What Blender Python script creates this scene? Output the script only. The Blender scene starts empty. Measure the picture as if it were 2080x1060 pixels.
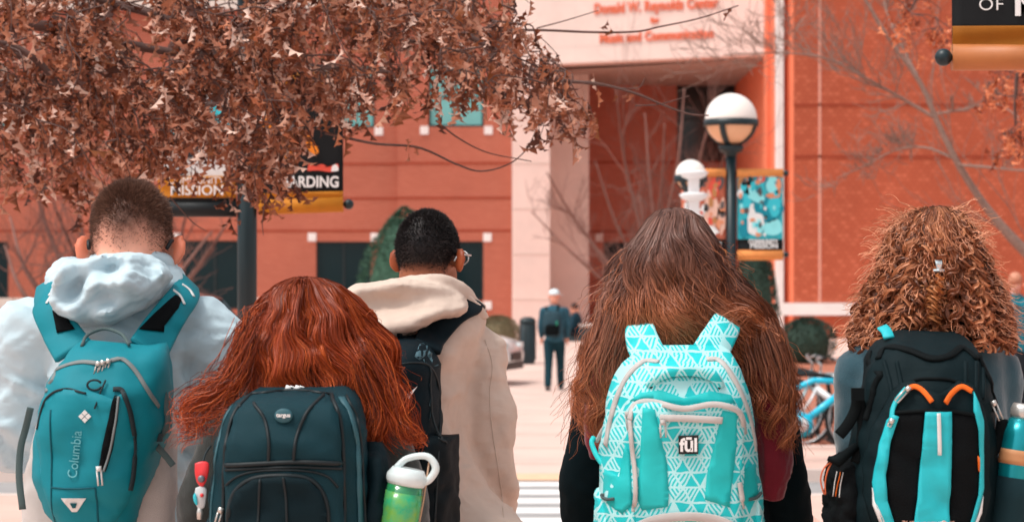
import bpy, bmesh, math, random
import numpy as np
from mathutils import Vector, Matrix, noise as mnoise
from mathutils.bvhtree import BVHTree
from mathutils.geometry import delaunay_2d_cdt

SC = bpy.context.scene
COL = SC.collection
R = math.radians
random.seed(7)
RNG = np.random.default_rng(11)

# ---------------------------------------------------------------- camera, sky, sun, exposure
FOC = 4911.0            # focal length in photograph pixels (85 mm on a 36 mm wide frame)
EYE = 1.6               # camera height; the horizon sits at row 600 of 1060
cam_d = bpy.data.cameras.new('camera'); cam = bpy.data.objects.new('camera', cam_d); COL.objects.link(cam)
cam.location = (0, 0, EYE); cam.rotation_euler = (R(90), 0, 0)
cam_d.lens = 85; cam_d.sensor_width = 36; cam_d.shift_y = 70/2080
cam_d.clip_start = 0.1; cam_d.clip_end = 2000
cam_d.dof.use_dof = True; cam_d.dof.focus_distance = 5.7; cam_d.dof.aperture_fstop = 7.6
SC.camera = cam
SUN_EL, SUN_AZ = 64, 242     # degrees; azimuth clockwise from +Y
w = bpy.data.worlds.new('World'); SC.world = w; w.use_nodes = True
nt = w.node_tree; bg = nt.nodes['Background']
sky = nt.nodes.new('ShaderNodeTexSky'); sky.sky_type = 'NISHITA'; sky.sun_disc = False
sky.sun_elevation = R(SUN_EL); sky.sun_rotation = R(SUN_AZ)
sky.air_density = 1.0; sky.dust_density = 3.0; sky.ozone_density = 1.0
hs = nt.nodes.new('ShaderNodeHueSaturation'); hs.inputs['Saturation'].default_value = 0.16
nt.links.new(sky.outputs[0], hs.inputs['Color']); nt.links.new(hs.outputs[0], bg.inputs[0])
bg.inputs[1].default_value = 0.15
sd = bpy.data.lights.new('sun', 'SUN'); sd.energy = 1.5; sd.angle = R(16); sd.color = (1.0, 0.95, 0.88)
so = bpy.data.objects.new('sun', sd); COL.objects.link(so)
_d = Vector((math.sin(R(SUN_AZ))*math.cos(R(SUN_EL)), math.cos(R(SUN_AZ))*math.cos(R(SUN_EL)), math.sin(R(SUN_EL))))
so.rotation_euler = _d.to_track_quat('Z', 'Y').to_euler(); so.location = (-6, -6, 12)
SC.view_settings.view_transform = 'Standard'; SC.view_settings.look = 'None'
SC.view_settings.gamma = 1.0; SC.view_settings.exposure = 0.40
SC.view_settings.use_curve_mapping = False
SC.render.resolution_x = 1024; SC.render.resolution_y = 521

# ---------------------------------------------------------------- helpers
def W(px, py, Y):
    return np.array(((px-1040)/FOC*Y, Y, EYE+(600-py)/FOC*Y))
def WX(px, Y): return (px-1040)/FOC*Y
def WZ(py, Y): return EYE+(600-py)/FOC*Y
def gz(Y):
    if Y <= 42: return 0.0
    t = min(1.0, (Y-42)/22.0)
    return 0.55*(t*t*(3-2*t)*0.35+t*0.65)
def sr(r, g, b, k=1.0):
    f = lambda c: ((c/255.0+0.055)/1.055)**2.4 if c/255.0 > 0.04045 else c/255.0/12.92
    return (f(r)*k, f(g)*k, f(b)*k, 1.0)

MATS = {}
def mat(name, col, rough=0.7, metal=0.0, var=0.0, vscale=8.0, bump=0.0, bscale=60.0, col2=None, spec=0.4,
        trans=0.0, sheen=0.0, attr=None, detail=4.0, stretch=None, coat=0.0, sss=0.0):
    if name in MATS: return MATS[name]
    m = bpy.data.materials.new(name); m.use_nodes = True
    n = m.node_tree.nodes; l = m.node_tree.links
    b = n['Principled BSDF']
    b.inputs['Base Color'].default_value = col; b.inputs['Roughness'].default_value = rough
    b.inputs['Metallic'].default_value = metal; b.inputs['Specular IOR Level'].default_value = spec
    b.inputs['Transmission Weight'].default_value = trans; b.inputs['Sheen Weight'].default_value = sheen
    b.inputs['Coat Weight'].default_value = coat
    if sss:
        b.inputs['Subsurface Weight'].default_value = sss
        b.inputs['Subsurface Radius'].default_value = (0.012, 0.004, 0.002); b.inputs['Subsurface Scale'].default_value = 1.0
    tc = n.new('ShaderNodeTexCoord'); vec = tc.outputs['Object']
    if stretch:
        mp = n.new('ShaderNodeMapping'); mp.inputs['Scale'].default_value = stretch
        l.new(vec, mp.inputs['Vector']); vec = mp.outputs[0]
    src = None
    if attr:
        a = n.new('ShaderNodeAttribute'); a.attribute_name = attr; src = a.outputs['Color']
    if var > 0:
        t = n.new('ShaderNodeTexNoise'); t.inputs['Scale'].default_value = vscale; t.inputs['Detail'].default_value = detail
        t.inputs['Roughness'].default_value = 0.6
        l.new(vec, t.inputs['Vector'])
        rmp = n.new('ShaderNodeMapRange'); rmp.inputs[1].default_value = 0.3; rmp.inputs[2].default_value = 0.7
        l.new(t.outputs['Fac'], rmp.inputs[0])
        mx = n.new('ShaderNodeMix'); mx.data_type = 'RGBA'
        l.new(rmp.outputs[0], mx.inputs[0])
        if attr:
            d = n.new('ShaderNodeMix'); d.data_type = 'RGBA'; d.blend_type = 'MULTIPLY'; d.inputs[0].default_value = 1
            mx.inputs[6].default_value = (1-var, 1-var, 1-var, 1); mx.inputs[7].default_value = (1+var, 1+var, 1+var, 1)
            l.new(src, d.inputs[6]); l.new(mx.outputs[2], d.inputs[7]); src = d.outputs[2]
        else:
            c2 = col2 or tuple(min(1, c*(1+var)) for c in col[:3])+(1,)
            mx.inputs[6].default_value = tuple(c*(1-var) for c in col[:3])+(1,) if not col2 else col
            mx.inputs[7].default_value = c2
            src = mx.outputs[2]
    if src is not None: l.new(src, b.inputs['Base Color'])
    if bump > 0:
        t2 = n.new('ShaderNodeTexNoise'); t2.inputs['Scale'].default_value = bscale; t2.inputs['Detail'].default_value = 5
        l.new(vec, t2.inputs['Vector'])
        bp = n.new('ShaderNodeBump'); bp.inputs['Strength'].default_value = bump; bp.inputs['Distance'].default_value = 0.01
        l.new(t2.outputs['Fac'], bp.inputs['Height']); l.new(bp.outputs[0], b.inputs['Normal'])
    MATS[name] = m
    return m

def fabric(name, col, rough=0.8, var=0.10, weave=0.25, wscale=900.0, sheen=0.0, fold=0.0, fscale=14.0, spec=0.25, mott=9.0):
    """woven cloth: uneven dye, fine weave relief and optional crease relief"""
    if name in MATS: return MATS[name]
    m = mat(name, col, rough, var=var, vscale=mott, spec=spec, sheen=sheen)
    n = m.node_tree.nodes; l = m.node_tree.links; b = n['Principled BSDF']
    tc = [x for x in n if x.type == 'TEX_COORD'][0]
    t = n.new('ShaderNodeTexNoise'); t.inputs['Scale'].default_value = wscale; t.inputs['Detail'].default_value = 2
    l.new(tc.outputs['Object'], t.inputs['Vector'])
    bp = n.new('ShaderNodeBump'); bp.inputs['Strength'].default_value = weave; bp.inputs['Distance'].default_value = 0.002
    l.new(t.outputs['Fac'], bp.inputs['Height']); last = bp
    if fold > 0:
        f = n.new('ShaderNodeTexNoise'); f.inputs['Scale'].default_value = fscale; f.inputs['Detail'].default_value = 4
        f.inputs['Distortion'].default_value = 1.2; f.noise_type = 'RIDGED_MULTIFRACTAL' if hasattr(f, 'noise_type') else f.noise_type
        l.new(tc.outputs['Object'], f.inputs['Vector'])
        bf = n.new('ShaderNodeBump'); bf.inputs['Strength'].default_value = fold; bf.inputs['Distance'].default_value = 0.01
        l.new(f.outputs['Fac'], bf.inputs['Height']); l.new(bf.outputs[0], bp.inputs['Normal'])
    l.new(bp.outputs[0], b.inputs['Normal'])
    return m

class MB:
    """collects vertices and faces of one mesh"""
    def __init__(s): s.v = []; s.f = []
    def add(s, v, f):
        o = len(s.v); s.v.extend([tuple(map(float, p)) for p in v]); s.f.extend([tuple(int(i)+o for i in q) for q in f]); return s
    def box(s, x0, x1, y0, y1, z0, z1):
        v = [(x0,y0,z0),(x1,y0,z0),(x1,y1,z0),(x0,y1,z0),(x0,y0,z1),(x1,y0,z1),(x1,y1,z1),(x0,y1,z1)]
        return s.add(v, [(0,3,2,1),(4,5,6,7),(0,1,5,4),(1,2,6,5),(2,3,7,6),(3,0,4,7)])
    def tube(s, path, r, n=6, cap=True):
        v, f = tube_vf(path, r, n, cap); return s.add(v, f)
    def loft(s, rings, cap=True):
        v, f = loft_vf(rings, cap); return s.add(v, f)
    def ball(s, c, r, nu=16, nv=10):
        rx, ry, rz = (r, r, r) if np.isscalar(r) else r
        rings = []
        for j in range(1, nv):
            t = math.pi*j/nv
            rings.append([(c[0]+rx*math.sin(t)*math.cos(a), c[1]+ry*math.sin(t)*math.sin(a), c[2]-rz*math.cos(t)) for a in np.linspace(0, 2*math.pi, nu, endpoint=False)])
        v = [p for q in rings for p in q]; f = []
        for j in range(nv-2):
            for i in range(nu):
                k = (i+1) % nu; f.append((j*nu+i, j*nu+k, (j+1)*nu+k, (j+1)*nu+i))
        b = len(v); v += [(c[0], c[1], c[2]-rz), (c[0], c[1], c[2]+rz)]
        for i in range(nu):
            k = (i+1) % nu; f.append((b, k, i)); f.append((b+1, (nv-2)*nu+i, (nv-2)*nu+k))
        return s.add(v, f)
    def build(s, name, m, parent=None, smooth=True):
        me = bpy.data.meshes.new(name); me.from_pydata(s.v, [], s.f)
        return link(name, me, m, parent, smooth)

def link(name, me, m, parent=None, smooth=True):
    if m is not None and not me.materials: me.materials.append(m)
    if smooth and len(me.polygons): me.polygons.foreach_set('use_smooth', np.ones(len(me.polygons), dtype=bool))
    me.update()
    o = bpy.data.objects.new(name, me); COL.objects.link(o)
    if parent is not None: put(o, parent)
    return o
def put(o, parent):
    M = Matrix.Identity(4); p = parent
    chain = []
    while p is not None: chain.append(p); p = p.parent
    for p in reversed(chain): M = M @ p.matrix_parent_inverse @ p.matrix_basis
    o.parent = parent; o.matrix_parent_inverse = M.inverted()
def thing(name, label, cat, loc=(0,0,0), rotz=0.0, group=None, parent=None):
    o = bpy.data.objects.new(name, None); COL.objects.link(o)
    o.location = loc; o.rotation_euler = (0, 0, rotz); o.empty_display_size = 0.1
    if parent is not None: o.parent = parent
    else: tag(o, label, cat, group)
    return o
def tag(o, label=None, cat=None, group=None, kind=None):
    if label: o['label'] = label
    if cat: o['category'] = cat
    if group: o['group'] = group
    if kind: o['kind'] = kind
    return o

def resample(path, n):
    p = np.array(path, float); d = np.r_[0, np.cumsum(np.linalg.norm(np.diff(p, axis=0), axis=1))]
    t = np.linspace(0, d[-1], n); return np.stack([np.interp(t, d, p[:, k]) for k in range(p.shape[1])], 1)
def spline(path, n=24):
    """Catmull-Rom through the points"""
    p = np.array(path, float)
    if len(p) < 3: return resample(p, n)
    q = np.vstack([2*p[0]-p[1], p, 2*p[-1]-p[-2]]); out = []
    m = len(p)-1
    for t in np.linspace(0, m-1e-9, n):
        i = int(t); u = t-i; a, b, c, d = q[i], q[i+1], q[i+2], q[i+3]
        out.append(0.5*((2*b)+(-a+c)*u+(2*a-5*b+4*c-d)*u*u+(-a+3*b-3*c+d)*u**3))
    return np.array(out)
def frames(p):
    t = np.gradient(p, axis=0); t /= np.linalg.norm(t, axis=1)[:, None]+1e-12
    up = np.array((0, 0, 1.0)) if abs(t[0][2]) < 0.9 else np.array((0, 1.0, 0))
    u = np.cross(t[0], up); u /= np.linalg.norm(u); U = []; 
    for k in range(len(p)):
        u = u-t[k]*np.dot(u, t[k]); u /= np.linalg.norm(u)+1e-12; U.append(u)
    U = np.array(U); return t, U, np.cross(t, U)
def tube_vf(path, r, n=6, cap=True):
    p = np.array(path, float); k = len(p)
    r = np.full(k, r) if np.isscalar(r) else np.interp(np.linspace(0, 1, k), np.linspace(0, 1, len(r)), r)
    t, U, V = frames(p); a = np.arange(n)*2*math.pi/n
    v = (p[:, None]+r[:, None, None]*(np.cos(a)[None, :, None]*U[:, None]+np.sin(a)[None, :, None]*V[:, None])).reshape(-1, 3)
    f = [(j*n+i, j*n+(i+1) % n, (j+1)*n+(i+1) % n, (j+1)*n+i) for j in range(k-1) for i in range(n)]
    if cap: f += [tuple(range(n))[::-1], tuple((k-1)*n+i for i in range(n))]
    return v, f
def loft_vf(rings, cap=True):
    n = len(rings[0]); v = [p for q in rings for p in q]; k = len(rings)
    f = [(j*n+i, j*n+(i+1) % n, (j+1)*n+(i+1) % n, (j+1)*n+i) for j in range(k-1) for i in range(n)]
    if cap: f += [tuple(range(n))[::-1], tuple((k-1)*n+i for i in range(n))]
    return v, f
def sring(cx, cy, z, rx, ry, n=28, e=2.4):
    out = []
    for a in np.arange(n)*2*math.pi/n:
        c, s_ = math.cos(a), math.sin(a)
        out.append((cx+rx*math.copysign(abs(c)**(2/e), c), cy+ry*math.copysign(abs(s_)**(2/e), s_), z))
    return out
def strapv(path, nrm, width, th):
    """flat band along path; nrm = outward normals"""
    p = np.array(path, float); t = np.gradient(p, axis=0); t /= np.linalg.norm(t, axis=1)[:, None]
    nrm = np.array(nrm, float)
    if nrm.ndim == 1: nrm = np.repeat(nrm[None], len(p), 0)
    nrm = nrm-t*np.sum(t*nrm, 1)[:, None]; nrm /= np.linalg.norm(nrm, axis=1)[:, None]+1e-9
    s = np.cross(t, nrm); w_ = np.full(len(p), width) if np.isscalar(width) else np.interp(np.linspace(0, 1, len(p)), np.linspace(0, 1, len(width)), width)
    rings = []
    for k in range(len(p)):
        a = s[k]*w_[k]/2; b = nrm[k]*th/2
        rings.append([p[k]-a*0.86-b, p[k]+a*0.86-b, p[k]+a-b*0.3, p[k]+a+b*0.3, p[k]+a*0.86+b, p[k]-a*0.86+b, p[k]-a+b*0.3, p[k]-a-b*0.3])
    return rings
def perlin(P, seed=0):
    """gradient noise on an (n,3) array"""
    rg = np.random.default_rng(seed); perm = rg.permutation(256); perm = np.r_[perm, perm, perm]
    g = rg.normal(size=(256, 3)); g /= np.linalg.norm(g, axis=1)[:, None]
    i = np.floor(P).astype(int); f = P-i; i &= 255
    u = f*f*f*(f*(f*6-15)+10); out = 0
    for dx in (0, 1):
        for dy in (0, 1):
            for dz in (0, 1):
                h = perm[perm[perm[i[:, 0]+dx]+i[:, 1]+dy]+i[:, 2]+dz]
                d = np.sum(g[h]*(f-np.array((dx, dy, dz))), 1)
                wx = u[:, 0] if dx else 1-u[:, 0]; wy = u[:, 1] if dy else 1-u[:, 1]; wz = u[:, 2] if dz else 1-u[:, 2]
                out = out+d*wx*wy*wz
    return out
def mverts(me):
    a = np.empty(len(me.vertices)*3); me.vertices.foreach_get('co', a); return a.reshape(-1, 3)
def mnormals(me):
    a = np.empty(len(me.vertices)*3); me.vertices.foreach_get('normal', a); return a.reshape(-1, 3)
def setverts(me, a): me.vertices.foreach_set('co', a.ravel()); me.update()
def fuse(mb, voxel=0.008, smooth=4, fac=0.5):
    """union of overlapping closed shapes into one continuous skin"""
    me = bpy.data.meshes.new('tmp'); me.from_pydata(mb.v, [], mb.f); o = bpy.data.objects.new('tmp', me); COL.objects.link(o)
    r = o.modifiers.new('r', 'REMESH'); r.mode = 'VOXEL'; r.voxel_size = voxel
    s = o.modifiers.new('s', 'SMOOTH'); s.iterations = smooth; s.factor = fac
    dg = bpy.context.evaluated_depsgraph_get(); out = bpy.data.meshes.new_from_object(o.evaluated_get(dg))
    bpy.data.objects.remove(o); bpy.data.meshes.remove(me); return out
def bvh_of(*objs):
    v, f = [], []
    for o in objs:
        me = o.data; a = mverts(me); b = len(v); v.extend(map(tuple, a)); f.extend([tuple(i+b for i in p.vertices) for p in me.polygons])
    return BVHTree.FromPolygons(v, f)
def cast(bvh, p, d=(0, 1, 0), back=1.0, off=0.0, default=None):
    d = Vector(d).normalized(); o = Vector(p)-d*back
    h, n, i, dist = bvh.ray_cast(o, d)
    if h is None:
        q, n2, i2, dd = bvh.find_nearest(Vector(p))
        return np.array(q)-np.array(d)*off, -np.array(d)
    return np.array(h)-np.array(d)*off, np.array(n)
def smoothline(path2, n, closed=False): return spline(path2, n)
def patch(poly, Y, bvh, name, m, parent, off=0.004, grid=0.02, px=True, d=(0, 1, 0), th=None, smooth=True):
    """panel sewn on a surface: outline in photograph pixels at depth Y (or local x,z metres), laid on what it covers"""
    pts = [(W(a, b, Y)[0], W(a, b, Y)[2]) for a, b in poly] if px else [tuple(p) for p in poly]
    P = np.array([np.array(pts[i])+(np.array(pts[(i+1) % len(pts)])-np.array(pts[i]))*j/m_ for i in range(len(pts)) for m_ in [max(1, round(math.dist(pts[i], pts[(i+1) % len(pts)])/grid))] for j in range(m_)])
    n = len(P); xs = np.arange(P[:, 0].min(), P[:, 0].max(), grid); zs = np.arange(P[:, 1].min(), P[:, 1].max(), grid)
    pv = [Vector(p) for p in P]+[Vector((x, z)) for x in xs[1:] for z in zs[1:] if inside(x, z, P, grid*0.4)]
    r = delaunay_2d_cdt(pv, [(i, (i+1) % n) for i in range(n)], [], 1, 1e-6)
    mb = MB(); vv = []
    for q in r[0]:
        h, nn = cast(bvh, (q[0], Y, q[1]), d, 1.0, off); vv.append(h)
    if not vv: return None
    k = len(vv); vb = [v+np.array(d)*(off+0.002) for v in vv]
    # outline edges of the triangulation close the rim
    fs = [tuple(f) if True else f for f in r[2]]; ed = {}
    for f in fs:
        for a, b in zip(f, f[1:]+f[:1]): ed[(a, b)] = 1
    side = [(b, a, a+k, b+k) for (a, b) in ed if (b, a) not in ed]
    mb.add(vv+vb, fs+[tuple(i+k for i in f[::-1]) for f in fs]+side)
    return mb.build(name, m, parent, smooth)
def inside(x, z, P, margin=0.0):
    n = len(P); c = False; j = n-1
    for i in range(n):
        if (P[i][1] > z) != (P[j][1] > z) and x < (P[j][0]-P[i][0])*(z-P[i][1])/(P[j][1]-P[i][1])+P[i][0]: c = not c
        j = i
    if c and margin: 
        return np.min(np.hypot(P[:, 0]-x, P[:, 1]-z)) > margin if isinstance(P, np.ndarray) else c
    return c
def cordline(path, Y, bvh, name, m, parent, r=0.003, off=0.001, n=40, d=(0, 1, 0), sides=6, px=True, curve=True):
    """zip, seam or piping laid along a surface, path in photograph pixels"""
    p = spline(path, n) if curve else resample(path, n); out = []
    for a in p:
        q = W(a[0], a[1], Y) if px else (a[0], Y, a[1])
        h, nn = cast(bvh, q, d, 1.0, off); out.append(h)
    out = np.array(out)
    for _ in range(2): out[1:-1] = (out[:-2]+2*out[1:-1]+out[2:])/4
    mb = MB(); mb.tube(out, r, sides); return mb.build(name, m, parent)
def bandline(path, Y, bvh, name, m, parent, width=0.012, th=0.004, off=0.002, n=40, d=(0, 1, 0), curve=True):
    p = spline(path, n) if curve else resample(path, n); out = []; nn_ = []
    for a in p:
        h, nn = cast(bvh, W(a[0], a[1], Y), d, 1.0, off); out.append(h); nn_.append(nn if np.dot(nn, d) < 0 else -nn)
    out = np.array(out)
    for _ in range(2): out[1:-1] = (out[:-2]+2*out[1:-1]+out[2:])/4
    mb = MB(); mb.loft(strapv(out, np.array(nn_), width, th)); return mb.build(name, m, parent)
def text_mesh(txt, size, align='CENTER', shear=0.0, offset=0.0, ext=0.0, spacing=1.0):
    c = bpy.data.curves.new('t', 'FONT'); c.body = txt; c.size = size; c.align_x = align; c.align_y = 'CENTER'
    c.shear = shear; c.offset = offset; c.extrude = ext; c.space_character = spacing; c.resolution_u = 4
    o = bpy.data.objects.new('t', c); COL.objects.link(o); dg = bpy.context.evaluated_depsgraph_get()
    me = bpy.data.meshes.new_from_object(o.evaluated_get(dg)); bpy.data.objects.remove(o); bpy.data.curves.remove(c); return me
def lettering(txt, size, at, name, m, parent, rot=0.0, bvh=None, off=0.004, normal_rotz=0.0, align='CENTER', offset=0.0, ext=0.002, spacing=1.0, wide=1.0, shear=0.0):
    """raised or printed words; at = centre, rot = turn in the plane facing the camera"""
    me = text_mesh(txt, size, align, shear, offset, ext, spacing); a = mverts(me)
    a[:, 0] *= wide
    c, s_ = math.cos(rot), math.sin(rot); x = a[:, 0]*c-a[:, 1]*s_; z = a[:, 0]*s_+a[:, 1]*c; y = -a[:, 2]
    cz, sz = math.cos(normal_rotz), math.sin(normal_rotz)
    b = np.stack([x*cz-y*sz, x*sz+y*cz, z], 1)+np.array(at)
    if bvh is not None:
        for k in range(len(b)):
            h, nn = cast(bvh, (b[k][0], at[1], b[k][2]), (0, 1, 0), 1.0, off); b[k][1] = h[1]+y[k]
    setverts(me, b); return link(name, me, m, parent, False)
# ---------------------------------------------------------------- materials of the place
def brick_mat(name, c1, c2, mortar, bw=0.205, bh=0.068, along='x', mort=.008):
    m = mat(name, c1, 0.85); n = m.node_tree.nodes; l = m.node_tree.links; b = n['Principled BSDF']
    tc = [x for x in n if x.type == 'TEX_COORD'][0]
    sx = n.new('ShaderNodeSeparateXYZ'); l.new(tc.outputs['Object'], sx.inputs[0])
    cx = n.new('ShaderNodeCombineXYZ'); l.new(sx.outputs[0 if along == 'x' else 1], cx.inputs[0]); l.new(sx.outputs[2], cx.inputs[1])
    bt = n.new('ShaderNodeTexBrick'); bt.inputs['Scale'].default_value = 1.0; bt.inputs['Brick Width'].default_value = bw
    bt.inputs['Row Height'].default_value = bh; bt.inputs['Mortar Size'].default_value = mort; bt.inputs['Mortar Smooth'].default_value = 0.2
    bt.inputs['Color1'].default_value = c1; bt.inputs['Color2'].default_value = c2; bt.inputs['Mortar'].default_value = mortar; bt.inputs['Bias'].default_value = -0.45
    l.new(cx.outputs[0], bt.inputs['Vector'])
    ns = n.new('ShaderNodeTexNoise'); ns.inputs['Scale'].default_value = 0.6; ns.inputs['Detail'].default_value = 5; l.new(tc.outputs['Object'], ns.inputs['Vector'])
    mr = n.new('ShaderNodeMapRange'); mr.inputs[1].default_value = 0.3; mr.inputs[2].default_value = 0.7; mr.inputs[3].default_value = 0.92; mr.inputs[4].default_value = 1.06
    l.new(ns.outputs['Fac'], mr.inputs[0])
    mx = n.new('ShaderNodeMix'); mx.data_type = 'RGBA'; mx.blend_type = 'MULTIPLY'; mx.inputs[0].default_value = 1
    l.new(bt.outputs['Color'], mx.inputs[6]); l.new(mr.outputs[0], mx.inputs[7]); l.new(mx.outputs[2], b.inputs['Base Color'])
    bp = n.new('ShaderNodeBump'); bp.inputs['Strength'].default_value = 0.6; bp.inputs['Distance'].default_value = 0.01; bp.invert = True
    l.new(bt.outputs['Fac'], bp.inputs['Height']); l.new(bp.outputs[0], b.inputs['Normal'])
    return m
M_BRICK = brick_mat('red_brick', sr(180, 96, 74), sr(192, 108, 86), sr(206, 132, 110))
M_BRICK_R = brick_mat('orange_brick', sr(190, 94, 64), sr(222, 124, 92), sr(178, 84, 58), bw=0.165, bh=0.11, mort=.014)
M_BRICK_D = brick_mat('entrance_brick', sr(190, 112, 92), sr(204, 126, 106), sr(206, 142, 122))
M_BRICKW = mat('plain_brick_edge', sr(240, 132, 96), 0.85, var=0.08, vscale=2)
M_COURSE = mat('dark_brick_course', sr(160, 68, 44), 0.85, var=0.1, vscale=3)
M_CONC = mat('pink_concrete', sr(240, 216, 206), 0.8, var=0.06, vscale=1.2, bump=0.15, bscale=30)
M_CONC_G = mat('grey_concrete', sr(222, 210, 202), 0.8, var=0.06, vscale=1.2, bump=0.15, bscale=30)
M_STONE = mat('white_stone', sr(245, 238, 234), 0.7, var=0.05, vscale=3)
M_BAND = mat('white_stone_band', sr(236, 222, 212), 0.7, var=0.07, vscale=2)
M_LET = mat('terracotta_letters', sr(232, 120, 86), 0.6)
M_GLASS = mat('dark_window_glass', sr(20, 40, 44), 0.08, spec=0.55)
M_GLASS_T = mat('teal_window_glass', sr(120, 190, 188), 0.12, spec=0.6, var=0.10, vscale=0.8)
M_GLASS_D = mat('shaded_entrance_glass', sr(40, 44, 46), 0.10, spec=0.5)
M_FRAME = mat('dark_window_frame', sr(28, 40, 42), 0.5)
M_SOFFIT = mat('soffit_panel', sr(186, 168, 158), 0.8, var=0.05)
M_PATH = mat('pink_concrete_walk', sr(218, 188, 176), 0.85, var=0.10, vscale=0.7, bump=0.15, bscale=40)
M_WALK = mat('kerbside_concrete', sr(218, 182, 168), 0.85, var=0.10, vscale=0.9, bump=0.15, bscale=40)
M_KERB = mat('kerb_stone', sr(228, 206, 196), 0.8, var=0.06, vscale=3)
M_ROAD = mat('pale_worn_asphalt', sr(160, 156, 155), 0.9, var=0.08, vscale=3, bump=0.3, bscale=120)
M_MULCH = mat('bark_mulch', sr(176, 108, 84), 0.95, var=0.5, vscale=26, bump=0.9, bscale=50)
M_SOIL = mat('leaf_strewn_lawn', sr(150, 112, 88), 0.95, var=0.3, vscale=10, bump=0.6, bscale=30)
M_PAINT = mat('white_road_paint', sr(240, 236, 234), 0.7, var=0.05, vscale=6)
M_TACT = mat('tactile_yellow', sr(234, 190, 156), 0.8, var=0.08, vscale=8)
M_PAVE = mat('brick_paver', sr(232, 150, 120), 0.85, var=0.12, vscale=6)
M_POLE = mat('dark_green_paint', sr(11, 36, 42), 0.42, spec=0.5, var=0.12, vscale=5)
M_BARK = mat('grey_bark', sr(150, 120, 108), 0.9, var=0.2, vscale=30, bump=0.6, bscale=80)
M_TWIG = mat('brown_twig_bark', sr(96, 72, 66), 0.9, var=0.2, vscale=40)
M_TWIG2 = mat('reddish_twig_bark', sr(132, 92, 82), 0.9, var=0.2, vscale=20)

# ---------------------------------------------------------------- ground sheets
def sheet(name, x0, x1, y0, y1, m, dz=0.0, ny=None, skew=0.0, kind='structure'):
    """ground sheet following the rise of the land; skew moves x with y"""
    ny = ny or max(2, int((y1-y0)/1.5)); ny = min(ny, 400); mb = MB(); ys = np.linspace(y0, y1, ny); nx = 9
    v = [(x0+(x1-x0)*i/(nx-1)+skew*(y-y0), y, gz(y)+dz) for y in ys for i in range(nx)]
    f = [(j*nx+i, j*nx+i+1, (j+1)*nx+i+1, (j+1)*nx+i) for j in range(ny-1) for i in range(nx-1)]
    mb.add(v, f); o = mb.build(name, m, None, False)
    return tag(o, kind=kind)
sheet('ground', -400, 400, -60, 700, M_SOIL, -0.012, 380)
sheet('plaza_pavement', -14, 14, -20, 16.6, M_WALK, 0.0, 20)
sheet('road', -60, 60, 16.6, 20.85, M_ROAD, -0.006, 6)
def kerb(name, x0, x1, y0, y1, h):
    mb = MB(); mb.box(x0, x1, y0, y1, -0.1, h); o = mb.build(name, M_KERB, None, False); return tag(o, kind='structure')
for nm, a, b in (('pavement_corner', -40, -2.9), ('pavement_corner', 2.05, 40)):
    mb = MB(); mb.box(a, b, 14.0, 18.15, -0.08, 0.1); o = mb.build(nm, M_WALK, None, False); tag(o, kind='structure')
    mb = MB(); mb.box(a-0.0, b, 18.152, 18.3, -0.08, 0.104); o = mb.build('kerb', M_KERB, None, False); tag(o, kind='structure')
# far side: kerb, pavement strip, second kerb line and planting beds beside the walk
for a, b in ((-40, -1.35), (1.75, 40)):
    kerb('kerb', a, b, 20.85, 21.0, 0.10)
    mb = MB(); mb.box(a, b, 21.002, 23.6, -0.08, 0.096); o = mb.build('pavement', M_WALK, None, False); tag(o, kind='structure')
    kerb('kerb', a, b, 23.602, 23.76, 0.13)
sheet('tactile_strip', -1.3, 1.7, 20.9, 21.7, M_TACT, 0.006, 3)
sheet('walkway', -1.35, 1.75, 20.85, 52, M_PATH, 0.0, 30, skew=0.026)
sheet('entrance_forecourt', -14, 14, 52, 74, M_PATH, 0.0, 18)
sheet('planting_bed', 1.95, 14, 23.77, 52, M_MULCH, 0.02, 30, skew=0.026)
sheet('parking_lot', -40, -2.2, 29, 52, M_ROAD, 0.002, 20)
sheet('paved_verge', -2.2, -1.37, 23.77, 51.9, M_PAVE, 0.004, 24, skew=0.026)
# expansion joints of the walk: shallow tooled lines
mb = MB()
for y in np.arange(23, 51.5, 2.4):
    x0 = -1.35+0.026*(y-20.85); mb.box(x0, x0+3.1, y, y+0.03, gz(y)-0.01, gz(y)+0.003)
o = mb.build('walkway_joint', mat('joint_filler', sr(214, 178, 164), 0.9), None, False); tag(o, kind='structure')
for k in range(5):
    y0 = 17.0+k*0.84; mb = MB(); mb.box(-2.6, 1.9, y0, y0+0.43, -0.02, 0.0); o = mb.build('crossing_stripe', M_PAINT, None, False); tag(o, kind='structure')

# scattered bark pieces and leaf litter in the bed
mb = MB(); rr = random.Random(4)
for _ in range(2600):
    y = rr.uniform(23.8, 34); x = rr.uniform(2.0, 7.5)+0.026*(y-23.8); L = rr.uniform(0.02, 0.07); a = rr.uniform(0, 6.28); h = rr.uniform(0.01, 0.03)
    c, s_ = math.cos(a)*L, math.sin(a)*L; z = 0.02
    mb.add([(x-c, y-s_, z), (x+s_*0.4, y-c*0.4, z), (x+c, y+s_, z+h*0.6), (x-s_*0.4, y+c*0.4, z+h), (x, y, z+h)], [(0,1,4),(1,2,4),(2,3,4),(3,0,4)])
o = mb.build('bark_chips', mat('bark_chip', sr(140, 84, 66), 0.9, var=0.4, vscale=9), None, False); tag(o, 'loose bark chips covering the bed beneath the bicycles', 'mulch', kind='stuff')

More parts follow.
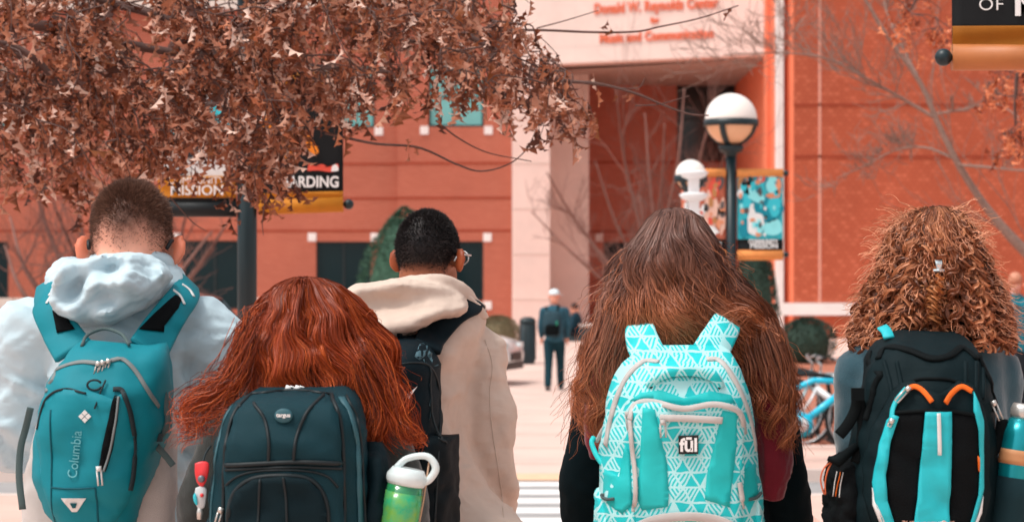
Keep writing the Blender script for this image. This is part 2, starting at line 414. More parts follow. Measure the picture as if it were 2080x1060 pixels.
# ---------------------------------------------------------------- the brick hall
BLD = thing('brick_building', 'large orange brick campus hall with pink concrete entrance portal', 'building', (0, 66, 0.5))
def wall_open(name, x0, x1, z0, z1, y, openings, m, depth=0.28):
    xs = sorted({x0, x1, *[v for o in openings for v in o[:2]]}); zs = sorted({z0, z1, *[v for o in openings for v in o[2:]]})
    mb = MB()
    for i in range(len(xs)-1):
        for j in range(len(zs)-1):
            cx, cz = (xs[i]+xs[i+1])/2, (zs[j]+zs[j+1])/2
            if any(o[0] < cx < o[1] and o[2] < cz < o[3] for o in openings): continue
            mb.add([(xs[i], y, zs[j]), (xs[i+1], y, zs[j]), (xs[i+1], y, zs[j+1]), (xs[i], y, zs[j+1])], [(0, 1, 2, 3)])
    for a, b, c, d in openings:
        e = y+depth
        mb.add([(a,y,c),(b,y,c),(b,y,d),(a,y,d),(a,e,c),(b,e,c),(b,e,d),(a,e,d)], [(0,4,5,1),(1,5,6,2),(2,6,7,3),(3,7,4,0)])
    # back and ends so the wall is a solid slab
    e = y+depth+0.3
    mb.add([(x0,y,z0),(x1,y,z0),(x1,y,z1),(x0,y,z1),(x0,e,z0),(x1,e,z0),(x1,e,z1),(x0,e,z1)], [(4,7,6,5),(0,3,7,4),(1,5,6,2),(3,2,6,7)])
    return mb.build(name, m, BLD, False)
def window(x0, x1, z0, z1, y, glass, mull=(), rail=()):
    f = MB(); t = 0.06
    f.box(x0, x1, y+0.10, y+0.18, z0, z0+t); f.box(x0, x1, y+0.10, y+0.18, z1-t, z1)
    f.box(x0, x0+t, y+0.10, y+0.18, z0+t, z1-t); f.box(x1-t, x1, y+0.10, y+0.18, z0+t, z1-t)
    fr = f.build('window', M_FRAME, BLD, False)
    xs = [x0+t]+list(mull)+[x1-t]
    for q in mull:
        b = MB(); b.box(q-0.03, q+0.03, y+0.105, y+0.175, z0+t, z1-t); b.build('mullion', M_FRAME, fr, False)
    for r_ in rail:
        b = MB(); b.box(x0+t, x1-t, y+0.11, y+0.17, r_-0.025, r_+0.025); b.build('rail', M_FRAME, fr, False)
    for a, b_ in zip(xs, xs[1:]):
        g = MB(); g.box(a+0.03 if a != xs[0] else a, b_-0.03 if b_ != xs[-1] else b_, y+0.13, y+0.15, z0+t, z1-t); g.build('pane', glass, fr, False)
def stone_block(x, z, y, s=0.12):
    b = MB(); b.box(x-s, x+s, y-0.03, y+0.05, z-s, z+s); b.build('corner_stone', M_STONE, BLD, False)
YL = 70.0
def L(px): return WX(px, YL)
def Lz(py): return WZ(py, YL)
STEP = L(808); TOP = 16.0; BASE = 0.2
low = [(L(365), L(500), Lz(628), Lz(488)), (L(640), L(752), Lz(610), Lz(490))]
up = [(L(400), L(512), Lz(258), Lz(130)), (L(640), L(760), Lz(258), Lz(130))]
farw = [(L(p), L(p+112), Lz(610), Lz(490)) for p in (-330, -100)]+[(L(p), L(p+112), Lz(258), Lz(130)) for p in (-330, -100)]
wall_open('wall', -34, STEP, BASE, TOP, YL+0.35, low+up+farw, M_BRICK)
lowB = [(L(870), L(982), Lz(610), Lz(490))]; upB = [(L(870), L(983), Lz(258), Lz(130))]
wall_open('wall', STEP+0.001, L(1040), BASE, TOP, YL, lowB+upB, M_BRICK)
for o, y, gl in [(q, YL+0.35, M_GLASS) for q in low+farw[:2]]+[(q, YL, M_GLASS) for q in lowB]:
    window(*o, y, gl, mull=(o[0]+(o[1]-o[0])*0.5,))
for o, y, gl in [(q, YL+0.35, M_GLASS_T) for q in up+farw[2:]]+[(q, YL, M_GLASS_T) for q in upB]:
    window(*o, y, gl, mull=(o[0]+(o[1]-o[0])*0.45,), rail=(o[2]+(o[3]-o[2])*0.48,))
for px, py, y in ((632, 481, YL+.35), (760, 481, YL+.35), (990, 482, YL), (990, 620, YL), (862, 482, YL), (992, 265, YL), (862, 265, YL), (632, 265, YL+.35), (768, 265, YL+.35), (357, 481, YL+.35), (508, 481, YL+.35), (392, 265, YL+.35), (520, 265, YL+.35)):
    stone_block(L(px), Lz(py), y)
for py in (332, 402, 468):
    b = MB(); b.box(-34, STEP-0.002, YL+0.338, YL+0.36, Lz(py)-0.03, Lz(py)+0.03); b.build('brick_course', M_COURSE, BLD, False)
    b = MB(); b.box(STEP+0.002, L(1040)-0.002, YL-0.012, YL+0.01, Lz(py)-0.03, Lz(py)+0.03); b.build('brick_course', M_COURSE, BLD, False)
b = MB(); b.box(-34, L(360), YL+0.27, YL+0.37, Lz(627), Lz(605)); b.build('stone_band', M_BAND, BLD, False)
b = MB(); b.box(L(505), L(730), YL+0.27, YL+0.37, Lz(627), Lz(605)); b.build('stone_band', M_BAND, BLD, False)
b = MB(); b.box(-34, L(1036), YL+0.1, YL+0.3, Lz(18), Lz(-2)); b.build('stone_band', M_BAND, BLD, False)
# entrance portal: pylon, set-back pier, lettered lintel, soffit
b = MB(); b.box(L(1040)+0.003, L(1116), 69.4, 71.8, BASE, 8.18); b.build('portal_pylon', M_CONC, BLD, False)
b = MB(); b.box(L(1116)+0.003, WX(1196, 72), 71.9, 73.5, BASE, 8.18); b.build('portal_pier', M_CONC_G, BLD, False)
for z in np.arange(1.5, 8.0, 1.3):
    b = MB(); b.box(L(1040)+0.02, L(1116)-0.02, 69.385, 69.41, z-0.008, z+0.008); b.build('panel_joint', M_CONC_G, BLD, False)
PA = np.array((0.004, 69.6)); PB = np.array((WX(1566, 66.2), 66.2)); dPA = (PB-PA)/np.linalg.norm(PB-PA); nPA = np.array((dPA[1], -dPA[0]))
if nPA[1] > 0: nPA = -nPA
def portal_box(name, s0, s1, d0, d1, z0, z1, m):
    b = MB(); q = [PA+dPA*s0+nPA*d0, PA+dPA*s1+nPA*d0, PA+dPA*s1+nPA*d1, PA+dPA*s0+nPA*d1]
    b.add([(p[0], p[1], z) for z in (z0, z1) for p in q], [(3,2,1,0),(4,5,6,7),(0,1,5,4),(1,2,6,5),(2,3,7,6),(3,0,4,7)]); return b.build(name, m, BLD, False)
LEN = float(np.linalg.norm(PB-PA))
lintel = portal_box('lintel', 0, LEN, 0, -0.9, 8.2, 13.5, M_CONC)
for s_ in (2.0, 4.0, 6.0): portal_box('panel_joint', s_-0.008, s_+0.008, 0.004, -0.02, 8.22, 13.4, M_CONC_G)
portal_box('panel_joint', 0.02, LEN-0.02, 0.005, -0.02, 8.66, 8.675, M_CONC_G)
ang = math.atan2(dPA[1], dPA[0])
def sign(txt, px, py, size, sp=1.0, wd=1.0):
    # centre of the words on the lintel face
    best = min(np.linspace(0, LEN, 400), key=lambda s: abs((PA+dPA*s)[0]/(PA+dPA*s)[1]*FOC+1040-px)); c = PA+dPA*best+nPA*0.02
    lettering(txt, size, (c[0], c[1], WZ(py, c[1])), 'sign_letters', M_LET, lintel, normal_rotz=ang, ext=0.02, offset=0.012, spacing=sp, wide=wd)
sign('Donald W. Reynolds Center', 1332, 13, 0.40, 1.03, 0.78); sign('for', 1330, 42, 0.20); sign('Music and Communication', 1333, 74, 0.36, 1.03, 0.86)
b = MB(); b.add([(0.3, 71.5, 8.195), (8.2, 66.6, 8.195), (8.8, 76.5, 8.195), (0.3, 76.5, 8.195)], [(0, 1, 2, 3)]); b.add([(0.3, 71.5, 8.3), (8.2, 66.6, 8.3), (8.8, 76.5, 8.3), (0.3, 76.5, 8.3)], [(3, 2, 1, 0)]); b.build('soffit', M_SOFFIT, BLD, False)
YR = 76.0
wz = [(WX(1375, YR), WX(1552, YR), WZ(332, YR), WZ(150, YR)), (WX(1226, YR), WX(1300, YR), 0.45, WZ(492, YR))]
wall_open('wall', WX(1150, YR), 9.6, BASE, 8.19, YR, wz, M_BRICK_D)
window(*wz[0], YR, M_GLASS_D, mull=(wz[0][0]+0.9, wz[0][0]+1.8), rail=(wz[0][2]+1.4,))
window(*wz[1], YR, M_GLASS_D, mull=((wz[1][0]+wz[1][1])/2,))
stone_block(WX(1217, YR), WZ(483, YR), YR); stone_block(WX(1309, YR), WZ(483, YR), YR)
for py in (330, 470):
    b = MB(); b.box(WX(1150, YR), 9.5, YR-0.012, YR+0.01, WZ(py, YR)-0.03, WZ(py, YR)+0.03); b.build('brick_course', M_COURSE, BLD, False)
XR0 = WX(1612, 62); XR1 = WX(1590, 62.5)
# right wing: brick pier, white pilaster, main wall and base band
b = MB(); b.box(WX(1555, 65.6), WX(1578, 65.6), 65.3, 66.0, BASE, TOP); b.build('brick_pier', M_BRICKW, BLD, False)
b = MB(); b.box(WX(1577, 62.4), XR1-0.012, 62.2, 62.7, BASE, TOP); b.build('pilaster', M_STONE, BLD, False)
mb = MB(); mb.add([(XR1, 62.7, BASE), (XR0, 62.0, BASE), (XR0, 62.0, TOP), (XR1, 62.7, TOP), (XR1, 75.9, BASE), (XR1, 75.9, TOP)], [(0, 1, 2, 3), (4, 0, 3, 5)]); mb.build('corner_return', M_BRICKW, BLD, False)
wall_open('wall', XR0+0.002, 40, BASE, TOP, 62.0, [], M_BRICK_R)
b = MB(); b.box(XR1-0.12, 40, 61.86, 62.02, WZ(640, 62), WZ(615, 62)); b.build('stone_band', M_STONE, BLD, False)
b = MB(); b.box(WX(1665, 62)-0.03, WX(1665, 62)+0.03, 61.985, 62.01, WZ(614, 62), TOP); b.build('wall_joint', mat('pale_joint', sr(236, 170, 150), .8), BLD, False)
for py in (213, 318):
    b = MB(); b.box(XR0+0.01, 40, 61.985, 62.012, WZ(py, 62)-0.035, WZ(py, 62)+0.035); b.build('brick_course', M_COURSE, BLD, False)
b = MB(); b.box(XR0, 40, 62.7, 80, TOP-0.4, TOP-0.1); b.box(-34, 8, 70.8, 80, TOP-0.4, TOP-0.1); b.build('roof', M_SOFFIT, BLD, False)
# ---------------------------------------------------------------- trees and shrubs
def leaf_shape(L=0.1, wdt=0.07, curl=0.5, seed=0):
    """dry pin-oak leaf: pointed lobes either side of a midrib, curled along and across"""
    rg = random.Random(seed)
    ts = [0.0, 0.12, 0.24, 0.33, 0.40, 0.52, 0.61, 0.68, 0.80, 0.89, 1.0]
    ws = [0.03, 0.07, 0.58, 0.26, 0.14, 0.92, 0.46, 0.17, 0.66, 0.22, 0.0]
    mid, le, ri = [], [], []; f0 = rg.uniform(.2, 1.3); tw = rg.uniform(-1.2, 1.2)
    for t, q in zip(ts, ws):
        a = curl*t*2.2; y = L*(math.sin(a)/(curl*2.2) if curl else t); z = -L*((1-math.cos(a))/(curl*2.2))
        k = q*wdt/2*rg.uniform(.85, 1.15); fl = f0+.6*math.sin(3*t+tw); fr = f0*.8+.6*math.cos(2.5*t-tw); j = 0.06*L*q; r_ = tw*t
        def side(sg, fo):
            x, zz = sg*k*math.cos(fo), k*math.sin(fo)*1.1; return (x*math.cos(r_)-zz*math.sin(r_), y+j, z+x*math.sin(r_)+zz*math.cos(r_))
        mid.append((0, y, z)); le.append(side(-1, fl)); ri.append(side(1, fr))
    n = len(ts); v = mid+le+ri; f = []
    for i in range(n-1):
        f.append((i, i+1, n+i+1, n+i)); f.append((i, 2*n+i, 2*n+i+1, i+1))
    return np.array(v), f
LEAFS = [leaf_shape(0.112, 0.072, c, k) for k, c in enumerate((0.3, 0.6, 0.9, 1.3, 0.45, 0.75, 0.2, 1.0))]
def leaf_mat(name, base):
    m = mat(name, base, 0.55, spec=0.5, attr='tone'); b = m.node_tree.nodes['Principled BSDF']
    b.inputs['Subsurface Weight'].default_value = 0.0
    n = m.node_tree.nodes; l = m.node_tree.links; out = n['Material Output']
    tr = n.new('ShaderNodeBsdfTranslucent'); ms = n.new('ShaderNodeMixShader'); ms.inputs[0].default_value = 0.22
    a = [x for x in n if x.type == 'ATTRIBUTE'][0]; l.new(a.outputs['Color'], tr.inputs[0])
    l.new(b.outputs[0], ms.inputs[1]); l.new(tr.outputs[0], ms.inputs[2]); l.new(ms.outputs[0], out.inputs[0])
    return m
M_LEAF = leaf_mat('dry_oak_leaf', sr(150, 84, 56)); M_LEAF2 = leaf_mat('russet_oak_leaf', sr(190, 96, 56))
def paint(me, name, cols):
    """per-vertex colour"""
    a = me.color_attributes.new(name, 'FLOAT_COLOR', 'POINT'); a.data.foreach_set('color', np.asarray(cols, np.float32).ravel())
def rotm(rg, down=0.8):
    """random leaf attitude, mostly hanging"""
    d = Vector((rg.gauss(0, 0.36), rg.gauss(0, 0.36), -down-.2+rg.gauss(0, 0.32))).normalized()
    q = d.to_track_quat('Y', 'Z').to_matrix() @ Matrix.Rotation(rg.uniform(0, 6.28), 3, 'Y'); return np.array(q)
OAKCOL = [sr(152, 90, 62), sr(122, 64, 38), sr(204, 146, 120), sr(80, 40, 26), sr(178, 110, 78), sr(240, 204, 186), sr(140, 80, 44)]  # the pale pink tones paint highlights into the foliage
OAKW = [0.22, 0.18, 0.17, 0.12, 0.15, 0.09, 0.07]
def oak_tree(label, base, limbs, centres, rg, m_leaf, cols, colw, nleaf=(7, 12), size=1.0, extra_twigs=(), lone=(), trunk_r=0.2, m_wood=None):
    m_wood = m_wood or M_TWIG
    t = thing('oak_tree', label, 'tree', base)
    nodes = []
    for nm, path, r in limbs:
        p = spline(path, 26); mb = MB(); 
        jit = np.array([[mnoise.noise(Vector(q)*2.0+Vector((k*3.1, 0, 0))) for k in range(3)] for q in p])*0.03*(0 if nm == 'trunk' else 1)
        p = p+jit; mb.tube(p, r, 10 if nm == 'trunk' else 7); mb.build(nm, M_BARK if nm == 'trunk' else m_wood, t)
        if nm != 'trunk': nodes += [q for q in p[3:]]
    nodes = np.array(nodes); tw = MB(); leaves = []
    order = sorted(centres, key=lambda c: np.min(np.linalg.norm(nodes-c, axis=1)))
    for c in order:
        d = nodes-c; cost = np.linalg.norm(d*np.array((1, 1, 1)), axis=1)+np.where(d[:, 2] < -0.02, 0.25, 0)+np.where(d[:, 0] > 0.0, 0.12, 0); k = int(np.argmin(cost)); a = nodes[k]
        L_ = np.linalg.norm(c-a); mid = (a+c)/2+np.array((rg.gauss(0, .03), rg.gauss(0, .03), 0.04*L_/0.3))
        p = spline([a, mid, c], 6); tw.tube(p, [0.0042, 0.0022], 3, False); nodes = np.vstack([nodes, p[2:]])
        n = rg.randint(*nleaf); tip = c+np.array((rg.gauss(0.03, .05), rg.gauss(0, .05), -rg.uniform(.05, .16)))
        tw.tube(spline([c, (c+tip)/2+np.array((0.01, 0, 0.01)), tip], 5), [0.0022, 0.0012], 3, False)
        for i in range(n):
            q = p[2]+(c-p[2])*rg.random() if rg.random() < 0.35 else c+(tip-c)*rg.random()
            leaves.append((q+np.array((rg.gauss(0, .014), rg.gauss(0, .014), rg.gauss(0, .012))), rg))
    for path, r in extra_twigs: tw.tube(spline(path, 30), r, 5, False)
    for q in lone: leaves.append((np.array(q), rg))
    tw.build('twigs', m_wood, t)['kind'] = 'stuff'
    out = []
    for q, _ in leaves:
        k = rg.randrange(len(LEAFS)); s = size*rg.uniform(0.62, 1.2); out.append((q, k, rotm(rg)*s, rg.choices(range(len(cols)), colw)[0], rg.uniform(.75, 1.25), s))
    # the 300 that show largest are leaves of their own; the rest one mass of real leaves
    inview = lambda q: -0.215 < q[0]/q[1] < 0.215 and q[2] < EYE+0.124*q[1]
    rank = sorted(range(len(out)), key=lambda i: (-out[i][5]/out[i][0][1] if inview(out[i][0]) else 1)); single = set(rank[:300])
    shared = {}
    for i in single:
        q, k, M, ci, br, s = out[i]; key = (k, ci)
        if key not in shared:
            me = bpy.data.meshes.new('leaf'); me.from_pydata(LEAFS[k][0].tolist(), [], LEAFS[k][1]); me.materials.append(m_leaf)
            paint(me, 'tone', np.tile(cols[ci], (len(LEAFS[k][0]), 1))); me.polygons.foreach_set('use_smooth', np.ones(len(me.polygons), bool)); shared[key] = me
        o = bpy.data.objects.new('leaf', shared[key]); COL.objects.link(o); o.parent = t
        o.matrix_basis = Matrix.Translation(Vector(q)-Vector(base)) @ Matrix(M).to_4x4()
    V, F, C = [], [], []; b = 0
    for i, (q, k, M, ci, br, s) in enumerate(out):
        if i in single: continue
        v = LEAFS[k][0] @ M.T + q; V.append(v); F += [tuple(x+b for x in f) for f in LEAFS[k][1]]; b += len(v)
        C.append(np.tile(np.r_[np.array(cols[ci][:3])*br, 1], (len(v), 1)))
    me = bpy.data.meshes.new('foliage'); me.from_pydata(np.vstack(V).tolist(), [], F); paint(me, 'tone', np.vstack(C))
    link('foliage', me, m_leaf, t)['kind'] = 'stuff'
    return t
# foreground oak hanging in from the upper left
rg = random.Random(21)
CROWN = np.array([(-260, -150), (1060, -150), (1035, 20), (1060, 45), (1110, 85), (1150, 177), (1175, 197), (1140, 227), (1095, 237), (1055, 187), (1010, 182), (960, 167), (905, 147), (880, 187), (835, 217), (790, 187), (745, 177), (725, 212), (690, 223), (640, 188), (600, 260), (565, 345), (500, 394), (470, 344), (440, 384), (390, 354), (360, 384), (335, 324), (290, 324), (262, 294), (230, 339), (205, 314), (180, 320), (165, 410), (140, 400), (110, 370), (60, 350), (0, 340), (-260, 350)], float)
cent = []
while len(cent) < 900:
    px, py = rg.uniform(-110, 1180), rg.uniform(-70, 430)
    if not inside(px, py, CROWN): continue
    g = mnoise.noise(Vector((px/95.0, py/80.0, 3.3)))
    edge = max(0, (px-820)/360)
    if g < -0.25+0.22*edge: continue
    if 0 < px < 110 and -5 < py < 130 and rg.random() < 0.75: continue
    if 165 < px < 240 and 235 < py < 300 and rg.random() < 0.75: continue
    cent.append(W(px, py, rg.uniform(8.3, 10.6)))
def pw(pts, Y): return [W(a, b, Y+(0 if len(q) == 2 else q[2])) for q in pts for a, b in [q[:2]]]
oak_base = (-3.9, 10.2, 0.0)
limbs = [('trunk', [(-3.9, 10.2, -0.1), (-3.86, 10.2, 1.2), (-3.75, 10.15, 2.4), (-3.6, 10.1, 3.4), (-3.3, 10.0, 4.6)], [0.21, 0.17, 0.15, 0.12, 0.07]),
 ('limb', [(-3.72, 10.1, 2.7), (-3.0, 10.0, 3.0)]+pw([(-200, 10), (130, 60), (330, 110), (560, 130), (800, 150)], 9.6), [0.034, 0.009]),
 ('limb', [(-3.65, 10.1, 3.0), (-3.0, 9.7, 3.2)]+pw([(0, -60), (220, 0), (380, 50), (470, 170), (500, 300)], 9.2), [0.028, 0.006]),
 ('limb', [(-3.6, 10.1, 3.2), (-2.6, 9.6, 3.3)]+pw([(160, -120), (480, -60), (760, 10), (940, 70), (1100, 160), (1200, 178)], 9.3), [0.028, 0.005]),
 ('limb', [(-3.74, 10.1, 2.5), (-3.1, 9.6, 2.75)]+pw([(-120, 80), (40, 100), (130, 200), (150, 320)], 9.0), [0.026, 0.006]),
 ('limb', [(-3.72, 10.1, 2.8), (-2.9, 9.9, 3.05)]+pw([(0, 90), (160, 170), (270, 200), (380, 290)], 9.9), [0.026, 0.006]),
 ('limb', [(-3.6, 10.1, 3.3), (-2.5, 10.2, 3.5)]+pw([(300, -140), (640, -70), (860, -10), (1040, 60)], 10.1), [0.026, 0.005])]
ext = [(pw([(700, 60), (860, 90), (980, 120), (1100, 160), (1210, 170), (1290, 190), (1350, 215), (1400, 232), (1440, 235)], 9.3), [0.009, 0.0028]),
 (pw([(960, 62), (1100, 62), (1200, 66), (1290, 65), (1340, 55), (1420, 38), (1500, 12)], 9.6), [0.006, 0.0025]),
 (pw([(1090, 58), (1150, 42), (1215, 22)], 9.6), [0.003, 0.0018]),
 (pw([(1290, 215), (1340, 212), (1400, 195)], 9.3), [0.003, 0.002]), (pw([(1200, 172), (1290, 180), (1310, 160)], 9.3), [0.003, 0.002]),
 (pw([(660, 270), (760, 292), (850, 300), (930, 335), (980, 348), (1040, 330), (1085, 288)], 9.0), [0.006, 0.002]),
 (pw([(885, 245), (930, 280), (990, 310), (1080, 328)], 9.1), [0.004, 0.0018]),
 (pw([(720, 10), (745, 90), (758, 140), (735, 210), (700, 260)], 8.8), [0.006, 0.002]),
 (pw([(540, 390), (533, 450), (535, 478)], 8.6), [0.0022, 0.0012]),
 (pw([(345, 400), (390, 450), (420, 470)], 9.0), [0.003, 0.0015])]
lone = [W(1235, 40, 9.6), W(1488, 14, 9.6), W(1240, 55, 9.6), W(1280, 180, 9.3), W(1285, 185, 9.3), W(1290, 178, 9.3), W(1205, 145, 9.3), W(1215, 235, 9.3), W(1180, 250, 9.3), W(830, 290, 9), W(845, 295, 9), W(822, 283, 9), W(92, 370, 8.6), W(1215, 180, 9.3), W(1250, 190, 9.3)]
oak_tree('brown leaved oak hanging dry foliage over the left half of the scene', oak_base, limbs, cent, rg, M_LEAF, OAKCOL, OAKW, extra_twigs=ext, lone=lone, size=.80, nleaf=(8, 13))
# second oak off to the right with a few russet sprays
rg = random.Random(5); cent = []
for (a, b, sx, sy, n, Y) in ((1860, 30, 55, 32, 9, 15.0), (1905, 70, 25, 30, 6, 15.0), (2020, 165, 50, 14, 7, 15.5), (2050, 275, 28, 28, 9, 14.5), (2075, 180, 20, 50, 6, 14.5), (2140, 120, 60, 120, 24, 14.5), (2100, -60, 140, 50, 20, 15)):
    for _ in range(n): cent.append(W(rg.gauss(a, sx*.6), rg.gauss(b, sy*.6), Y+rg.uniform(-.4, .4)))
lb = [('trunk', [(4.6, 15.2, -0.1), (4.55, 15.2, 1.3), (4.45, 15.1, 2.6), (4.3, 15.0, 4.0)], [0.17, 0.13, 0.11, 0.06]),
 ('limb', [(4.45, 15.1, 2.7), (3.9, 15.0, 3.1)]+pw([(2160, 60), (2000, 0), (1880, -10), (1850, 20)], 15), [0.035, 0.006]),
 ('limb', [(4.5, 15.1, 2.1), (4.0, 14.9, 2.4)]+pw([(2200, 150), (2085, 130), (2062, 200), (2060, 260)], 14.6), [0.03, 0.006])]
oak_tree('oak at the right edge with sparse russet leaves behind the nearest banner', (4.6, 15.2, 0), lb, cent, rg, M_LEAF2, [sr(214, 120, 78), sr(176, 84, 48), sr(232, 140, 96), sr(140, 62, 36)], [.35, .3, .2, .15], nleaf=(4, 7), size=1.1)

def bare_tree(label, base, mains, rg, m, depth=4, spread=0.55, name='bare_tree', twig_m=None, lift=0.25, tr0=0.010, group=None):
    """leafless tree: given main stems, then forking twigs"""
    t = thing(name, label, 'tree', base, group=group); tw = MB()
    def grow(p, d, L_, r, k):
        d = d/np.linalg.norm(d); n = 5; pts = [p]; q = p.copy(); dd = d.copy()
        for i in range(n):
            dd = dd+np.array((rg.gauss(0, .16), rg.gauss(0, .16), rg.gauss(0.03*lift*4, .14))); dd /= np.linalg.norm(dd); q = q+dd*L_/n; pts.append(q.copy())
        tw.tube(pts, [r, r*0.55], 3 if r < 0.012 else 5, False)
        if k <= 0: return
        for i in range(1, n+1):
            for _ in range(0 if rg.random() < 0.2 else 1):
                e = dd+np.array((rg.gauss(0, spread), rg.gauss(0, spread), rg.gauss(lift, spread*.8)))
                grow(pts[i], e, L_*rg.uniform(.5, .78), max(0.0035, r*0.55), k-1)
    for nm, path, r, nb in mains:
        p = spline(path, 28); mb = MB(); mb.tube(p, r, 9); mb.build(nm, m, t)
        r0, r1 = r[0], r[-1]
        for i in range(nb):
            u = rg.uniform(.25, 1) if nm == 'trunk' else rg.uniform(.1, 1); j = int(u*27); tn = p[min(27, j+1)]-p[max(0, j-1)]; tn /= np.linalg.norm(tn)
            e = tn*0.7+np.array((rg.gauss(0, spread*1.3), rg.gauss(0, spread*1.3), rg.gauss(lift, spread)))
            grow(p[j], e, rg.uniform(.35, .9)*np.linalg.norm(p[-1]-p[0])*0.30, min(tr0, (r0+(r1-r0)*u)*.5), depth-1)
    tw.build('twigs', twig_m or m, t)['kind'] = 'stuff'
    return t
Y = 24.0
bare_tree('grey leafless tree arching across the right brick wall', (W(2420, 0, Y)[0], Y, 0), [
 ('trunk', [(W(2420, 0, Y)[0], Y, -0.1), W(2330, 720, Y), W(2180, 600, Y), W(2080, 508, Y), W(2010, 430, Y), W(1950, 340, Y), W(1905, 250, Y), W(1870, 170, Y), W(1800, 70, Y), W(1740, -30, Y)], [0.09, 0.065, 0.036, 0.026, 0.014], 6),
 ('limb', [W(1900, 240, Y), W(1840, 205, Y), W(1760, 160, Y-.4), W(1680, 120, Y-.6), W(1590, 108, Y-.8), W(1470, 112, Y-1)], [0.020, 0.006], 30),
 ('limb', [W(1938, 322, Y), W(1880, 300, Y+.3), W(1820, 305, Y+.5), W(1760, 335, Y+.6), W(1700, 362, Y+.8)], [0.015, 0.005], 26),
 ('limb', [W(1945, 335, Y), W(2010, 340, Y-.4), W(2090, 346, Y-.6), W(2180, 330, Y-.8)], [0.016, 0.007], 6),
 ('limb', [W(1900, 232, Y), W(1960, 222, Y-.3), W(2020, 210, Y-.5), W(2075, 242, Y-.8)], [0.014, 0.006], 14),
 ('limb', [W(1868, 165, Y), W(1830, 90, Y+.4), W(1800, 20, Y+.7), W(1790, -60, Y+1)], [0.017, 0.007], 14)], random.Random(3), M_BARK, depth=3, spread=0.5, tr0=0.008)
Y = 58.0
def fan(px0, py0, Y, tips, r0, r1, nb):
    b = W(px0, py0, Y); b[2] = gz(Y)-0.1; out = []
    for i, (a, c) in enumerate(tips):
        e = W(a, c, Y); m1 = b+(e-b)*0.35+np.array((0.15*math.copysign(1, b[0]-e[0]), (i % 3-1)*.5, 0.1)); out.append(('trunk' if i == 0 else 'limb', [b, m1, b+(e-b)*.7+np.array((0, (i % 3-1)*.8, 0.05)), e], [r0, r1], nb))
    return b, out
b, mains = fan(1330, 640, 58, [(1310, 230), (1210, 330), (1110, 350), (1390, 180), (1450, 200), (1250, 180), (1080, 430), (1350, 250), (1480, 300), (1300, 400), (1180, 460), (1400, 330)], 0.06, 0.016, 9)
bare_tree('thicket-like leafless tree with fine reddish twigs before the entrance', tuple(b), mains, random.Random(9), M_TWIG2, depth=3, spread=0.5, tr0=0.014)
b, mains = fan(215, 640, 34, [(170, 300), (60, 350), (110, 420), (10, 500), (300, 330), (380, 430), (430, 470), (470, 440), (150, 220), (20, 440), (90, 520)], 0.07, 0.014, 7)
bare_tree('leafless tree spreading behind the short haired man in the pale jacket', tuple(b), mains, random.Random(12), M_TWIG2, depth=3, spread=0.5, tr0=0.012)

# evergreen shrubs: many small sprays on an uneven body
def shrub(label, name, c, rx, ry, h, m, rg, n=2600, leaf=0.05, conical=False, group=None, core=None):
    t = thing(name, label, 'shrub', c, group=group)
    st = MB(); st.tube([(c[0], c[1], c[2]-0.05), (c[0]+.02, c[1], c[2]+h*.3), (c[0], c[1], c[2]+h*.8)], [0.05, 0.02], 6); st.build('stem', M_BARK, t)
    V, F = [], []; b = 0
    for i in range(n):
        u = rg.random()**(0.8 if conical else 0.6); a = rg.uniform(0, 6.283); z = u*h if conical else h*(0.5-0.5*math.cos(math.pi*u))
        k = z/h; prof = (max(0.0, 1-k**2.6)**0.75*(0.75+0.25*min(1, k*4))) if conical else max(0.02, 1-(2*k-0.9)**2*0.82)**0.5 if abs(2*k-0.9) < 1.1 else 0.1
        q = mnoise.noise(Vector((math.cos(a)*2+c[0], math.sin(a)*2, z*2.2/h*1.5+c[1])))*0.16; rad = prof*(0.82+q+0.18*rg.random())
        p = np.array((c[0]+rx*rad*math.cos(a), c[1]+ry*rad*math.sin(a), c[2]+z+0.03)); 
        for j in range(2):
            d = np.array((math.cos(a)+rg.gauss(0, .6), math.sin(a)+rg.gauss(0, .6), 0.6+rg.gauss(0, .5))); d /= np.linalg.norm(d); s = np.cross(d, (rg.gauss(0, 1), rg.gauss(0, 1), rg.gauss(0, 1))); s /= np.linalg.norm(s)+1e-6; L_ = leaf*rg.uniform(.7, 1.5)
            V += [p-s*L_*.3, p+d*L_*.5+s*L_*.1, p+d*L_, p+s*L_*.35]; F.append((b, b+1, b+2, b+3)); b += 4
    me = bpy.data.meshes.new('crown'); me.from_pydata([tuple(v) for v in V], [], F); link('crown', me, m, t, False)['kind'] = 'stuff'
    # dark leafy heart so that the crown is dense
    mb = MB(); rings = []
    for k in np.linspace(0.04, 0.93, 9):
        prof = (max(0.0, 1-k**2.6)**0.75) if conical else max(0.05, 1-(2*k-0.9)**2*0.82)**0.5
        rings.append([(c[0]+rx*.74*prof*math.cos(a), c[1]+ry*.74*prof*math.sin(a), c[2]+h*k) for a in np.linspace(0, 6.283, 14, endpoint=False)])
    mb.loft(rings); mb.build('inner_growth', m, t)
    return t
M_EVER = mat('evergreen_foliage', sr(62, 98, 78), 0.75, var=0.45, vscale=9)
M_HEDGE = mat('clipped_hedge_foliage', sr(54, 78, 66), 0.75, var=0.45, vscale=14)
M_OLIVE = mat('olive_hedge_foliage', sr(128, 116, 88), 0.75, var=0.35, vscale=14)
rg = random.Random(31)
def onground(px, Y): return (WX(px, Y), Y, gz(Y))
shrub('tall conical evergreen shrub behind the man in the cream parka', 'conical_shrub', onground(822, 60), 1.28, 1.1, WZ(424, 60)-gz(60), M_EVER, rg, 5200, 0.075, True)
shrub('tall narrow evergreen beneath the banners of the globe lamp', 'columnar_shrub', onground(1535, 54), 0.55, 0.55, WZ(470, 54)-gz(54), M_HEDGE, rg, 3000, 0.07, True)
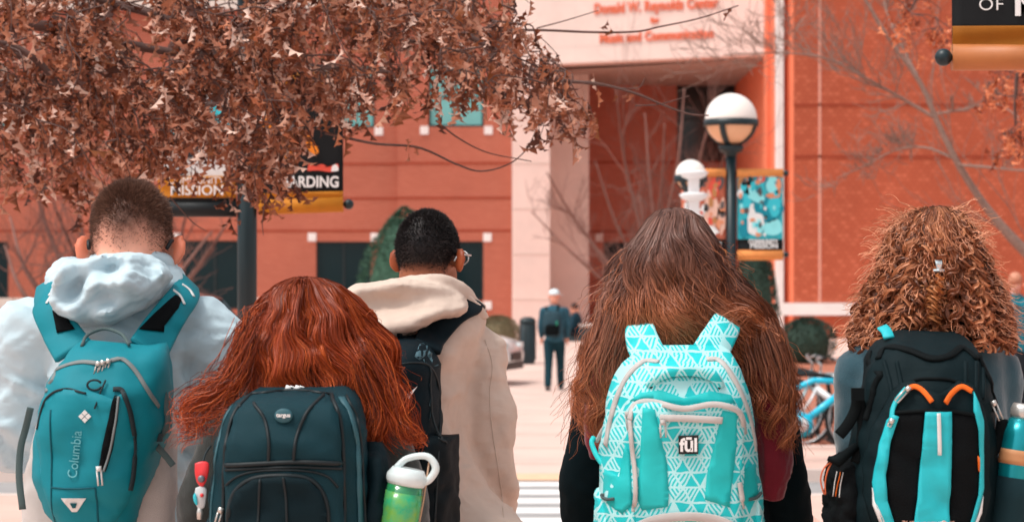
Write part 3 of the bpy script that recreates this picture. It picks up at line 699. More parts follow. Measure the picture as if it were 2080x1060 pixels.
shrub('rounded dark green bush behind the bicycles', 'round_bush', onground(1640, 50), 0.62, 0.6, WZ(650, 50)-gz(50), M_HEDGE, rg, 2600, 0.055)
shrub('low olive hedge beside the litter bin', 'low_hedge', onground(1012, 56), 0.55, 0.5, WZ(645, 56)-gz(56), M_OLIVE, rg, 2400, 0.05)
shrub('dark low bush at the left edge behind the man in the pale jacket', 'low_bush', onground(0, 56), 0.8, 0.5, WZ(650, 56)-gz(56), M_HEDGE, rg, 2200, 0.05)
# ---------------------------------------------------------------- globe lamps and banners
M_GLOBE_T = mat('opal_globe_top', sr(252, 240, 232), 0.35, spec=0.5, var=0.02, vscale=3)
M_GLOBE_B = mat('amber_globe_bowl', sr(244, 184, 142), 0.3, spec=0.5)
M_BLACKCL = fabric('black_banner_cloth', sr(22, 24, 26), 0.7)
M_GOLD = fabric('gold_banner_cloth', sr(196, 124, 34), 0.65)
M_GOLDD = fabric('dark_gold_banner_cloth', sr(150, 88, 14), 0.7)
M_WHITEP = mat('white_print', sr(238, 236, 234), 0.7)
def lamp(label, px, Y, pole_r=0.045, pole_m=None, globe_z=3.17, gr=0.23, rot=0.0):
    m = pole_m or M_POLE; x = WX(px, Y); g = gz(Y); t = thing('globe_street_lamp', label, 'street lamp', (x, Y, g), group='globe lamps on round posts')
    zc = globe_z
    b = MB(); b.loft([sring(x, Y, z, r, r, 16, 2) for z, r in ((g-0.05, .13), (g+.06, .13), (g+.09, .10), (g+.35, .075), (g+.4, pole_r))]); b.build('base', m, t)
    b = MB(); b.tube([(x, Y, g+.38), (x, Y, zc-gr-.06)], pole_r, 18); b.build('post', m, t)
    b = MB(); b.loft([sring(x, Y, zc-gr-.10+dz, r, r, 18, 2) for dz, r in ((0, pole_r+.004), (.03, pole_r+.01), (.05, gr*.42), (.085, gr*.50), (.10, gr*.46))]); b.build('cup', m, t)
    ring = [(x+(gr+.008)*math.cos(a), Y+(gr+.008)*math.sin(a)) for a in np.linspace(0, 6.2832, 40, endpoint=False)]
    b = MB(); z0 = zc-.005
    rr_ = lambda k, z: [(x+(gr+k)*math.cos(a), Y+(gr+k)*math.sin(a), z) for a in np.linspace(0, 6.2832, 40, endpoint=False)]
    v, f = loft_vf([rr_(-.004, z0), rr_(.012, z0), rr_(.012, z0-.056), rr_(-.004, z0-.056), rr_(-.004, z0)], False); b.add(v, f); b.build('ring', m, t)
    for k in range(4):
        a = rot+k*math.pi/2; path = [(x+(gr+.006)*math.sin(q)*math.cos(a), Y+(gr+.006)*math.sin(q)*math.sin(a), zc-(gr+.006)*math.cos(q)) for q in np.linspace(1.45, .35, 14)]
        nr = [np.array(p)-np.array((x, Y, zc)) for p in path]
        b = MB(); b.loft(strapv(path, nr, .055, .014)); b.build('arm', m, t)
    b = MB(); R_ = [[(x+gr*math.sin(q)*math.cos(a), Y+gr*math.sin(q)*math.sin(a), zc-gr*math.cos(q)) for a in np.linspace(0, 6.2832, 36, endpoint=False)] for q in np.linspace(1.52, 3.12, 18)]
    b.loft(R_); b.build('globe', M_GLOBE_T, t)
    b = MB(); R_ = [[(x+gr*.985*math.sin(q)*math.cos(a), Y+gr*.985*math.sin(q)*math.sin(a), zc-gr*.985*math.cos(q)) for a in np.linspace(0, 6.2832, 36, endpoint=False)] for q in np.linspace(0.2, 1.52, 14)]
    b.loft(R_); b.build('globe_bowl', M_GLOBE_B, t)
    return t
def banner(label, x0, x1, Y, z0, z1, m, rod_m, pole_x, sag=0.0, bulge=0.012, rod_r=0.045, bands=(), ball=True, tilt=0.0):
    """cloth between two arms: pocket round the lower rod, end ball; x0 is the pole side"""
    t = thing('street_banner', label, 'banner', (x0, Y, z0)); s = 1 if x1 > x0 else -1
    n = 14
    zt = lambda x, z: z+tilt*(x-x0)
    def cloth(name, za, zb, mm, dy=0.0):
        b = MB(); k = 12; v = []
        for j in range(k+1):
            for i in range(n+1):
                u = i/n; w_ = j/k; x = x0+(x1-x0)*u; z = za+(zb-za)*w_; y = Y-bulge*math.sin(math.pi*u)-0.004*math.sin(7*w_+3*u)-dy; v.append((x, y, zt(x, z)))
        v += [(p[0], p[1]+0.004+dy*.5, p[2]) for p in v]; f = []; q = (n+1)*(k+1)
        for j in range(k):
            for i in range(n):
                a = j*(n+1)+i; f += [(a, a+1, a+n+2, a+n+1), (q+a+n+1, q+a+n+2, q+a+1, q+a)]
        for i in range(n): f += [(i+1, i, q+i, q+i+1), (k*(n+1)+i, k*(n+1)+i+1, q+k*(n+1)+i+1, q+k*(n+1)+i)]
        for j in range(k): f += [(j*(n+1), (j+1)*(n+1), q+(j+1)*(n+1), q+j*(n+1)), ((j+1)*(n+1)+n, j*(n+1)+n, q+j*(n+1)+n, q+(j+1)*(n+1)+n)]
        return b.add(v, f).build(name, mm, t)
    cl = cloth('cloth', z0+rod_r, z1, m)
    for za, zb, mm in bands: cloth('band', za, zb, mm, 0.012)
    for z, nm in ((z0, 'rod_pocket'), (z1, 'rod_pocket')):
        b = MB(); b.tube([(x0, Y, zt(x0, z)), (x1, Y, zt(x1, z))], rod_r, 20); b.build(nm, rod_m, t)
        b = MB(); b.tube([(pole_x, Y, zt(pole_x, z)), (x1+s*0.03, Y, zt(x1+s*.03, z))], 0.010, 8); rd = b.build('rod', M_POLE, t)
        if ball:
            b = MB(); b.ball((x1+s*0.028, Y, zt(x1, z)), rod_r*.66, 16, 12); b.build('end_ball', M_POLE, t)
    return t
def blob(parent, pts, Y, m, lay, name='print', bulge=0.012):
    """printed shape on the banner face"""
    p = spline(list(pts)+[pts[0]], 30)[:-1]; b = MB(); q = [W(a, c, Y) for a, c in p]; d = 0.010+bulge+0.0008*lay
    v = [(a[0], Y-d, a[2]) for a in q]; v += [(a[0], Y-d+.0012, a[2]) for a in q]; n = len(q); cx = np.mean(v[:n], 0); v.append(tuple(cx)); k = len(v)-1
    f = [(k, (i+1) % n, i) for i in range(n)]+[(i, (i+1) % n, n+(i+1) % n, n+i) for i in range(n)]
    return b.add(v, f).build(name, m, parent, False)
def ell(cx, cy, rx, ry, wob=0.12, seed=0, n=10):
    g = random.Random(seed); return [(cx+rx*(1+g.uniform(-wob, wob))*math.cos(a), cy+ry*(1+g.uniform(-wob, wob))*math.sin(a)) for a in np.linspace(0, 6.283, n, endpoint=False)]
# nearest lamp behind the oak branches, with two banners
Y1 = 12.3
lamp('dark green lamp post rising behind the red haired woman into the oak leaves', 502, Y1, 0.050, gr=0.23, globe_z=3.45, rot=.5)
xp = WX(502, Y1)
t = banner('black and gold banner reading HARDING on the post behind the red haired woman', WX(526, Y1), WX(697, Y1), Y1, WZ(421, Y1), WZ(165, Y1), M_BLACKCL, M_GOLD, xp, rod_r=0.040, bands=((WZ(421, Y1)+.02, WZ(394, Y1), M_GOLD),), tilt=0.035)
lettering('HARDING', 0.078, (WX(629, Y1), Y1-0.022, WZ(371, Y1)), 'lettering', M_WHITEP, t, ext=0.002, offset=0.002, wide=0.86)
M_FL = mat('orange_print', sr(236, 134, 30), 0.7); M_RD = mat('coral_print', sr(226, 84, 66), 0.7)
blob(t, [(572, 318), (580, 290), (600, 270), (606, 285), (598, 305), (582, 322)], Y1, M_FL, 1)
blob(t, [(615, 285), (622, 270), (640, 292), (648, 310), (636, 314), (624, 300)], Y1, M_FL, 1)
blob(t, ell(545, 285, 14, 26, .3, 3), Y1, M_FL, 1); blob(t, ell(537, 250, 9, 14, .3, 4), Y1, M_FL, 1)
lettering('Rise', 0.048, (WX(645, Y1), Y1-0.022, WZ(342, Y1)), 'lettering', M_RD, t, ext=0.002, offset=0.004, shear=.3, wide=1.3) if False else blob(t, [(625, 348), (628, 334), (640, 338), (655, 334), (668, 340), (686, 333), (687, 346), (670, 350), (650, 347)], Y1, M_RD, 1)
blob(t, [(673, 349), (676, 338), (684, 335), (688, 347)], Y1, M_WHITEP, 2)
M_PALE = fabric('pale_banner_cloth', sr(226, 222, 220), 0.7)
t = banner('pale banner with gold MISSION strip hanging left of the nearest post', WX(480, Y1), WX(322, Y1), Y1, WZ(424, Y1), WZ(170, Y1), M_PALE, mat('black_rod_sleeve', sr(14, 22, 26), .6), xp, rod_r=0.042, bands=((WZ(402, Y1), WZ(358, Y1), M_GOLD), (WZ(420, Y1), WZ(403, Y1), M_BLACKCL)))
lettering('COMMUNITY', 0.050, (WX(400, Y1), Y1-0.036, WZ(368, Y1)), 'lettering', M_WHITEP, t, ext=0.002, wide=.95)
lettering('MISSION', 0.072, (WX(402, Y1), Y1-0.036, WZ(388, Y1)), 'lettering', M_WHITEP, t, ext=0.002, offset=0.001, wide=1.0)
M_CY = mat('cyan_print', sr(60, 200, 215), .7); M_DKP = mat('dark_print', sr(30, 44, 52), .7); M_TANP = mat('tan_print', sr(190, 130, 80), .7)
blob(t, ell(352, 285, 12, 26, .2, 1), Y1, M_CY, 1); blob(t, ell(380, 290, 30, 30, .2, 2), Y1, M_DKP, 1); blob(t, ell(440, 260, 30, 50, .2, 2), Y1, M_CY, 1); blob(t, ell(360, 352, 20, 6, .2, 2), Y1, M_DKP, 1); blob(t, ell(340, 300, 10, 14, .2, 6), Y1, M_RD, 2)
# lamp in the middle right with two picture banners
Y2 = 21.5
lamp('globe lamp with picture banners standing behind the long haired woman', 1485, Y2, 0.045, globe_z=WZ(243, Y2), gr=0.232, rot=math.pi/4+.35)
xp = WX(1485, Y2)
M_CYB = fabric('cyan_picture_cloth', sr(70, 205, 218), 0.7); M_REDB = fabric('red_picture_cloth', sr(214, 118, 92), 0.7)
M_SKIN_P = mat('skin_print', sr(232, 150, 112), .7); M_TEALP = mat('teal_print', sr(10, 140, 160), .7); M_LCY = mat('light_cyan_print', sr(150, 236, 240), .7); M_GRP = mat('grey_print', sr(90, 84, 84), .7)
TB1 = t = banner('cyan banner picturing people in scrubs right of the globe lamp post', WX(1497, Y2), WX(1590, Y2), Y2, WZ(517, Y2), WZ(352, Y2), M_CYB, fabric('orange_banner_sleeve', sr(236, 150, 84), .7), xp, rod_r=0.040, bands=((WZ(508, Y2), WZ(486, Y2), M_BLACKCL), (WZ(508, Y2)-.09, WZ(508, Y2), MATS['orange_banner_sleeve'])))
lettering('COMMUNITY', 0.045, (WX(1549, Y2), Y2-.036, WZ(491, Y2)), 'lettering', M_WHITEP, t, ext=.002, wide=.95, offset=.002)
lettering('MISSION', 0.062, (WX(1551, Y2), Y2-.036, WZ(500, Y2)), 'lettering', M_WHITEP, t, ext=.002, wide=1.05, offset=.002)
for pts, mm, ly in ((ell(1510, 372, 12, 24, .2, 8), M_TANP, 1), (ell(1522, 378, 10, 22, .2, 9), M_GRP, 1), (ell(1545, 360, 14, 11, .1, 1), M_TEALP, 2), (ell(1546, 364, 8, 7, .1, 2), M_RD, 3), (ell(1572, 378, 18, 20, .1, 3), M_TEALP, 2), (ell(1568, 376, 13, 17, .15, 4), M_LCY, 3), (ell(1570, 397, 14, 5, .15, 5), M_SKIN_P, 4), (ell(1560, 425, 30, 26, .15, 6), M_TEALP, 2), (ell(1572, 420, 14, 20, .2, 16), M_CY, 3), (ell(1515, 410, 12, 34, .2, 7), M_CY, 1), (ell(1536, 400, 16, 12, .3, 17), M_LCY, 3), (ell(1534, 455, 18, 26, .15, 9), M_WHITEP, 3), (ell(1526, 432, 7, 14, .15, 19), M_WHITEP, 4), (ell(1568, 462, 20, 16, .2, 11), M_LCY, 2), (ell(1540, 476, 6, 5, .2, 12), M_SKIN_P, 5), (ell(1512, 465, 12, 18, .2, 14), M_TEALP, 1), (ell(1525, 385, 5, 14, .2, 24), M_LCY, 4)):
    blob(t, pts, Y2, mm, ly)
TB2 = t = banner('reddish picture banner left of the globe lamp post', WX(1474, Y2), WX(1384, Y2), Y2, WZ(517, Y2), WZ(352, Y2), M_REDB, MATS['orange_banner_sleeve'], xp, rod_r=0.040, bands=((WZ(508, Y2), WZ(486, Y2), M_BLACKCL), (WZ(508, Y2)-.09, WZ(508, Y2), MATS['orange_banner_sleeve'])))
lettering('MISSION', 0.062, (WX(1440, Y2), Y2-.036, WZ(497, Y2)), 'lettering', M_WHITEP, t, ext=.002, wide=.9, offset=.002)
M_PINKP = mat('pink_print', sr(238, 190, 170), .7)
for pts, mm, ly in ((ell(1450, 384, 10, 20, .2, 1), M_RD, 2), (ell(1444, 430, 16, 40, .2, 2), M_PINKP, 1), (ell(1466, 440, 8, 36, .2, 3), M_PINKP, 1), (ell(1420, 450, 10, 20, .2, 4), M_GRP, 1), (ell(1422, 432, 9, 8, .1, 5), M_WHITEP, 2), (ell(1462, 370, 8, 14, .2, 6), M_GRP, 1), (ell(1438, 470, 20, 10, .2, 7), M_WHITEP, 2), (ell(1400, 420, 12, 50, .2, 9), M_RD, 1)):
    blob(t, pts, Y2, mm, ly)
def speckle(t, x0, x1, y0, y1, Y, mats, n, seed, r=(2, 6)):
    g = random.Random(seed)
    for i in range(n):
        a, c = g.uniform(x0+6, x1-6), g.uniform(y0+6, y1-6); rx_ = g.uniform(*r); blob(t, ell(a, c, rx_, rx_*g.uniform(.6, 2.2), .25, seed+i, 8), Y, g.choice(mats), 6+i % 3)
speckle(TB1, 1497, 1590, 355, 484, Y2, [M_TEALP, M_LCY, M_CY, M_LCY, M_SKIN_P, M_WHITEP, M_GRP], 46, 50); speckle(TB2, 1384, 1474, 355, 484, Y2, [M_RD, M_PINKP, M_SKIN_P, M_GRP, M_WHITEP, M_TANP], 46, 90)
# smaller globe lamp with a white post just before the picture banner
Y3 = 20.7
lamp('small globe lamp overlapping the left picture banner', 1403, Y3, 0.03, globe_z=WZ(356, Y3), gr=0.132, rot=.9)
x = WX(1409, 20.3); t = thing('white_post', 'white painted post with two collars before the small globe lamp', 'post', (x, 20.3, 0))
Mw = mat('white_paint', sr(240, 238, 238), .5)
b = MB(); b.box(x-.045, x+.045, 20.26, 20.34, -.05, WZ(352, 20.3)); b.build('shaft', Mw, t, False)
for py in (354, 399):
    b = MB(); b.loft([sring(x, 20.3, WZ(py, 20.3)+dz, r, r, 16, 3) for dz, r in ((-.04, .06), (-.02, .10), (.015, .125), (.03, .09))]); b.build('collar', Mw, t)
# nearest banner at the top right, its post out of frame
Y4 = 7.8; xp = WX(2262, Y4)
t = thing('banner_post', 'dark green post carrying the black banner at the right edge', 'post', (xp, Y4, 0))
b = MB(); b.tube([(xp, Y4, -.05), (xp, Y4, 3.3)], 0.05, 18); b.build('shaft', M_POLE, t); b = MB(); b.ball((xp, Y4, 3.33), .07); b.build('finial', M_POLE, t)
t = banner('black and bronze banner reading OF M at the top right corner', WX(2240, Y4), WX(1934, Y4), Y4, WZ(117, Y4), WZ(117, Y4)+0.85, M_BLACKCL, fabric('bronze_banner_sleeve', sr(186, 112, 60), .45, spec=.5), xp, rod_r=0.043, bands=((WZ(117, Y4)+.02, WZ(54, Y4), M_GOLDD),), bulge=.006)
lettering('OF', 0.056, (WX(2011, Y4), Y4-.016, WZ(12, Y4)), 'lettering', M_WHITEP, t, ext=.001, offset=-.0005, wide=1.1, spacing=1.1)
lettering('M', 0.105, (WX(2083, Y4), Y4-.018, WZ(12, Y4)), 'lettering', M_WHITEP, t, ext=.001, offset=.004)

# ---------------------------------------------------------------- litter bins
def bin_(label, px, Y, h, r, lid):
    x = WX(px, Y); g = gz(Y); t = thing('litter_bin', label, 'bin', (x, Y, g), group='dark green litter bins')
    b = MB(); b.loft([sring(x, Y, g+z, q, q, 20, 3) for z, q in ((-.03, r*.9), (.05, r*.9), (h*.86, r), (h*.865, r*.96))]); b.build('body', M_POLE, t)
    b = MB(); b.loft([sring(x, Y, g+z, q, q, 20, 3) for z, q in ((h*.865, r*1.06), (h*.9, r*1.08), (h*.96, r*.9), (h, r*.5))]); b.build('lid', M_POLE, t)
    for k in range(10):
        a = k*.628; b = MB(); b.box(x+r*.97*math.cos(a)-.012, x+r*.97*math.cos(a)+.012, Y+r*.97*math.sin(a)-.012, Y+r*.97*math.sin(a)+.012, g+.08, g+h*.84); b.build('slat', M_POLE, t, False)
bin_('dark green litter bin beside the walkway left of the walker in the white cap', 1072, 50, .97, .165, True)
bin_('dark green litter bin at the far left edge by the pale band', 24, 52, WZ(630, 52)-gz(52), .13, True)

# ---------------------------------------------------------------- bicycles
M_TYRE = mat('tyre_rubber', sr(30, 32, 34), .8); M_CHROME = mat('spoke_steel', sr(190, 196, 198), .3, metal=.8); M_BLK = mat('black_plastic', sr(20, 26, 28), .5)
def bicycle(label, bb, frame_m, rotz=0.0, cover=True, lean=0.06, fork_m=None, fat=1.0):
    """bb = bottom bracket; x forward before turning"""
    root = thing('bicycle', label, 'bicycle', (bb[0], bb[1], bb[2]-.28), group='bicycles parked at the rack')
    c, s_ = math.cos(rotz), math.sin(rotz)
    def T(p):
        x, z, y = p[0], p[1], p[2] if len(p) > 2 else 0.0
        y = y+(z+.28)*lean; return (bb[0]+x*c-y*s_, bb[1]+x*s_+y*c, bb[2]+z)
    def tb(nm, pts, r, m, par=root, n=10):
        b = MB(); b.tube([T(p) for p in pts], r, n); return b.build(nm, m, par)
    RW = .335; rear = (-.43, .055); front = (.60, .055)
    for nm, cx in (('rear', rear), ('front', front)):
        wl = None; P = [T((cx[0]+RW*math.cos(a), cx[1]+RW*math.sin(a))) for a in np.linspace(0, 6.2832, 40)]
        b = MB(); b.tube(P, .019, 8, False); ty = b.build('wheel', M_TYRE, root)
        P = [T((cx[0]+.312*math.cos(a), cx[1]+.312*math.sin(a))) for a in np.linspace(0, 6.2832, 40)]
        b = MB(); b.tube(P, .010, 6, False); b.build('rim', M_CHROME, ty)
        b = MB(); b.tube([T((*cx, -.04)), T((*cx, .04))], .02, 10); b.build('hub', M_CHROME, ty)
        b = MB()
        for k in range(20):
            a = k*6.2832/20; b.tube([T((cx[0]+.02*math.cos(a+.8), cx[1]+.02*math.sin(a+.8), .02*(-1)**k)), T((cx[0]+.305*math.cos(a), cx[1]+.305*math.sin(a)))], .0014, 3, False)
        b.build('spokes', M_CHROME, ty)['kind'] = 'stuff'
    st = (-.115, .37); hd1 = (.40, .44); hd0 = (.435, .33)
    tb('seat_tube', [(0, 0), st], .021*fat, frame_m); tb('top_tube', [(st[0]*.9, st[1]*.92), (.14, .45), hd1], .021*fat, frame_m); tb('down_tube', [(0, 0), hd0], .026*fat, frame_m); tb('head_tube', [hd0, hd1, (.39, .50)], .024, frame_m)
    for s in (-1, 1):
        tb('chain_stay', [(0, 0, .02*s), (*rear, .05*s)], .012, frame_m); tb('seat_stay', [(st[0]*.9, st[1]*.9, .015*s), (*rear, .05*s)], .009, frame_m)
        tb('fork', [(hd0[0], hd0[1], .02*s), (.50, .2, .045*s), (*front, .05*s)], [.016, .010], fork_m or frame_m)
    tb('seat_post', [st, (-.155, .50)], .013, M_CHROME)
    b = MB(); b.loft([[T((-.155+dx, .52+dz+.012*math.sin(a), w_*math.cos(a))) for a in np.linspace(0, 6.2832, 12, endpoint=False)] for dx, dz, w_ in ((-.13, .02, .02), (-.11, .022, .07), (-.05, .012, .075), (.03, .005, .035), (.12, 0, .02), (.14, -.004, .006))]); b.build('saddle', M_BLK, root)
    tb('stem', [(.39, .50), (.385, .58), (.43, .62)], .014, M_CHROME)
    tb('handlebar', [(.36, .66, -.30), (.40, .66, -.2), (.43, .63, -.06), (.43, .63, .06), (.40, .66, .2), (.36, .66, .30)], .012, M_CHROME)
    for s in (-1, 1): tb('grip', [(.385, .66, .22*s), (.355, .66, .31*s)], .017, M_BLK)
    ds = 1 if c < 0 else -1
    def disc(nm, r0, y, th, m):
        b = MB(); b.loft([[T((r0*math.cos(a), r0*math.sin(a), yy)) for a in np.linspace(0, 6.2832, 28, endpoint=False)] for yy in (y-th, y+th)]); return b.build(nm, m, root)
    disc('chain_guard', .128, -.045, .008, frame_m); disc('chainring', .075, -.062, .008, mat('white_disc', sr(240, 240, 240), .4))
    b = MB(); b.box(0, 0, 0, 0, 0, 0) if False else None
    tb('chain_case', [(0, .028, -.045), (-.40, .075, -.045)], .045, frame_m); tb('chain_strip', [(-.02, .0, -.093), (-.3, .03, -.093)], .012, MATS['white_disc'])
    for s in (-1, 1):
        tb('crank', [(0, 0, .07*s), (.10*s, -.13*s*1.0, .08*s)], .009, M_CHROME)
        b = MB(); p = T((.10*s, -.13*s, .13*s)); b.box(p[0]-.045, p[0]+.045, p[1]-.03, p[1]+.03, p[2]-.012, p[2]+.012); b.build('pedal', M_BLK, root, False)
    return root
M_BCY = mat('cyan_bike_paint', sr(0, 204, 240), .3, spec=.6, coat=.4); M_BWH = mat('white_bike_paint', sr(232, 236, 238), .3, spec=.5, coat=.3); M_BSV = mat('silver_bike_paint', sr(150, 170, 174), .35, metal=.4)
bicycle('cyan framed bicycle with white crank disc beside the long haired woman', W(1626, 862, 24.75), M_BCY, fork_m=M_BWH, fat=1.5)
bicycle('white framed bicycle behind the cyan one', (W(1742, 800, 25.8)[0], 25.8, .28), M_BWH, R(176), lean=-.05, fat=1.4)
bicycle('silver bicycle with dark grips deepest in the rack', (W(1722, 800, 26.7)[0], 26.7, .28), M_BSV, R(184), lean=-.08)
x = WX(1640, 25.2); t = thing('bicycle_rack', 'black tubular rack holding the bicycles', 'bike rack', (x, 25.2, 0.02))
for k in range(3):
    y = 25.22+k*.95; b = MB(); b.tube(spline([(x-.35, y, -.05), (x-.35, y, .6), (x-.2, y, .76), (x+.2, y, .76), (x+.35, y, .6), (x+.35, y, -.05)], 30), .024, 10); b.build('hoop', M_BLK, t)
for s in (-.35, .35):
    b = MB(); b.tube([(x+s, 25.1, .03), (x+s, 27.3, .03)], .02, 8); b.build('rail', M_BLK, t)

# ---------------------------------------------------------------- parked cars
def car(label, centre, rotz, paint_m, L_=4.5, Wd=1.8, H=1.62):
    root = thing('parked_car', label, 'car', centre, rotz, group='cars parked in the lot')
    M = Matrix.LocRotScale(Vector(centre), Matrix.Rotation(rotz, 3, 'Z'), None)
    def X(v): return [tuple(M @ Vector(p)) for p in v]
    def ringx(x, zb, zs, zt, wb, wt):
        h = [(wb, zb), (wb*1.02, (zb+zs)/2), (wb, zs), (wt, zt)]; return X([(x, -h[0][0], h[0][1]), (x, -h[1][0], h[1][1]), (x, -h[2][0], h[2][1]), (x, -h[3][0], h[3][1]), (x, 0, h[3][1]+.03), (x, h[3][0], h[3][1]), (x, h[2][0], h[2][1]), (x, h[1][0], h[1][1]), (x, h[0][0], h[0][1]), (x, 0, h[0][1])])
    hw = Wd/2; l = L_/2
    b = MB(); b.loft([ringx(x, zb, zs, zt, a, c) for x, zb, zs, zt, a, c in ((-l, .45, .62, .70, hw*.80, hw*.74), (-l+.08, .32, .75, .92, hw*.92, hw*.86), (-l+.5, .26, .86, .99, hw, hw*.93), (0, .24, .88, 1.0, hw, hw*.94), (l-1.35, .24, .86, .99, hw, hw*.93), (l-.75, .26, .80, .92, hw*.98, hw*.88), (l-.12, .30, .66, .76, hw*.90, hw*.78), (l, .42, .58, .62, hw*.78, hw*.68))]); b.build('body', paint_m, root)
    b = MB(); b.loft([X([(x, -w0, z) , (x, w0, z), (x, w1, z1), (x, 0, z1+.03), (x, -w1, z1)]) for x, w0, z, w1, z1 in ((-l+.12, hw*.82, .96, hw*.80, 1.0), (-l+.5, hw*.86, .97, hw*.70, H-.1), (-l+1.0, hw*.88, .98, hw*.72, H), (0, hw*.88, .98, hw*.72, H-.02), (l-1.75, hw*.86, .98, hw*.70, H-.14), (l-1.15, hw*.84, .96, hw*.80, 1.0))]); cab = b.build('cabin', M_GLASS, root)
    b = MB(); b.loft([X([(x, -w0, z), (x, w0, z), (x, w0, z+.04), (x, -w0, z+.04)]) for x, w0, z in ((-l+.45, hw*.70, H-.11), (-l+1.0, hw*.735, H), (0, hw*.735, H-.02), (l-1.75, hw*.71, H-.14))]); b.build('roof', paint_m, root, False)
    for s in (-1, 1):
        for x0, z0, x1, z1 in ((-l+.15, .98, -l+.5, H-.1), (-.15, .98, -.25, H-.02), (l-1.15, .97, l-1.75, H-.13)):
            b = MB(); b.tube(X([(x0, s*hw*.85, z0), (x1, s*hw*.72, z1)]), .04, 6); b.build('pillar', paint_m, root)
        for x in (-l+.85, l-.85):
            b = MB(); b.loft([X([(x+r_*math.cos(a), s*y, .33+r_*math.sin(a)) for a in np.linspace(0, 6.283, 24, endpoint=False)]) for y, r_ in ((hw-.2, .3), (hw-.18, .335), (hw-.02, .335), (hw+.005, .30), (hw+.0, .22))]); wl = b.build('wheel', M_TYRE, root)
            b = MB(); b.loft([X([(x+r_*math.cos(a), s*y, .33+r_*math.sin(a)) for a in np.linspace(0, 6.283, 18, endpoint=False)]) for y, r_ in ((hw-.02, .215), (hw+.012, .2), (hw+.004, .05))]); b.build('rim', M_CHROME, wl)
        b = MB(); b.loft([X([(l-.30+dx, s*(hw*.66+dy), .66+dz*1.0) for dy, dz in ((-.16, -.05), (.17, -.04), (.19, .07), (-.12, .06))]) for dx in (.05, .28)]); b.build('headlight', mat('headlight_glass', sr(210, 225, 228), .1, spec=.7), root, False)
        b = MB(); b.loft([X([(-l+.02+dx, s*(hw*.76+dy), .80+dz) for dy, dz in ((-.10, -.12), (.13, -.12), (.12, .14), (-.08, .14))]) for dx in (.0, .2)]); b.build('tail_light', mat('tail_light_red', sr(214, 52, 44), .2, spec=.6), root, False)
        b = MB(); b.loft([X([(l-1.5+dx, s*(hw+.06+dy*.1), 1.02+dz) for dy, dz in ((-1, -.06), (1, -.06), (1, .07), (-1, .07))]) for dx in (-.05, .06)]); b.build('mirror', paint_m, root, False)
    b = MB(); b.loft([X([(l-.06+dx, y, z) for y, z in ((-.45, .42), (.45, .42), (.42, .56), (-.42, .56))]) for dx in (0, .085)]); b.build('grille', M_BLK, root, False)
    b = MB(); b.box(0, 0, 0, 0, 0, 0) if False else b.loft([X([(l-.1+dx, y, z) for y, z in ((-.75, .26), (.75, .26), (.75, .38), (-.75, .38))]) for dx in (0, .09)]); b.build('bumper', M_BLK, root, False)
    return root
M_CARW = mat('white_car_paint', sr(228, 232, 232), .25, spec=.6, coat=.5); M_CARD = mat('slate_car_paint', sr(70, 84, 90), .25, spec=.6, coat=.5)
car('silver white car parked beside the walkway behind the cream parka', (WX(1030, 43.0)-2.05, 43.6, gz(43.6)), R(-12), M_CARW, H=1.5)
car('slate grey hatchback parked behind the man in the pale jacket', (WX(478, 46)-2.2, 47.5, gz(47.5)), R(170), M_CARD, L_=4.2, H=1.5)
# ---------------------------------------------------------------- people: figure, clothes, hair
def skin_mat(name, c, deep):
    m = mat(name, c, 0.5, spec=.35, attr='tone', var=.06, vscale=40, bump=.12, bscale=220); b = m.node_tree.nodes['Principled BSDF']
    b.inputs['Subsurface Weight'].default_value = .12; b.inputs['Subsurface Radius'].default_value = (.010, .004, .002); b.inputs['Subsurface Scale'].default_value = 1.0
    return m
def hair_mat(name, rough=.45, spec=.32):
    m = mat(name, (.1, .05, .03, 1), rough, spec=spec, attr='tone'); b = m.node_tree.nodes['Principled BSDF']
    b.inputs['Anisotropic'].default_value = .4
    return m
def rot_local(v, face, pitch=0.0, roll=0.0):
    """head space to world axes: pitch nods forward, face turns clockwise seen from above"""
    M = Matrix.Rotation(-face, 3, 'Z') @ Matrix.Rotation(-pitch, 3, 'X') @ Matrix.Rotation(roll, 3, 'Y'); return np.asarray(v) @ np.array(M).T
def head_mb(mb, c, k, face, pitch, ears=True, roll=0.0):
    h = MB()
    h.ball((0, -.012, .022), (.077*k, .097*k, .100*k), 24, 18)
    h.ball((0, .030, -.050), (.060*k, .066*k, .078*k), 20, 14); h.ball((0, .05, -.098), (.034*k, .038*k, .026*k), 14, 10)
    h.ball((0, .100*k, -.022), (.013, .020, .024), 10, 8); h.ball((0, .094*k, -.066), (.026, .012, .010), 12, 8); h.ball((0, .078*k, .026), (.052, .022, .014), 14, 8)
    h.ball((0, -.050, -.055), (.060*k, .045*k, .070*k), 16, 12)
    if ears:
        for s in (-1, 1):
            e = MB(); e.ball((0, 0, 0), (.009, .022, .034), 14, 12); e.tube(spline([(0.003*s, .012, -.026), (.004*s, -.014, -.016), (.006*s, -.021, .008), (.006*s, -.010, .030), (.004*s, .008, .031)], 12), .0058, 6)
            v = np.array(e.v); a = s*0.75; v = np.stack([v[:, 0]*math.cos(a)+v[:, 1]*math.sin(a)*-1, v[:, 0]*math.sin(a)+v[:, 1]*math.cos(a), v[:, 2]], 1)
            v = v+np.array((s*.092*k, -.004, -.012)); h.add(v, e.f)
    v = rot_local(np.array(h.v), face, pitch, roll)+np.array(c); mb.add(v, h.f)
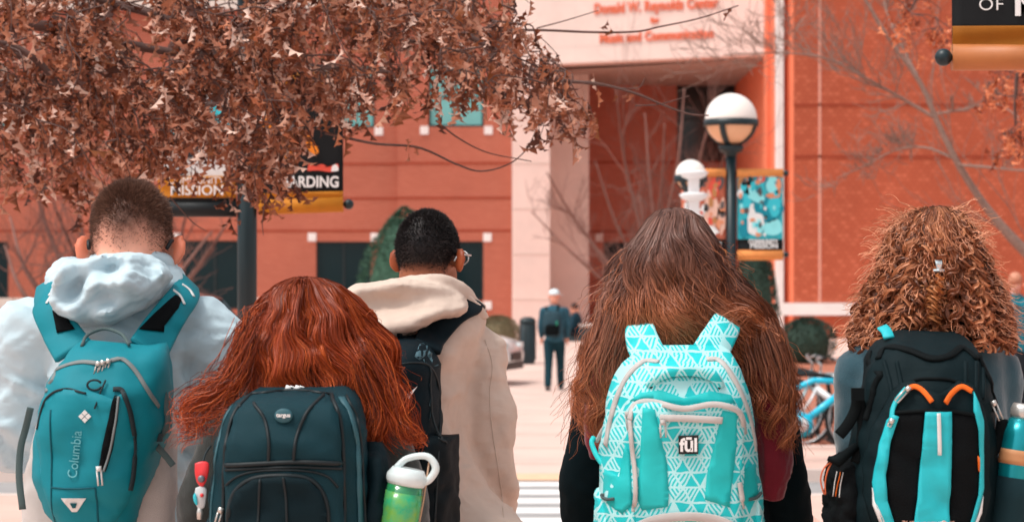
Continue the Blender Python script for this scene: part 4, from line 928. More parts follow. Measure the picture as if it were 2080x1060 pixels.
def hand_mb(mb, wr, d, up, s):
    """palm, four curled fingers of different length and a thumb from the palm's side"""
    d = np.array(d)/np.linalg.norm(d); up = np.array(up)-d*np.dot(up, d); up /= np.linalg.norm(up); sd = np.cross(d, up)*s
    P = lambda a, b, c: wr+d*a+sd*b+up*c
    mb.tube([P(0, 0, 0), P(.03, 0, 0), P(.06, 0, 0), P(.088, 0, 0)], [.026, .032, .036, .030], 10)
    for k, (b, L_) in enumerate(((-.030, .062), (-.010, .074), (.010, .068), (.028, .052))):
        mb.tube([P(.078, b, 0), P(.078+L_*.45, b*1.05, -.006), P(.078+L_*.75, b*1.05, -.022), P(.078+L_*.85, b, -.040)], [.0095, .0088, .0075], 7)
    mb.tube([P(.020, -.026, -.004), P(.045, -.050, -.012), P(.068, -.058, -.022), P(.082, -.052, -.034)], [.013, .011, .0085], 7)
def wrinkle(me, amp, freq, seed=1, stretch=(1, 1, 1), ridge=True, fine=0.4, zmax=None, second=2.3):
    v = mverts(me); n = mnormals(me); q = v*np.array(stretch)*freq
    wq = q+0.6*np.stack([perlin(q*.6+3.1, seed+5), perlin(q*.6+7.7, seed+6), perlin(q*.6+1.3, seed+7)], 1)
    a = perlin(wq, seed); b = perlin(wq*second+5.2, seed+1)
    if ridge: d = (0.5-np.abs(a)*1.6)+fine*(0.5-np.abs(b)*1.6)
    else: d = a+fine*b
    if zmax is not None: d = d*np.clip((zmax-v[:, 2])/.06, 0.15, 1)
    setverts(me, v+n*(d*amp)[:, None])
def crumple(me, amp, freq, seed=1, n=7, warp=.5, stretch=(1, 1, 1), sharp=1.0, rot=0.0):
    """creased cloth: flat facets meeting in sharp folds"""
    rg = np.random.default_rng(seed); v = mverts(me); nn = mnormals(me); q = (v @ np.array(Matrix.Rotation(R(rot), 3, 'Y')))*np.array(stretch); wq = q+warp/freq*np.stack([perlin(q*freq*.45+1.7, seed+1), perlin(q*freq*.45+8.1, seed+2), perlin(q*freq*.45+4.4, seed+3)], 1)*2.2
    d = np.zeros(len(v)); tot = 0
    for i in range(n):
        a = rg.normal(size=3); a /= np.linalg.norm(a); f = freq*rg.uniform(.55, 1.9); u = (wq @ a)*f+rg.random(); t_ = np.abs((u-np.floor(u))*2-1)**sharp; m_ = .35+.65*(perlin(q*freq*.5+i*3.7, seed+9) > -.05); d += (t_-.5)*m_/f; tot += 1/f
    setverts(me, v+nn*(d/tot*amp*2.4)[:, None])
def pushout(path, bvh, off):
    out = []
    for p in path:
        l, n, i, dd = bvh.find_nearest(Vector(p)); s = (Vector(p)-l).dot(n)
        out.append(np.array(l+n*off) if s < off else np.array(p))
    out = np.array(out)
    for _ in range(2): out[1:-1] = (out[:-2]+2*out[1:-1]+out[2:])/4
    return out
def person(sp):
    Y = sp['Y']; J = lambda px, py, dy=0.0: W(px, py, Y+dy)
    sp['J'] = J; g = sp.get('ground', 0.0); face = R(sp.get('face', 0)); vox = sp.get('voxel', .009)
    fx = np.array((math.sin(face), math.cos(face), 0)); rx = np.array((math.cos(face), -math.sin(face), 0))
    rows = [(WZ(py, Y), WX((a+b)/2, Y), dy, (b-a)/2/FOC*Y, ry) for py, a, b, ry, dy in sp['torso']]
    cx0 = rows[len(rows)//2][1]; base = (cx0, Y, g); t = thing('person', sp['label'], 'person', base); sp['root'] = t
    hc = J(*sp['head']); k = sp.get('hk', 1.0); pitch = R(sp.get('pitch', 0)); hface = face+R(sp.get('yaw', 0))
    sp['hc'] = hc; sp['hface'] = hface; sp['hpitch'] = pitch; sp['k'] = k
    htop = hc[2]+.12; hipz = g+(htop-g)*.50; kz = g+(htop-g)*.275; az = g+(htop-g)*.05
    zs = np.array([r[0] for r in rows]); order = np.argsort(zs)
    at = lambda z, i: float(np.interp(z, zs[order], np.array([r[i] for r in rows])[order]))
    # --- skin figure
    mb = MB(); head_mb(mb, hc, k, hface, pitch, sp.get('ears', True))
    nb = np.array((rows[0][1], Y+rows[0][2], rows[0][0])); skull = hc+rot_local(np.array((0, -.03, -.06)), hface, pitch)
    nr = .056*k; low = nb+(nb-skull)*.4; mb.tube(resample([skull, nb, low], 8), [nr*.94, nr, nr*1.15], 18)
    tz = np.linspace(rows[0][0]-.02, hipz-.05, 14)
    def tr(z, kk, e=2.4, n=26):
        return [tuple(np.array((at(z, 1), Y+at(z, 2), z))+rx*p[0]*1.0+fx*p[1]) for p in [(q[0], q[1]) for q in sring(0, 0, 0, at(z, 3)*kk, at(z, 4)*kk, n, e)]]
    mb.loft([tr(z, .80) for z in tz])
    arms = {}
    for s, key in ((-1, 'L'), (1, 'R')):
        a = sp['arm'+key]; S, E, H = J(*a[0]), J(*a[1]), J(*a[2]); arms[key] = (S, E, H, a[3])
        q = a[3]*.66; mb.tube(resample([S, E, H], 14), [q, q*.85, q*.8, q*.62, q*.55], 12)
        dd = H-E; dd /= np.linalg.norm(dd); hand_mb(mb, H-dd*.01, dd, fx*.3+np.array((0, 0, .8)) if abs(dd[2]) < .7 else rx*-s, s)
    legs = []; st = sp.get('stride', .05)
    for s in (-1, 1):
        hp = np.array((cx0, Y, hipz))+rx*s*.092; kn = np.array((cx0, Y, kz))+rx*s*.085+fx*(st*s*.5+.02); an = np.array((cx0, Y, az))+rx*s*.08+fx*(st*s); legs.append((hp, kn, an))
        mb.tube(resample([hp+np.array((0, 0, .02)), kn, an], 14), [.082, .070, .052, .05, .036], 14)
        ft = an+fx*.14; mb.tube([an+fx*-.035+np.array((0, 0, -.03)), an+fx*.05+np.array((0, 0, -.035)), ft+np.array((0, 0, -.05))], [.034, .036, .028], 10)
    me = fuse(mb, vox, 4); v = mverts(me)
    sc = np.array(sp['skin'][0][:3]); dp = np.array(sp['skin'][1][:3]); col = np.tile(np.r_[sc, 1.0], (len(v), 1))
    if 'scalp' in sp:
        lv = (v-hc); lv = lv @ np.array(Matrix.Rotation(-hface, 3, 'Z') @ Matrix.Rotation(-pitch, 3, 'X')); f = sp['scalp'][0](lv); f = np.clip(f+.06*perlin(v*60, 3), 0, 1)
        col[:, :3] = col[:, :3]*(1-f[:, None])+np.array(sp['scalp'][1][:3])*f[:, None]
    earm = (np.abs((v-hc) @ rx) > .086*k) & (np.abs(v[:, 2]-hc[2]) < .06); col[earm, :3] = col[earm, :3]*.45+dp*.55  # ears tinted orange: their backlit glow is put into the skin colour
    paint(me, 'tone', col); body = link('body', me, sp['skin'][2], t); sp['body'] = body
    for s in (-1, 1):
        e = MB(); c = hc+rot_local(np.array((s*.031*k, .079*k, .0)), hface, pitch); e.ball(c, .0125, 12, 8); e.build('eye', mat('eye_white', sr(235, 230, 226), .2), t)
    # --- garment
    if 'top' in sp:
        jm, wr, hem = sp['top']; mb = MB(); hz = hipz-hem if hem is not None else hipz
        tz = np.linspace(rows[0][0], hz, 26); mb.loft([tr(z, 1.0, 2.5, 30) for z in tz])
        for key in 'LR':
            S, E, H, q = arms[key]; inner = S+(np.array((at(S[2], 1), S[1], S[2]))-S)*.5
            mb.tube(spline([inner, S, S+(E-S)*.5, E, E+(H-E)*.5, E+(H-E)*.96], 20), [q*.95, q*1.05, q, q*.98, q*.92, q*.66], 18)
        me = fuse(mb, sp.get('jvox', .0085), 7)
        for w_ in wr:
            w_ = dict(w_); (crumple if w_.pop('crumple', False) else wrinkle)(me, **w_)
        sp['jacket'] = link(sp.get('topname', 'jacket'), me, jm, t); sp['jbvh'] = bvh_of(sp['jacket'])
    # --- trousers and shoes
    mb = MB(); mb.loft([tr(z, .97 if 'top' not in sp else .93) for z in np.linspace(hipz+.10, hipz-.06, 6)])
    for hp, kn, an in legs: mb.tube(resample([hp, kn, an+np.array((0, 0, -.01))], 14), [.100, .086, .070, .066, .060], 16)
    me = fuse(mb, max(.015, vox*1.6), 4); wrinkle(me, .006, 12, 8); link('trousers', me, sp['pants'], t)
    for hp, kn, an in legs:
        b = MB(); R_ = []
        for u, w_, h_ in ((-.075, .026, .05), (-.05, .036, .075), (.0, .040, .085), (.06, .042, .06), (.12, .046, .045), (.17, .040, .034), (.195, .022, .022)):
            c = np.array((an[0], an[1], g))+fx*u; R_.append([tuple(c+rx*w_*math.cos(a)*(1 if math.sin(a) > -.5 else 1.02)+np.array((0, 0, max(0.0, h_*.5+h_*.62*math.sin(a))))) for a in np.linspace(0, 6.283, 14, endpoint=False)])
        b.loft(R_); b.build('shoe', sp['shoes'], t)
    sp['rx'], sp['fx'] = rx, fx
    return t
def strand_mesh(paths, r0, r1, cols, name, m, parent, sides=2, midr=None):
    """many fine hair shafts as real tapered tubes; paths (n,k,3), cols (n,3) or (n,k,3)"""
    P = np.asarray(paths, float); n, k, _ = P.shape; T = np.gradient(P, axis=1); T /= np.linalg.norm(T, axis=2, keepdims=True)+1e-12
    ref = np.array((.35, .9, .2)); U = np.cross(T, ref); U /= np.linalg.norm(U, axis=2, keepdims=True)+1e-9; V = np.cross(T, U)
    s = np.linspace(0, 1, k); rad = r0+(r1-r0)*s**1.5
    rad = np.asarray(rad)[None, :] * (np.ones((n, 1)) if midr is None else np.asarray(midr)[:, None])
    if sides == 3:
        a = np.arange(sides)*2*math.pi/sides; vv = P[:, :, None]+rad[:, :, None, None]*(np.cos(a)[None, None, :, None]*U[:, :, None]+np.sin(a)[None, None, :, None]*V[:, :, None])
        idx = np.arange(n*k*sides).reshape(n, k, sides); q = np.stack([idx[:, :-1], np.roll(idx, -1, 2)[:, :-1], np.roll(idx, -1, 2)[:, 1:], idx[:, 1:]], -1).reshape(-1, 4)
    else:   # fine shafts as narrow bands, each turned its own way
        tw = np.random.default_rng(n).uniform(-.9, .9, (n, 1, 1)); Wd = U*np.cos(tw)+V*np.sin(tw); vv = P[:, :, None]+rad[:, :, None, None]*np.array((-1.25, 1.25))[None, None, :, None]*Wd[:, :, None]
        idx = np.arange(n*k*2).reshape(n, k, 2); q = np.stack([idx[:, :-1, 0], idx[:, :-1, 1], idx[:, 1:, 1], idx[:, 1:, 0]], -1).reshape(-1, 4)
    me = bpy.data.meshes.new(name); nv = n*k*sides; me.vertices.add(nv); me.vertices.foreach_set('co', vv.ravel())
    me.loops.add(q.size); me.loops.foreach_set('vertex_index', q.ravel().astype(np.int32)); me.polygons.add(len(q)); me.polygons.foreach_set('loop_start', np.arange(0, q.size, 4, dtype=np.int32))
    me.update(calc_edges=True); me.validate()
    c = np.asarray(cols, float); c = np.repeat(c[:, None], k, 1) if c.ndim == 2 else c
    c4 = np.concatenate([np.repeat(c[:, :, None], sides, 2).reshape(-1, 3), np.ones((nv, 1))], 1); paint(me, 'tone', c4)
    o = link(name, me, m, parent); return o
class Envelope:
    """outline of a head of hair: rows of (pixel row, left, right, depth towards camera)"""
    def __init__(s, rows, Y): s.r = np.array(sorted(rows), float); s.Y = Y
    def at(s, py):
        r = s.r; i = lambda k: np.interp(py, r[:, 0], r[:, k]); return i(1), i(2), i(3)
    def pos(s, py, phi, lay):
        xl, xr, d = s.at(py); cx = (xl+xr)/2; w_ = (xr-xl)/2
        return np.stack([(cx+w_*np.sin(phi)*lay-1040)/FOC*s.Y, s.Y-d*np.cos(phi)*lay, EYE+(600-py)/FOC*s.Y], -1)
def lerp3(a, b, t): return np.array(a)[None]*(1-t[:, None])+np.array(b)[None]*t[:, None]
def long_hair(env, top, end, parent, name, m, pal, nlock, per, k=18, wave=(.004, .016), freq=2.2, spread=.06, seed=1, phimax=2.2, r=(.0009, .0005), stray=.003, layers=(.86, 1.02), tips=None, clump=.7, dens=None, wob=1.0, coh=False, lump=0.0, lf=(2.2, 75.0)):
    rg = np.random.default_rng(seed); P = []; C = []
    s = np.linspace(0, 1, k)
    for i in range(nlock):
        phi0 = rg.uniform(-phimax, phimax) if dens is None else dens(rg); lay = rg.uniform(*layers); e = end(phi0, rg); t0 = top+rg.uniform(0, 10)+abs(phi0)*2
        ph = phi0*1.6+lay*9+rg.normal(0, .6) if coh else rg.uniform(0, 6.28); f = freq*(rg.uniform(.9, 1.12) if coh else rg.uniform(.75, 1.3)); am = rg.uniform(.6, 1.4)*wob; lc = rg.random()
        for j in range(per):
            dphi = rg.normal(0, spread); phi = phi0+dphi*(1-clump*s)+(rg.normal(0, .02)); py = t0+(e+rg.normal(0, 12)-t0)*s**1.08
            q = env.pos(py, phi, lay+rg.normal(0, .012)); A = (wave[0]+(wave[1]-wave[0])*s**1.2)*am
            L_ = (e-t0)/300.0; an = 2*math.pi*f*s*L_+ph+rg.normal(0, .12)
            q[:, 0] += A*np.sin(an)+stray*np.cumsum(rg.normal(0, .3, k))*s*.5; q[:, 1] -= A*.7*np.cos(an)*np.sign(np.cos(phi0)); q[:, 2] += A*.25*np.sin(2*an)
            if lump:
                g_ = np.stack([phi*lf[0]+0*s, py/lf[1], np.full(k, seed*1.7+lay*6)], 1); w1_ = np.clip(s*3, 0, 1)*lump; q[:, 1] += perlin(g_, 3)*1.6*w1_; q[:, 0] += perlin(g_+9.3, 4)*1.4*w1_
            P.append(q); u = np.clip(lc*.55+rg.random()*.45, 0, 1)
            c = pal(u, s, phi0); C.append(c)
    return strand_mesh(np.array(P), r[0], r[1], np.array(C), name, m, parent, midr=rg.uniform(.7, 1.25, len(P)))
def hair_shell(env, top, bot, parent, m, col, k=.84, n=18, phimax=math.pi, name='under_hair'):
    rings = []; 
    for py in np.linspace(top+6, bot, n): rings.append([tuple(p) for p in env.pos(np.full(26, py), np.linspace(-math.pi, math.pi, 26, endpoint=False), k)])
    # the face side is pulled in so the shell hugs the skull
    b = MB(); rings = [[(x, min(y, env.Y+.055), z) for x, y, z in q] for q in rings]; b.loft(rings[::-1]); me = bpy.data.meshes.new(name); me.from_pydata(b.v, [], b.f); paint(me, 'tone', np.tile(np.r_[np.array(col[:3]), 1], (len(b.v), 1)))
    return link(name, me, m, parent)
def lock_along(paths_px, env_Y, dy, n, spreadm, seed, k=22, curl=0.006, freq=2.0, flare=0.5):
    """loose lock following a given line"""
    rg = np.random.default_rng(seed); p = spline(paths_px, k); base = np.array([W(a[0], a[1], env_Y) for a in p]); base[:, 1] = env_Y-dy; s = np.linspace(0, 1, k); out = []
    for i in range(n):
        o = rg.normal(0, spreadm, 3); an = 2*math.pi*freq*s+rg.normal(0, .35)+(seed % 6); q = base+o[None]*(1-.55*s)[:, None]+np.stack([curl*np.sin(an)*s, curl*np.cos(an)*s, curl*.4*np.sin(an*1.3)*s], 1)
        q += np.cumsum(rg.normal(0, .0009, (k, 3)), 0)*flare*2; out.append(q)
    return out

def draped(outline, ctrl, Y, name, m, parent, thick=.03, grid=.007, fine=(), extra=None, vox=.0045, smooth=3, sig=.030, soft=1.0):
    """folded cloth lying on the back: hills and hollows set by (px, py, height towards the viewer) points"""
    O = np.array([(W(a, b, Y)[0], W(a, b, Y)[2]) for a, b in spline(list(outline)+[outline[0]], 90)[:-1]])
    C = np.array([(W(a, b, Y)[0], W(a, b, Y)[2], h) for a, b, h in ctrl]); mean = C[:, 2].mean(); C[:, 2] = mean+(C[:, 2]-mean)*soft
    K = lambda A, B: np.exp(-(np.sum((A[:, None]-B[None])**2, 2))/(2*sig**2))
    wgt = np.linalg.solve(K(C[:, :2], C[:, :2])+np.eye(len(C))*.02, C[:, 2]-mean)
    xs = np.arange(O[:, 0].min(), O[:, 0].max(), grid); zs = np.arange(O[:, 1].min(), O[:, 1].max(), grid)
    pts = [tuple(p) for p in O]+[(x, z) for x in xs for z in zs if inside(x, z, O, grid*.5)]; n = len(O)
    r = delaunay_2d_cdt([Vector(p) for p in pts], [(i, (i+1) % n) for i in range(n)], [], 1, 1e-6)
    Q = np.array([tuple(q) for q in r[0]]); h = mean+K(Q, C[:, :2]) @ wgt
    dist = np.min(np.hypot(Q[:, 0][:, None]-O[:, 0][None], Q[:, 1][:, None]-O[:, 1][None]), 1); rim = np.sqrt(np.clip(dist/.022, 0, 1)*(2-np.clip(dist/.022, 0, 1)))
    h = h*(.35+.65*rim); k = len(Q); vv = [(q[0], Y-a, q[1]) for q, a in zip(Q, h)]+[(q[0], Y+thick, q[1]) for q in Q]
    fs = [tuple(f) for f in r[2]]; ed = {(a, b) for f in fs for a, b in zip(f, f[1:]+f[:1])}; side = [(b, a, a+k, b+k) for a, b in ed if (b, a) not in ed]
    mb = MB(); mb.add(vv, fs+[tuple(i+k for i in f[::-1]) for f in fs]+side)
    # consistent outward faces before the skin is rebuilt
    if extra: extra(mb)
    me = fuse(mb, vox, smooth)
    for w_ in fine:
        w_ = dict(w_); (crumple if w_.pop('crumple', False) else wrinkle)(me, **w_)
    return link(name, me, m, parent)
# ---------------------------------------------------------------- the five students seen from behind
SK_LIGHT = (sr(244, 172, 146), sr(240, 116, 74)); SK_BROWN = (sr(158, 92, 62), sr(190, 88, 44))
M_SKL = skin_mat('fair_skin', SK_LIGHT[0], None); M_SKB = skin_mat('brown_skin', SK_BROWN[0], None)
M_JEAN = fabric('blue_denim', sr(58, 78, 96), .85); M_DKP_ = fabric('dark_trousers', sr(30, 36, 42), .85); M_SHOE = mat('dark_shoe', sr(40, 38, 38), .6)
M_HAIR = hair_mat('hair_shaft')
# ---- man in the pale crinkled jacket
def crease(m, strength=.5, scale=(9, 9, 24), rot=24, seed=0.0, dist=.012):
    """long sharp creases in light shell cloth"""
    n = m.node_tree.nodes; l = m.node_tree.links; tc = [x for x in n if x.type == 'TEX_COORD'][0]; b = n['Principled BSDF']; prev = b.inputs['Normal'].links[0].from_socket if b.inputs['Normal'].links else None
    for k, (sc, rt, st) in enumerate(((1.0, rot, strength), (2.3, -rot*.6, strength*.6))):
        mp = n.new('ShaderNodeMapping'); mp.inputs['Rotation'].default_value = (0, R(rt), 0); mp.inputs['Location'].default_value = (seed, seed, k*3.3); mp.inputs['Scale'].default_value = tuple(c*sc for c in scale); l.new(tc.outputs['Object'], mp.inputs['Vector'])
        t_ = n.new('ShaderNodeTexNoise'); t_.noise_type = 'RIDGED_MULTIFRACTAL'; t_.inputs['Scale'].default_value = 1.0; t_.inputs['Detail'].default_value = 2.0; t_.inputs['Distortion'].default_value = .6; l.new(mp.outputs[0], t_.inputs['Vector'])
        bp = n.new('ShaderNodeBump'); bp.inputs['Strength'].default_value = st; bp.inputs['Distance'].default_value = dist/sc; l.new(t_.outputs['Fac'], bp.inputs['Height'])
        if prev is not None: l.new(prev, bp.inputs['Normal'])
        prev = bp.outputs[0]
    l.new(prev, b.inputs['Normal'])
M_PALEJ = fabric('pale_crinkled_nylon', sr(194, 214, 222), .75, var=.0, weave=.05, spec=.12)
crease(M_PALEJ, .34, (8, 8, 22))
def scalpL(v):   # short clipped hair fading into the nape and temples (head space, metres)
    line = -.034+np.where(np.abs(v[:, 0]) < .05, -.012*np.cos(np.abs(v[:, 0])/.05*1.57*2), 0)
    return np.clip((v[:, 2]-line)/.065, 0, 1)*(v[:, 1] < .07)*.92
mL = dict(label='man with clipped brown hair in a pale crinkled hooded jacket', Y=5.15, head=(267, 500), hk=1.06, pitch=16, face=2, skin=(SK_LIGHT[0], SK_LIGHT[1], M_SKL), scalp=(scalpL, sr(96, 68, 56)),
 torso=[(545, 215, 322, .070, .02), (575, 165, 350, .092, .02), (600, 112, 388, .112, .02), (640, 88, 408, .130, .02), (700, 104, 392, .150, .02), (800, 104, 384, .155, .02), (900, 104, 376, .150, .02), (1000, 100, 380, .150, .02), (1120, 96, 384, .150, .02), (1300, 96, 384, .150, .02)],
 armL=[(62, 690, .02), (18, 865, .06), (120, 905, .36), .081], armR=[(422, 690, .02), (398, 880, .08), (330, 930, .36), .080],
 top=(M_PALEJ, [dict(amp=.007, freq=5, seed=3, stretch=(1, 1, 1.5)), dict(crumple=True, amp=.026, freq=7, seed=9, stretch=(.45, .8, 1.8), rot=24), dict(crumple=True, amp=.008, freq=18, seed=19, stretch=(.55, .8, 1.6), rot=-12)], .06), pants=M_JEAN, shoes=M_SHOE, jvox=.0068, voxel=.0068)
person(mL)
# bunched hood lying round the neck
def hoodroll(sp, pts, radii, m, seed, amp, name='hood', freq=16, vox=.0055, extra=None, amp2=.5, rot=-24):
    mb = MB(); mb.tube(spline(pts, 40), radii, 24)
    if extra: extra(mb)
    me = fuse(mb, vox, 6); crumple(me, amp*2.6, freq, seed, n=6, stretch=(.45, .8, 1.5), rot=rot); crumple(me, amp*amp2*1.5, freq*2.2, seed+40, stretch=(.5, .8, 1.4), rot=rot); return link(name, me, m, sp['root'])
J = mL['J']
def hood_sides(mb): mb.tube(spline([J(185, 556, .12), J(140, 556, .04), J(128, 580, -.04), J(150, 600, -.08)], 20), [.026, .036, .040, .03], 16); mb.tube(spline([J(325, 560, .12), J(346, 562, .03), J(335, 575, -.05), J(300, 590, -.08)], 20), [.024, .030, .032, .026], 16)
draped([(120, 559), (128, 538), (144, 528), (166, 529), (187, 525), (218, 518), (252, 516), (286, 517), (309, 525), (332, 536), (347, 550), (351, 561), (341, 575), (327, 590), (311, 609), (295, 627), (277, 636), (255, 647), (232, 658), (205, 661), (178, 662), (157, 656), (139, 647), (123, 634), (112, 618), (109, 597), (114, 575)],
 [(145, 543, .11), (124, 580, .105), (122, 610, .10), (140, 636, .10), (165, 650, .09), (215, 652, .07), (186, 532, .085), (240, 526, .075), (290, 526, .07), (336, 552, .075), (148, 570, .085), (166, 566, .035), (180, 582, .03), (172, 596, .04), (225, 552, .030), (246, 546, .028), (205, 548, .055), (318, 546, .022), (300, 540, .04), (332, 568, .05), (172, 616, .115), (190, 596, .125), (206, 582, .135), (237, 570, .135), (268, 553, .13), (296, 566, .115), (312, 576, .08), (196, 614, .075), (218, 602, .070), (240, 592, .085), (264, 600, .120), (290, 606, .105), (300, 618, .08), (241, 622, .115), (212, 630, .105), (190, 640, .075), (262, 630, .085), (150, 612, .08), (156, 630, .115)],
 5.03, 'hood', M_PALEJ, mL['root'], fine=[dict(crumple=True, amp=.010, freq=15, seed=5, stretch=(.5, .8, 1.5), rot=-28, warp=.8), dict(crumple=True, amp=.003, freq=38, seed=6, stretch=(.6, .8, 1.4), rot=-20)], extra=hood_sides, sig=.026, smooth=3, soft=.72)
b = MB(); b.tube(spline([J(205, 540, .12), J(200, 537, .0), J(225, 532, -.055), J(267, 528, -.07), J(308, 532, -.055), J(336, 540, .0), J(330, 545, .12)], 30), .024, 14); me = fuse(b, .006, 3); wrinkle(me, .004, 22, 2); link('collar', me, M_PALEJ, mL['root'])
# clipped hair: thousands of short shafts, longer on the crown
def short_hair(sp, dens, length, col, n, seed, parent_name='hair', rad=.0006, lean=.35, fwd=.4):
    rg = np.random.default_rng(seed); me = sp['body'].data; v = mverts(me); nn = mnormals(me); hc = sp['hc']
    M = np.array(Matrix.Rotation(-sp['hface'], 3, 'Z') @ Matrix.Rotation(-sp['hpitch'], 3, 'X')); lv = (v-hc) @ M
    d = dens(lv)*(np.linalg.norm(lv, axis=1) < .16)*(np.abs(lv[:, 0]) < .083*sp['k']); p = d/d.sum(); id_ = rg.choice(len(v), n, p=p); 
    a = v[id_]+rg.normal(0, .0028, (n, 3)); N = nn[id_]; L_ = length(lv[id_])*rg.uniform(.6, 1.2, n)
    flow = np.array((0, fwd, -.5)) @ M.T; dd = N+flow*lean+rg.normal(0, .22, (n, 3)); dd /= np.linalg.norm(dd, axis=1)[:, None]
    P = np.stack([a-N*.002, a+(dd*.9+flow*.1)*L_[:, None]], 1); c = np.array(col[0][:3])[None]+(np.array(col[1][:3])-np.array(col[0][:3]))[None]*(rg.random(n)**1.6)[:, None]
    return strand_mesh(P, rad, rad*.35, c, parent_name, M_HAIR, sp['root'], sides=3)
short_hair(mL, lambda v: scalpL(v)**1.5+.05*(scalpL(v) > .02), lambda v: .004+.015*np.clip((v[:, 2]-.03)/.07, 0, 1), (sr(74, 50, 42), sr(150, 108, 88)), 22000, 2)
for s in (-1, 1):   # spectacle arms hooked behind the ears
    c0 = mL['hc']; b = MB(); b.tube([c0+rot_local(np.array(q), mL['hface'], mL['hpitch']) for q in ((s*.088, .06, .012), (s*.090, .0, .012), (s*.088, -.022, .004), (s*.083, -.036, -.016))], .0042, 8); b.build('spectacle_arm', M_BLK, mL['root'])

# ---- red haired woman
M_GREY = fabric('charcoal_knit', sr(46, 50, 48), .9, var=.12, weave=.5, wscale=500, sheen=.3)
rW = dict(label='woman with wavy red hair in a charcoal sweater', Y=4.8, head=(616, 690), hk=.96, pitch=12, face=0, skin=(SK_LIGHT[0], SK_LIGHT[1], M_SKL),
 torso=[(752, 560, 672, .060, .02), (782, 505, 728, .085, .02), (810, 465, 768, .105, .02), (850, 450, 785, .120, .02), (950, 455, 780, .130, .02), (1060, 465, 770, .130, .02), (1200, 470, 765, .135, .02), (1400, 465, 770, .140, .02)],
 armL=[(487, 850, .02), (415, 1035, .03), (440, 1200, .20), .057], armR=[(752, 850, .02), (815, 1015, .02), (805, 1190, .18), .058],
 top=(M_GREY, [dict(amp=.007, freq=9, seed=5, stretch=(1, 1, 1.2)), dict(amp=.002, freq=40, seed=6)], .05), topname='sweater', pants=M_DKP_, shoes=M_SHOE)
person(rW)
envR = Envelope([(560, 612, 628, .01), (566, 585, 660, .06), (580, 556, 694, .10), (605, 536, 722, .125), (640, 520, 745, .14), (690, 502, 778, .155), (740, 488, 806, .165), (800, 470, 818, .17), (870, 452, 826, .17), (950, 450, 830, .17)], 4.80)
def palR(u, s, phi):
    a = lerp3(sr(96, 38, 18), sr(176, 70, 26), np.clip(s*1.1, 0, 1)) if False else None
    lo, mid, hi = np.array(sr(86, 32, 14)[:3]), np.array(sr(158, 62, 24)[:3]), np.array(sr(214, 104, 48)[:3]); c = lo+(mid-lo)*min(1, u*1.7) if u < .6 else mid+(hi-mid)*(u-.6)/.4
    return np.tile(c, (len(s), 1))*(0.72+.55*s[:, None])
def endR(phi, rg):
    x = math.sin(phi)
    if abs(phi) < .75: return rg.uniform(772, 800)
    if x > 0: return rg.uniform(790, 905)
    return rg.uniform(690, 750) if abs(phi) > 1.0 else rg.uniform(740, 795)
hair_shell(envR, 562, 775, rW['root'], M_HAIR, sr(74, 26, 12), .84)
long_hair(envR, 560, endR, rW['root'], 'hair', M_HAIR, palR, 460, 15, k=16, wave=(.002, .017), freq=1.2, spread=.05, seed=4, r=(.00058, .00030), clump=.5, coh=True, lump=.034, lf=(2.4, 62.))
P = []
for i, pts in enumerate(([(520, 660), (492, 720), (460, 770), (420, 800), (395, 840), (408, 858), (430, 850)], [(515, 680), (490, 740), (450, 790), (405, 818), (385, 852), (396, 868)], [(510, 700), (480, 770), (440, 810), (415, 838), (400, 872), (384, 884)], [(520, 690), (500, 750), (478, 800), (455, 835), (440, 850)], [(525, 700), (500, 770), (470, 800), (430, 812), (398, 826), (386, 838)], [(518, 640), (500, 700), (470, 752), (440, 782), (415, 812)])):
    P += lock_along(pts, 4.74, .08, 60, .010, i+3, curl=.013, flare=1.6)
for i, pts in enumerate(([(760, 700), (790, 760), (800, 810), (815, 850), (845, 875), (855, 892)], [(750, 720), (782, 780), (805, 830), (820, 868), (838, 890), (852, 880)], [(740, 740), (765, 800), (770, 850), (762, 890), (770, 912)], [(735, 760), (752, 820), (748, 870), (755, 905)], [(765, 720), (800, 780), (818, 830), (828, 858), (850, 868)], [(748, 700), (785, 750), (822, 800), (818, 850)], [(730, 740), (745, 790), (768, 830), (775, 880), (758, 910)])):
    P += lock_along(pts, 4.74, .10, 60, .009, i+13, curl=.007)
rg_ = np.random.default_rng(3)
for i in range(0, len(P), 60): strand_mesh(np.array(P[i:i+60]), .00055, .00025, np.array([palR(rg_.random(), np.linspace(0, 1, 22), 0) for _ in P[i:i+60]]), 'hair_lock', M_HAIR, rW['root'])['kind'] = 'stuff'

def flyaway(env, root, pal, n, rows, seed, L_=(.05, .14), out=.5, r=.0004):
    rg = np.random.default_rng(seed); P = []; C = []; k = 16; s_ = np.linspace(0, 1, k)
    for i in range(n):
        sd = rg.choice((-1, 1)); phi = sd*rg.uniform(.9, 1.9) if rg.random() < .75 else rg.uniform(-1, 1); py = rg.uniform(*rows); q = env.pos(np.array([py]), np.array([phi]), .97)[0]
        o = np.array((math.sin(phi)*out*rg.uniform(.1, 1), -abs(math.cos(phi))*.25, -1.0+rg.uniform(0, .8))); Ln = rg.uniform(*L_); an = 2*math.pi*rg.uniform(.4, 1.6)*s_+rg.uniform(0, 6); a = rg.uniform(.003, .011)
        P.append(q+o*Ln*s_[:, None]+np.stack([a*(np.cos(an)-math.cos(an[0]))*s_+math.sin(phi)*.02*np.sin(math.pi*s_)*rg.random(), a*np.sin(an)*s_, a*.5*np.sin(an)*s_], 1)); C.append(pal(rg.random(), np.linspace(.3, 1, k), phi))
    strand_mesh(np.array(P), r, r*.6, np.array(C), 'stray_hair', M_HAIR, root)['kind'] = 'stuff'
flyaway(envR, rW['root'], palR, 420, (590, 800), 5)
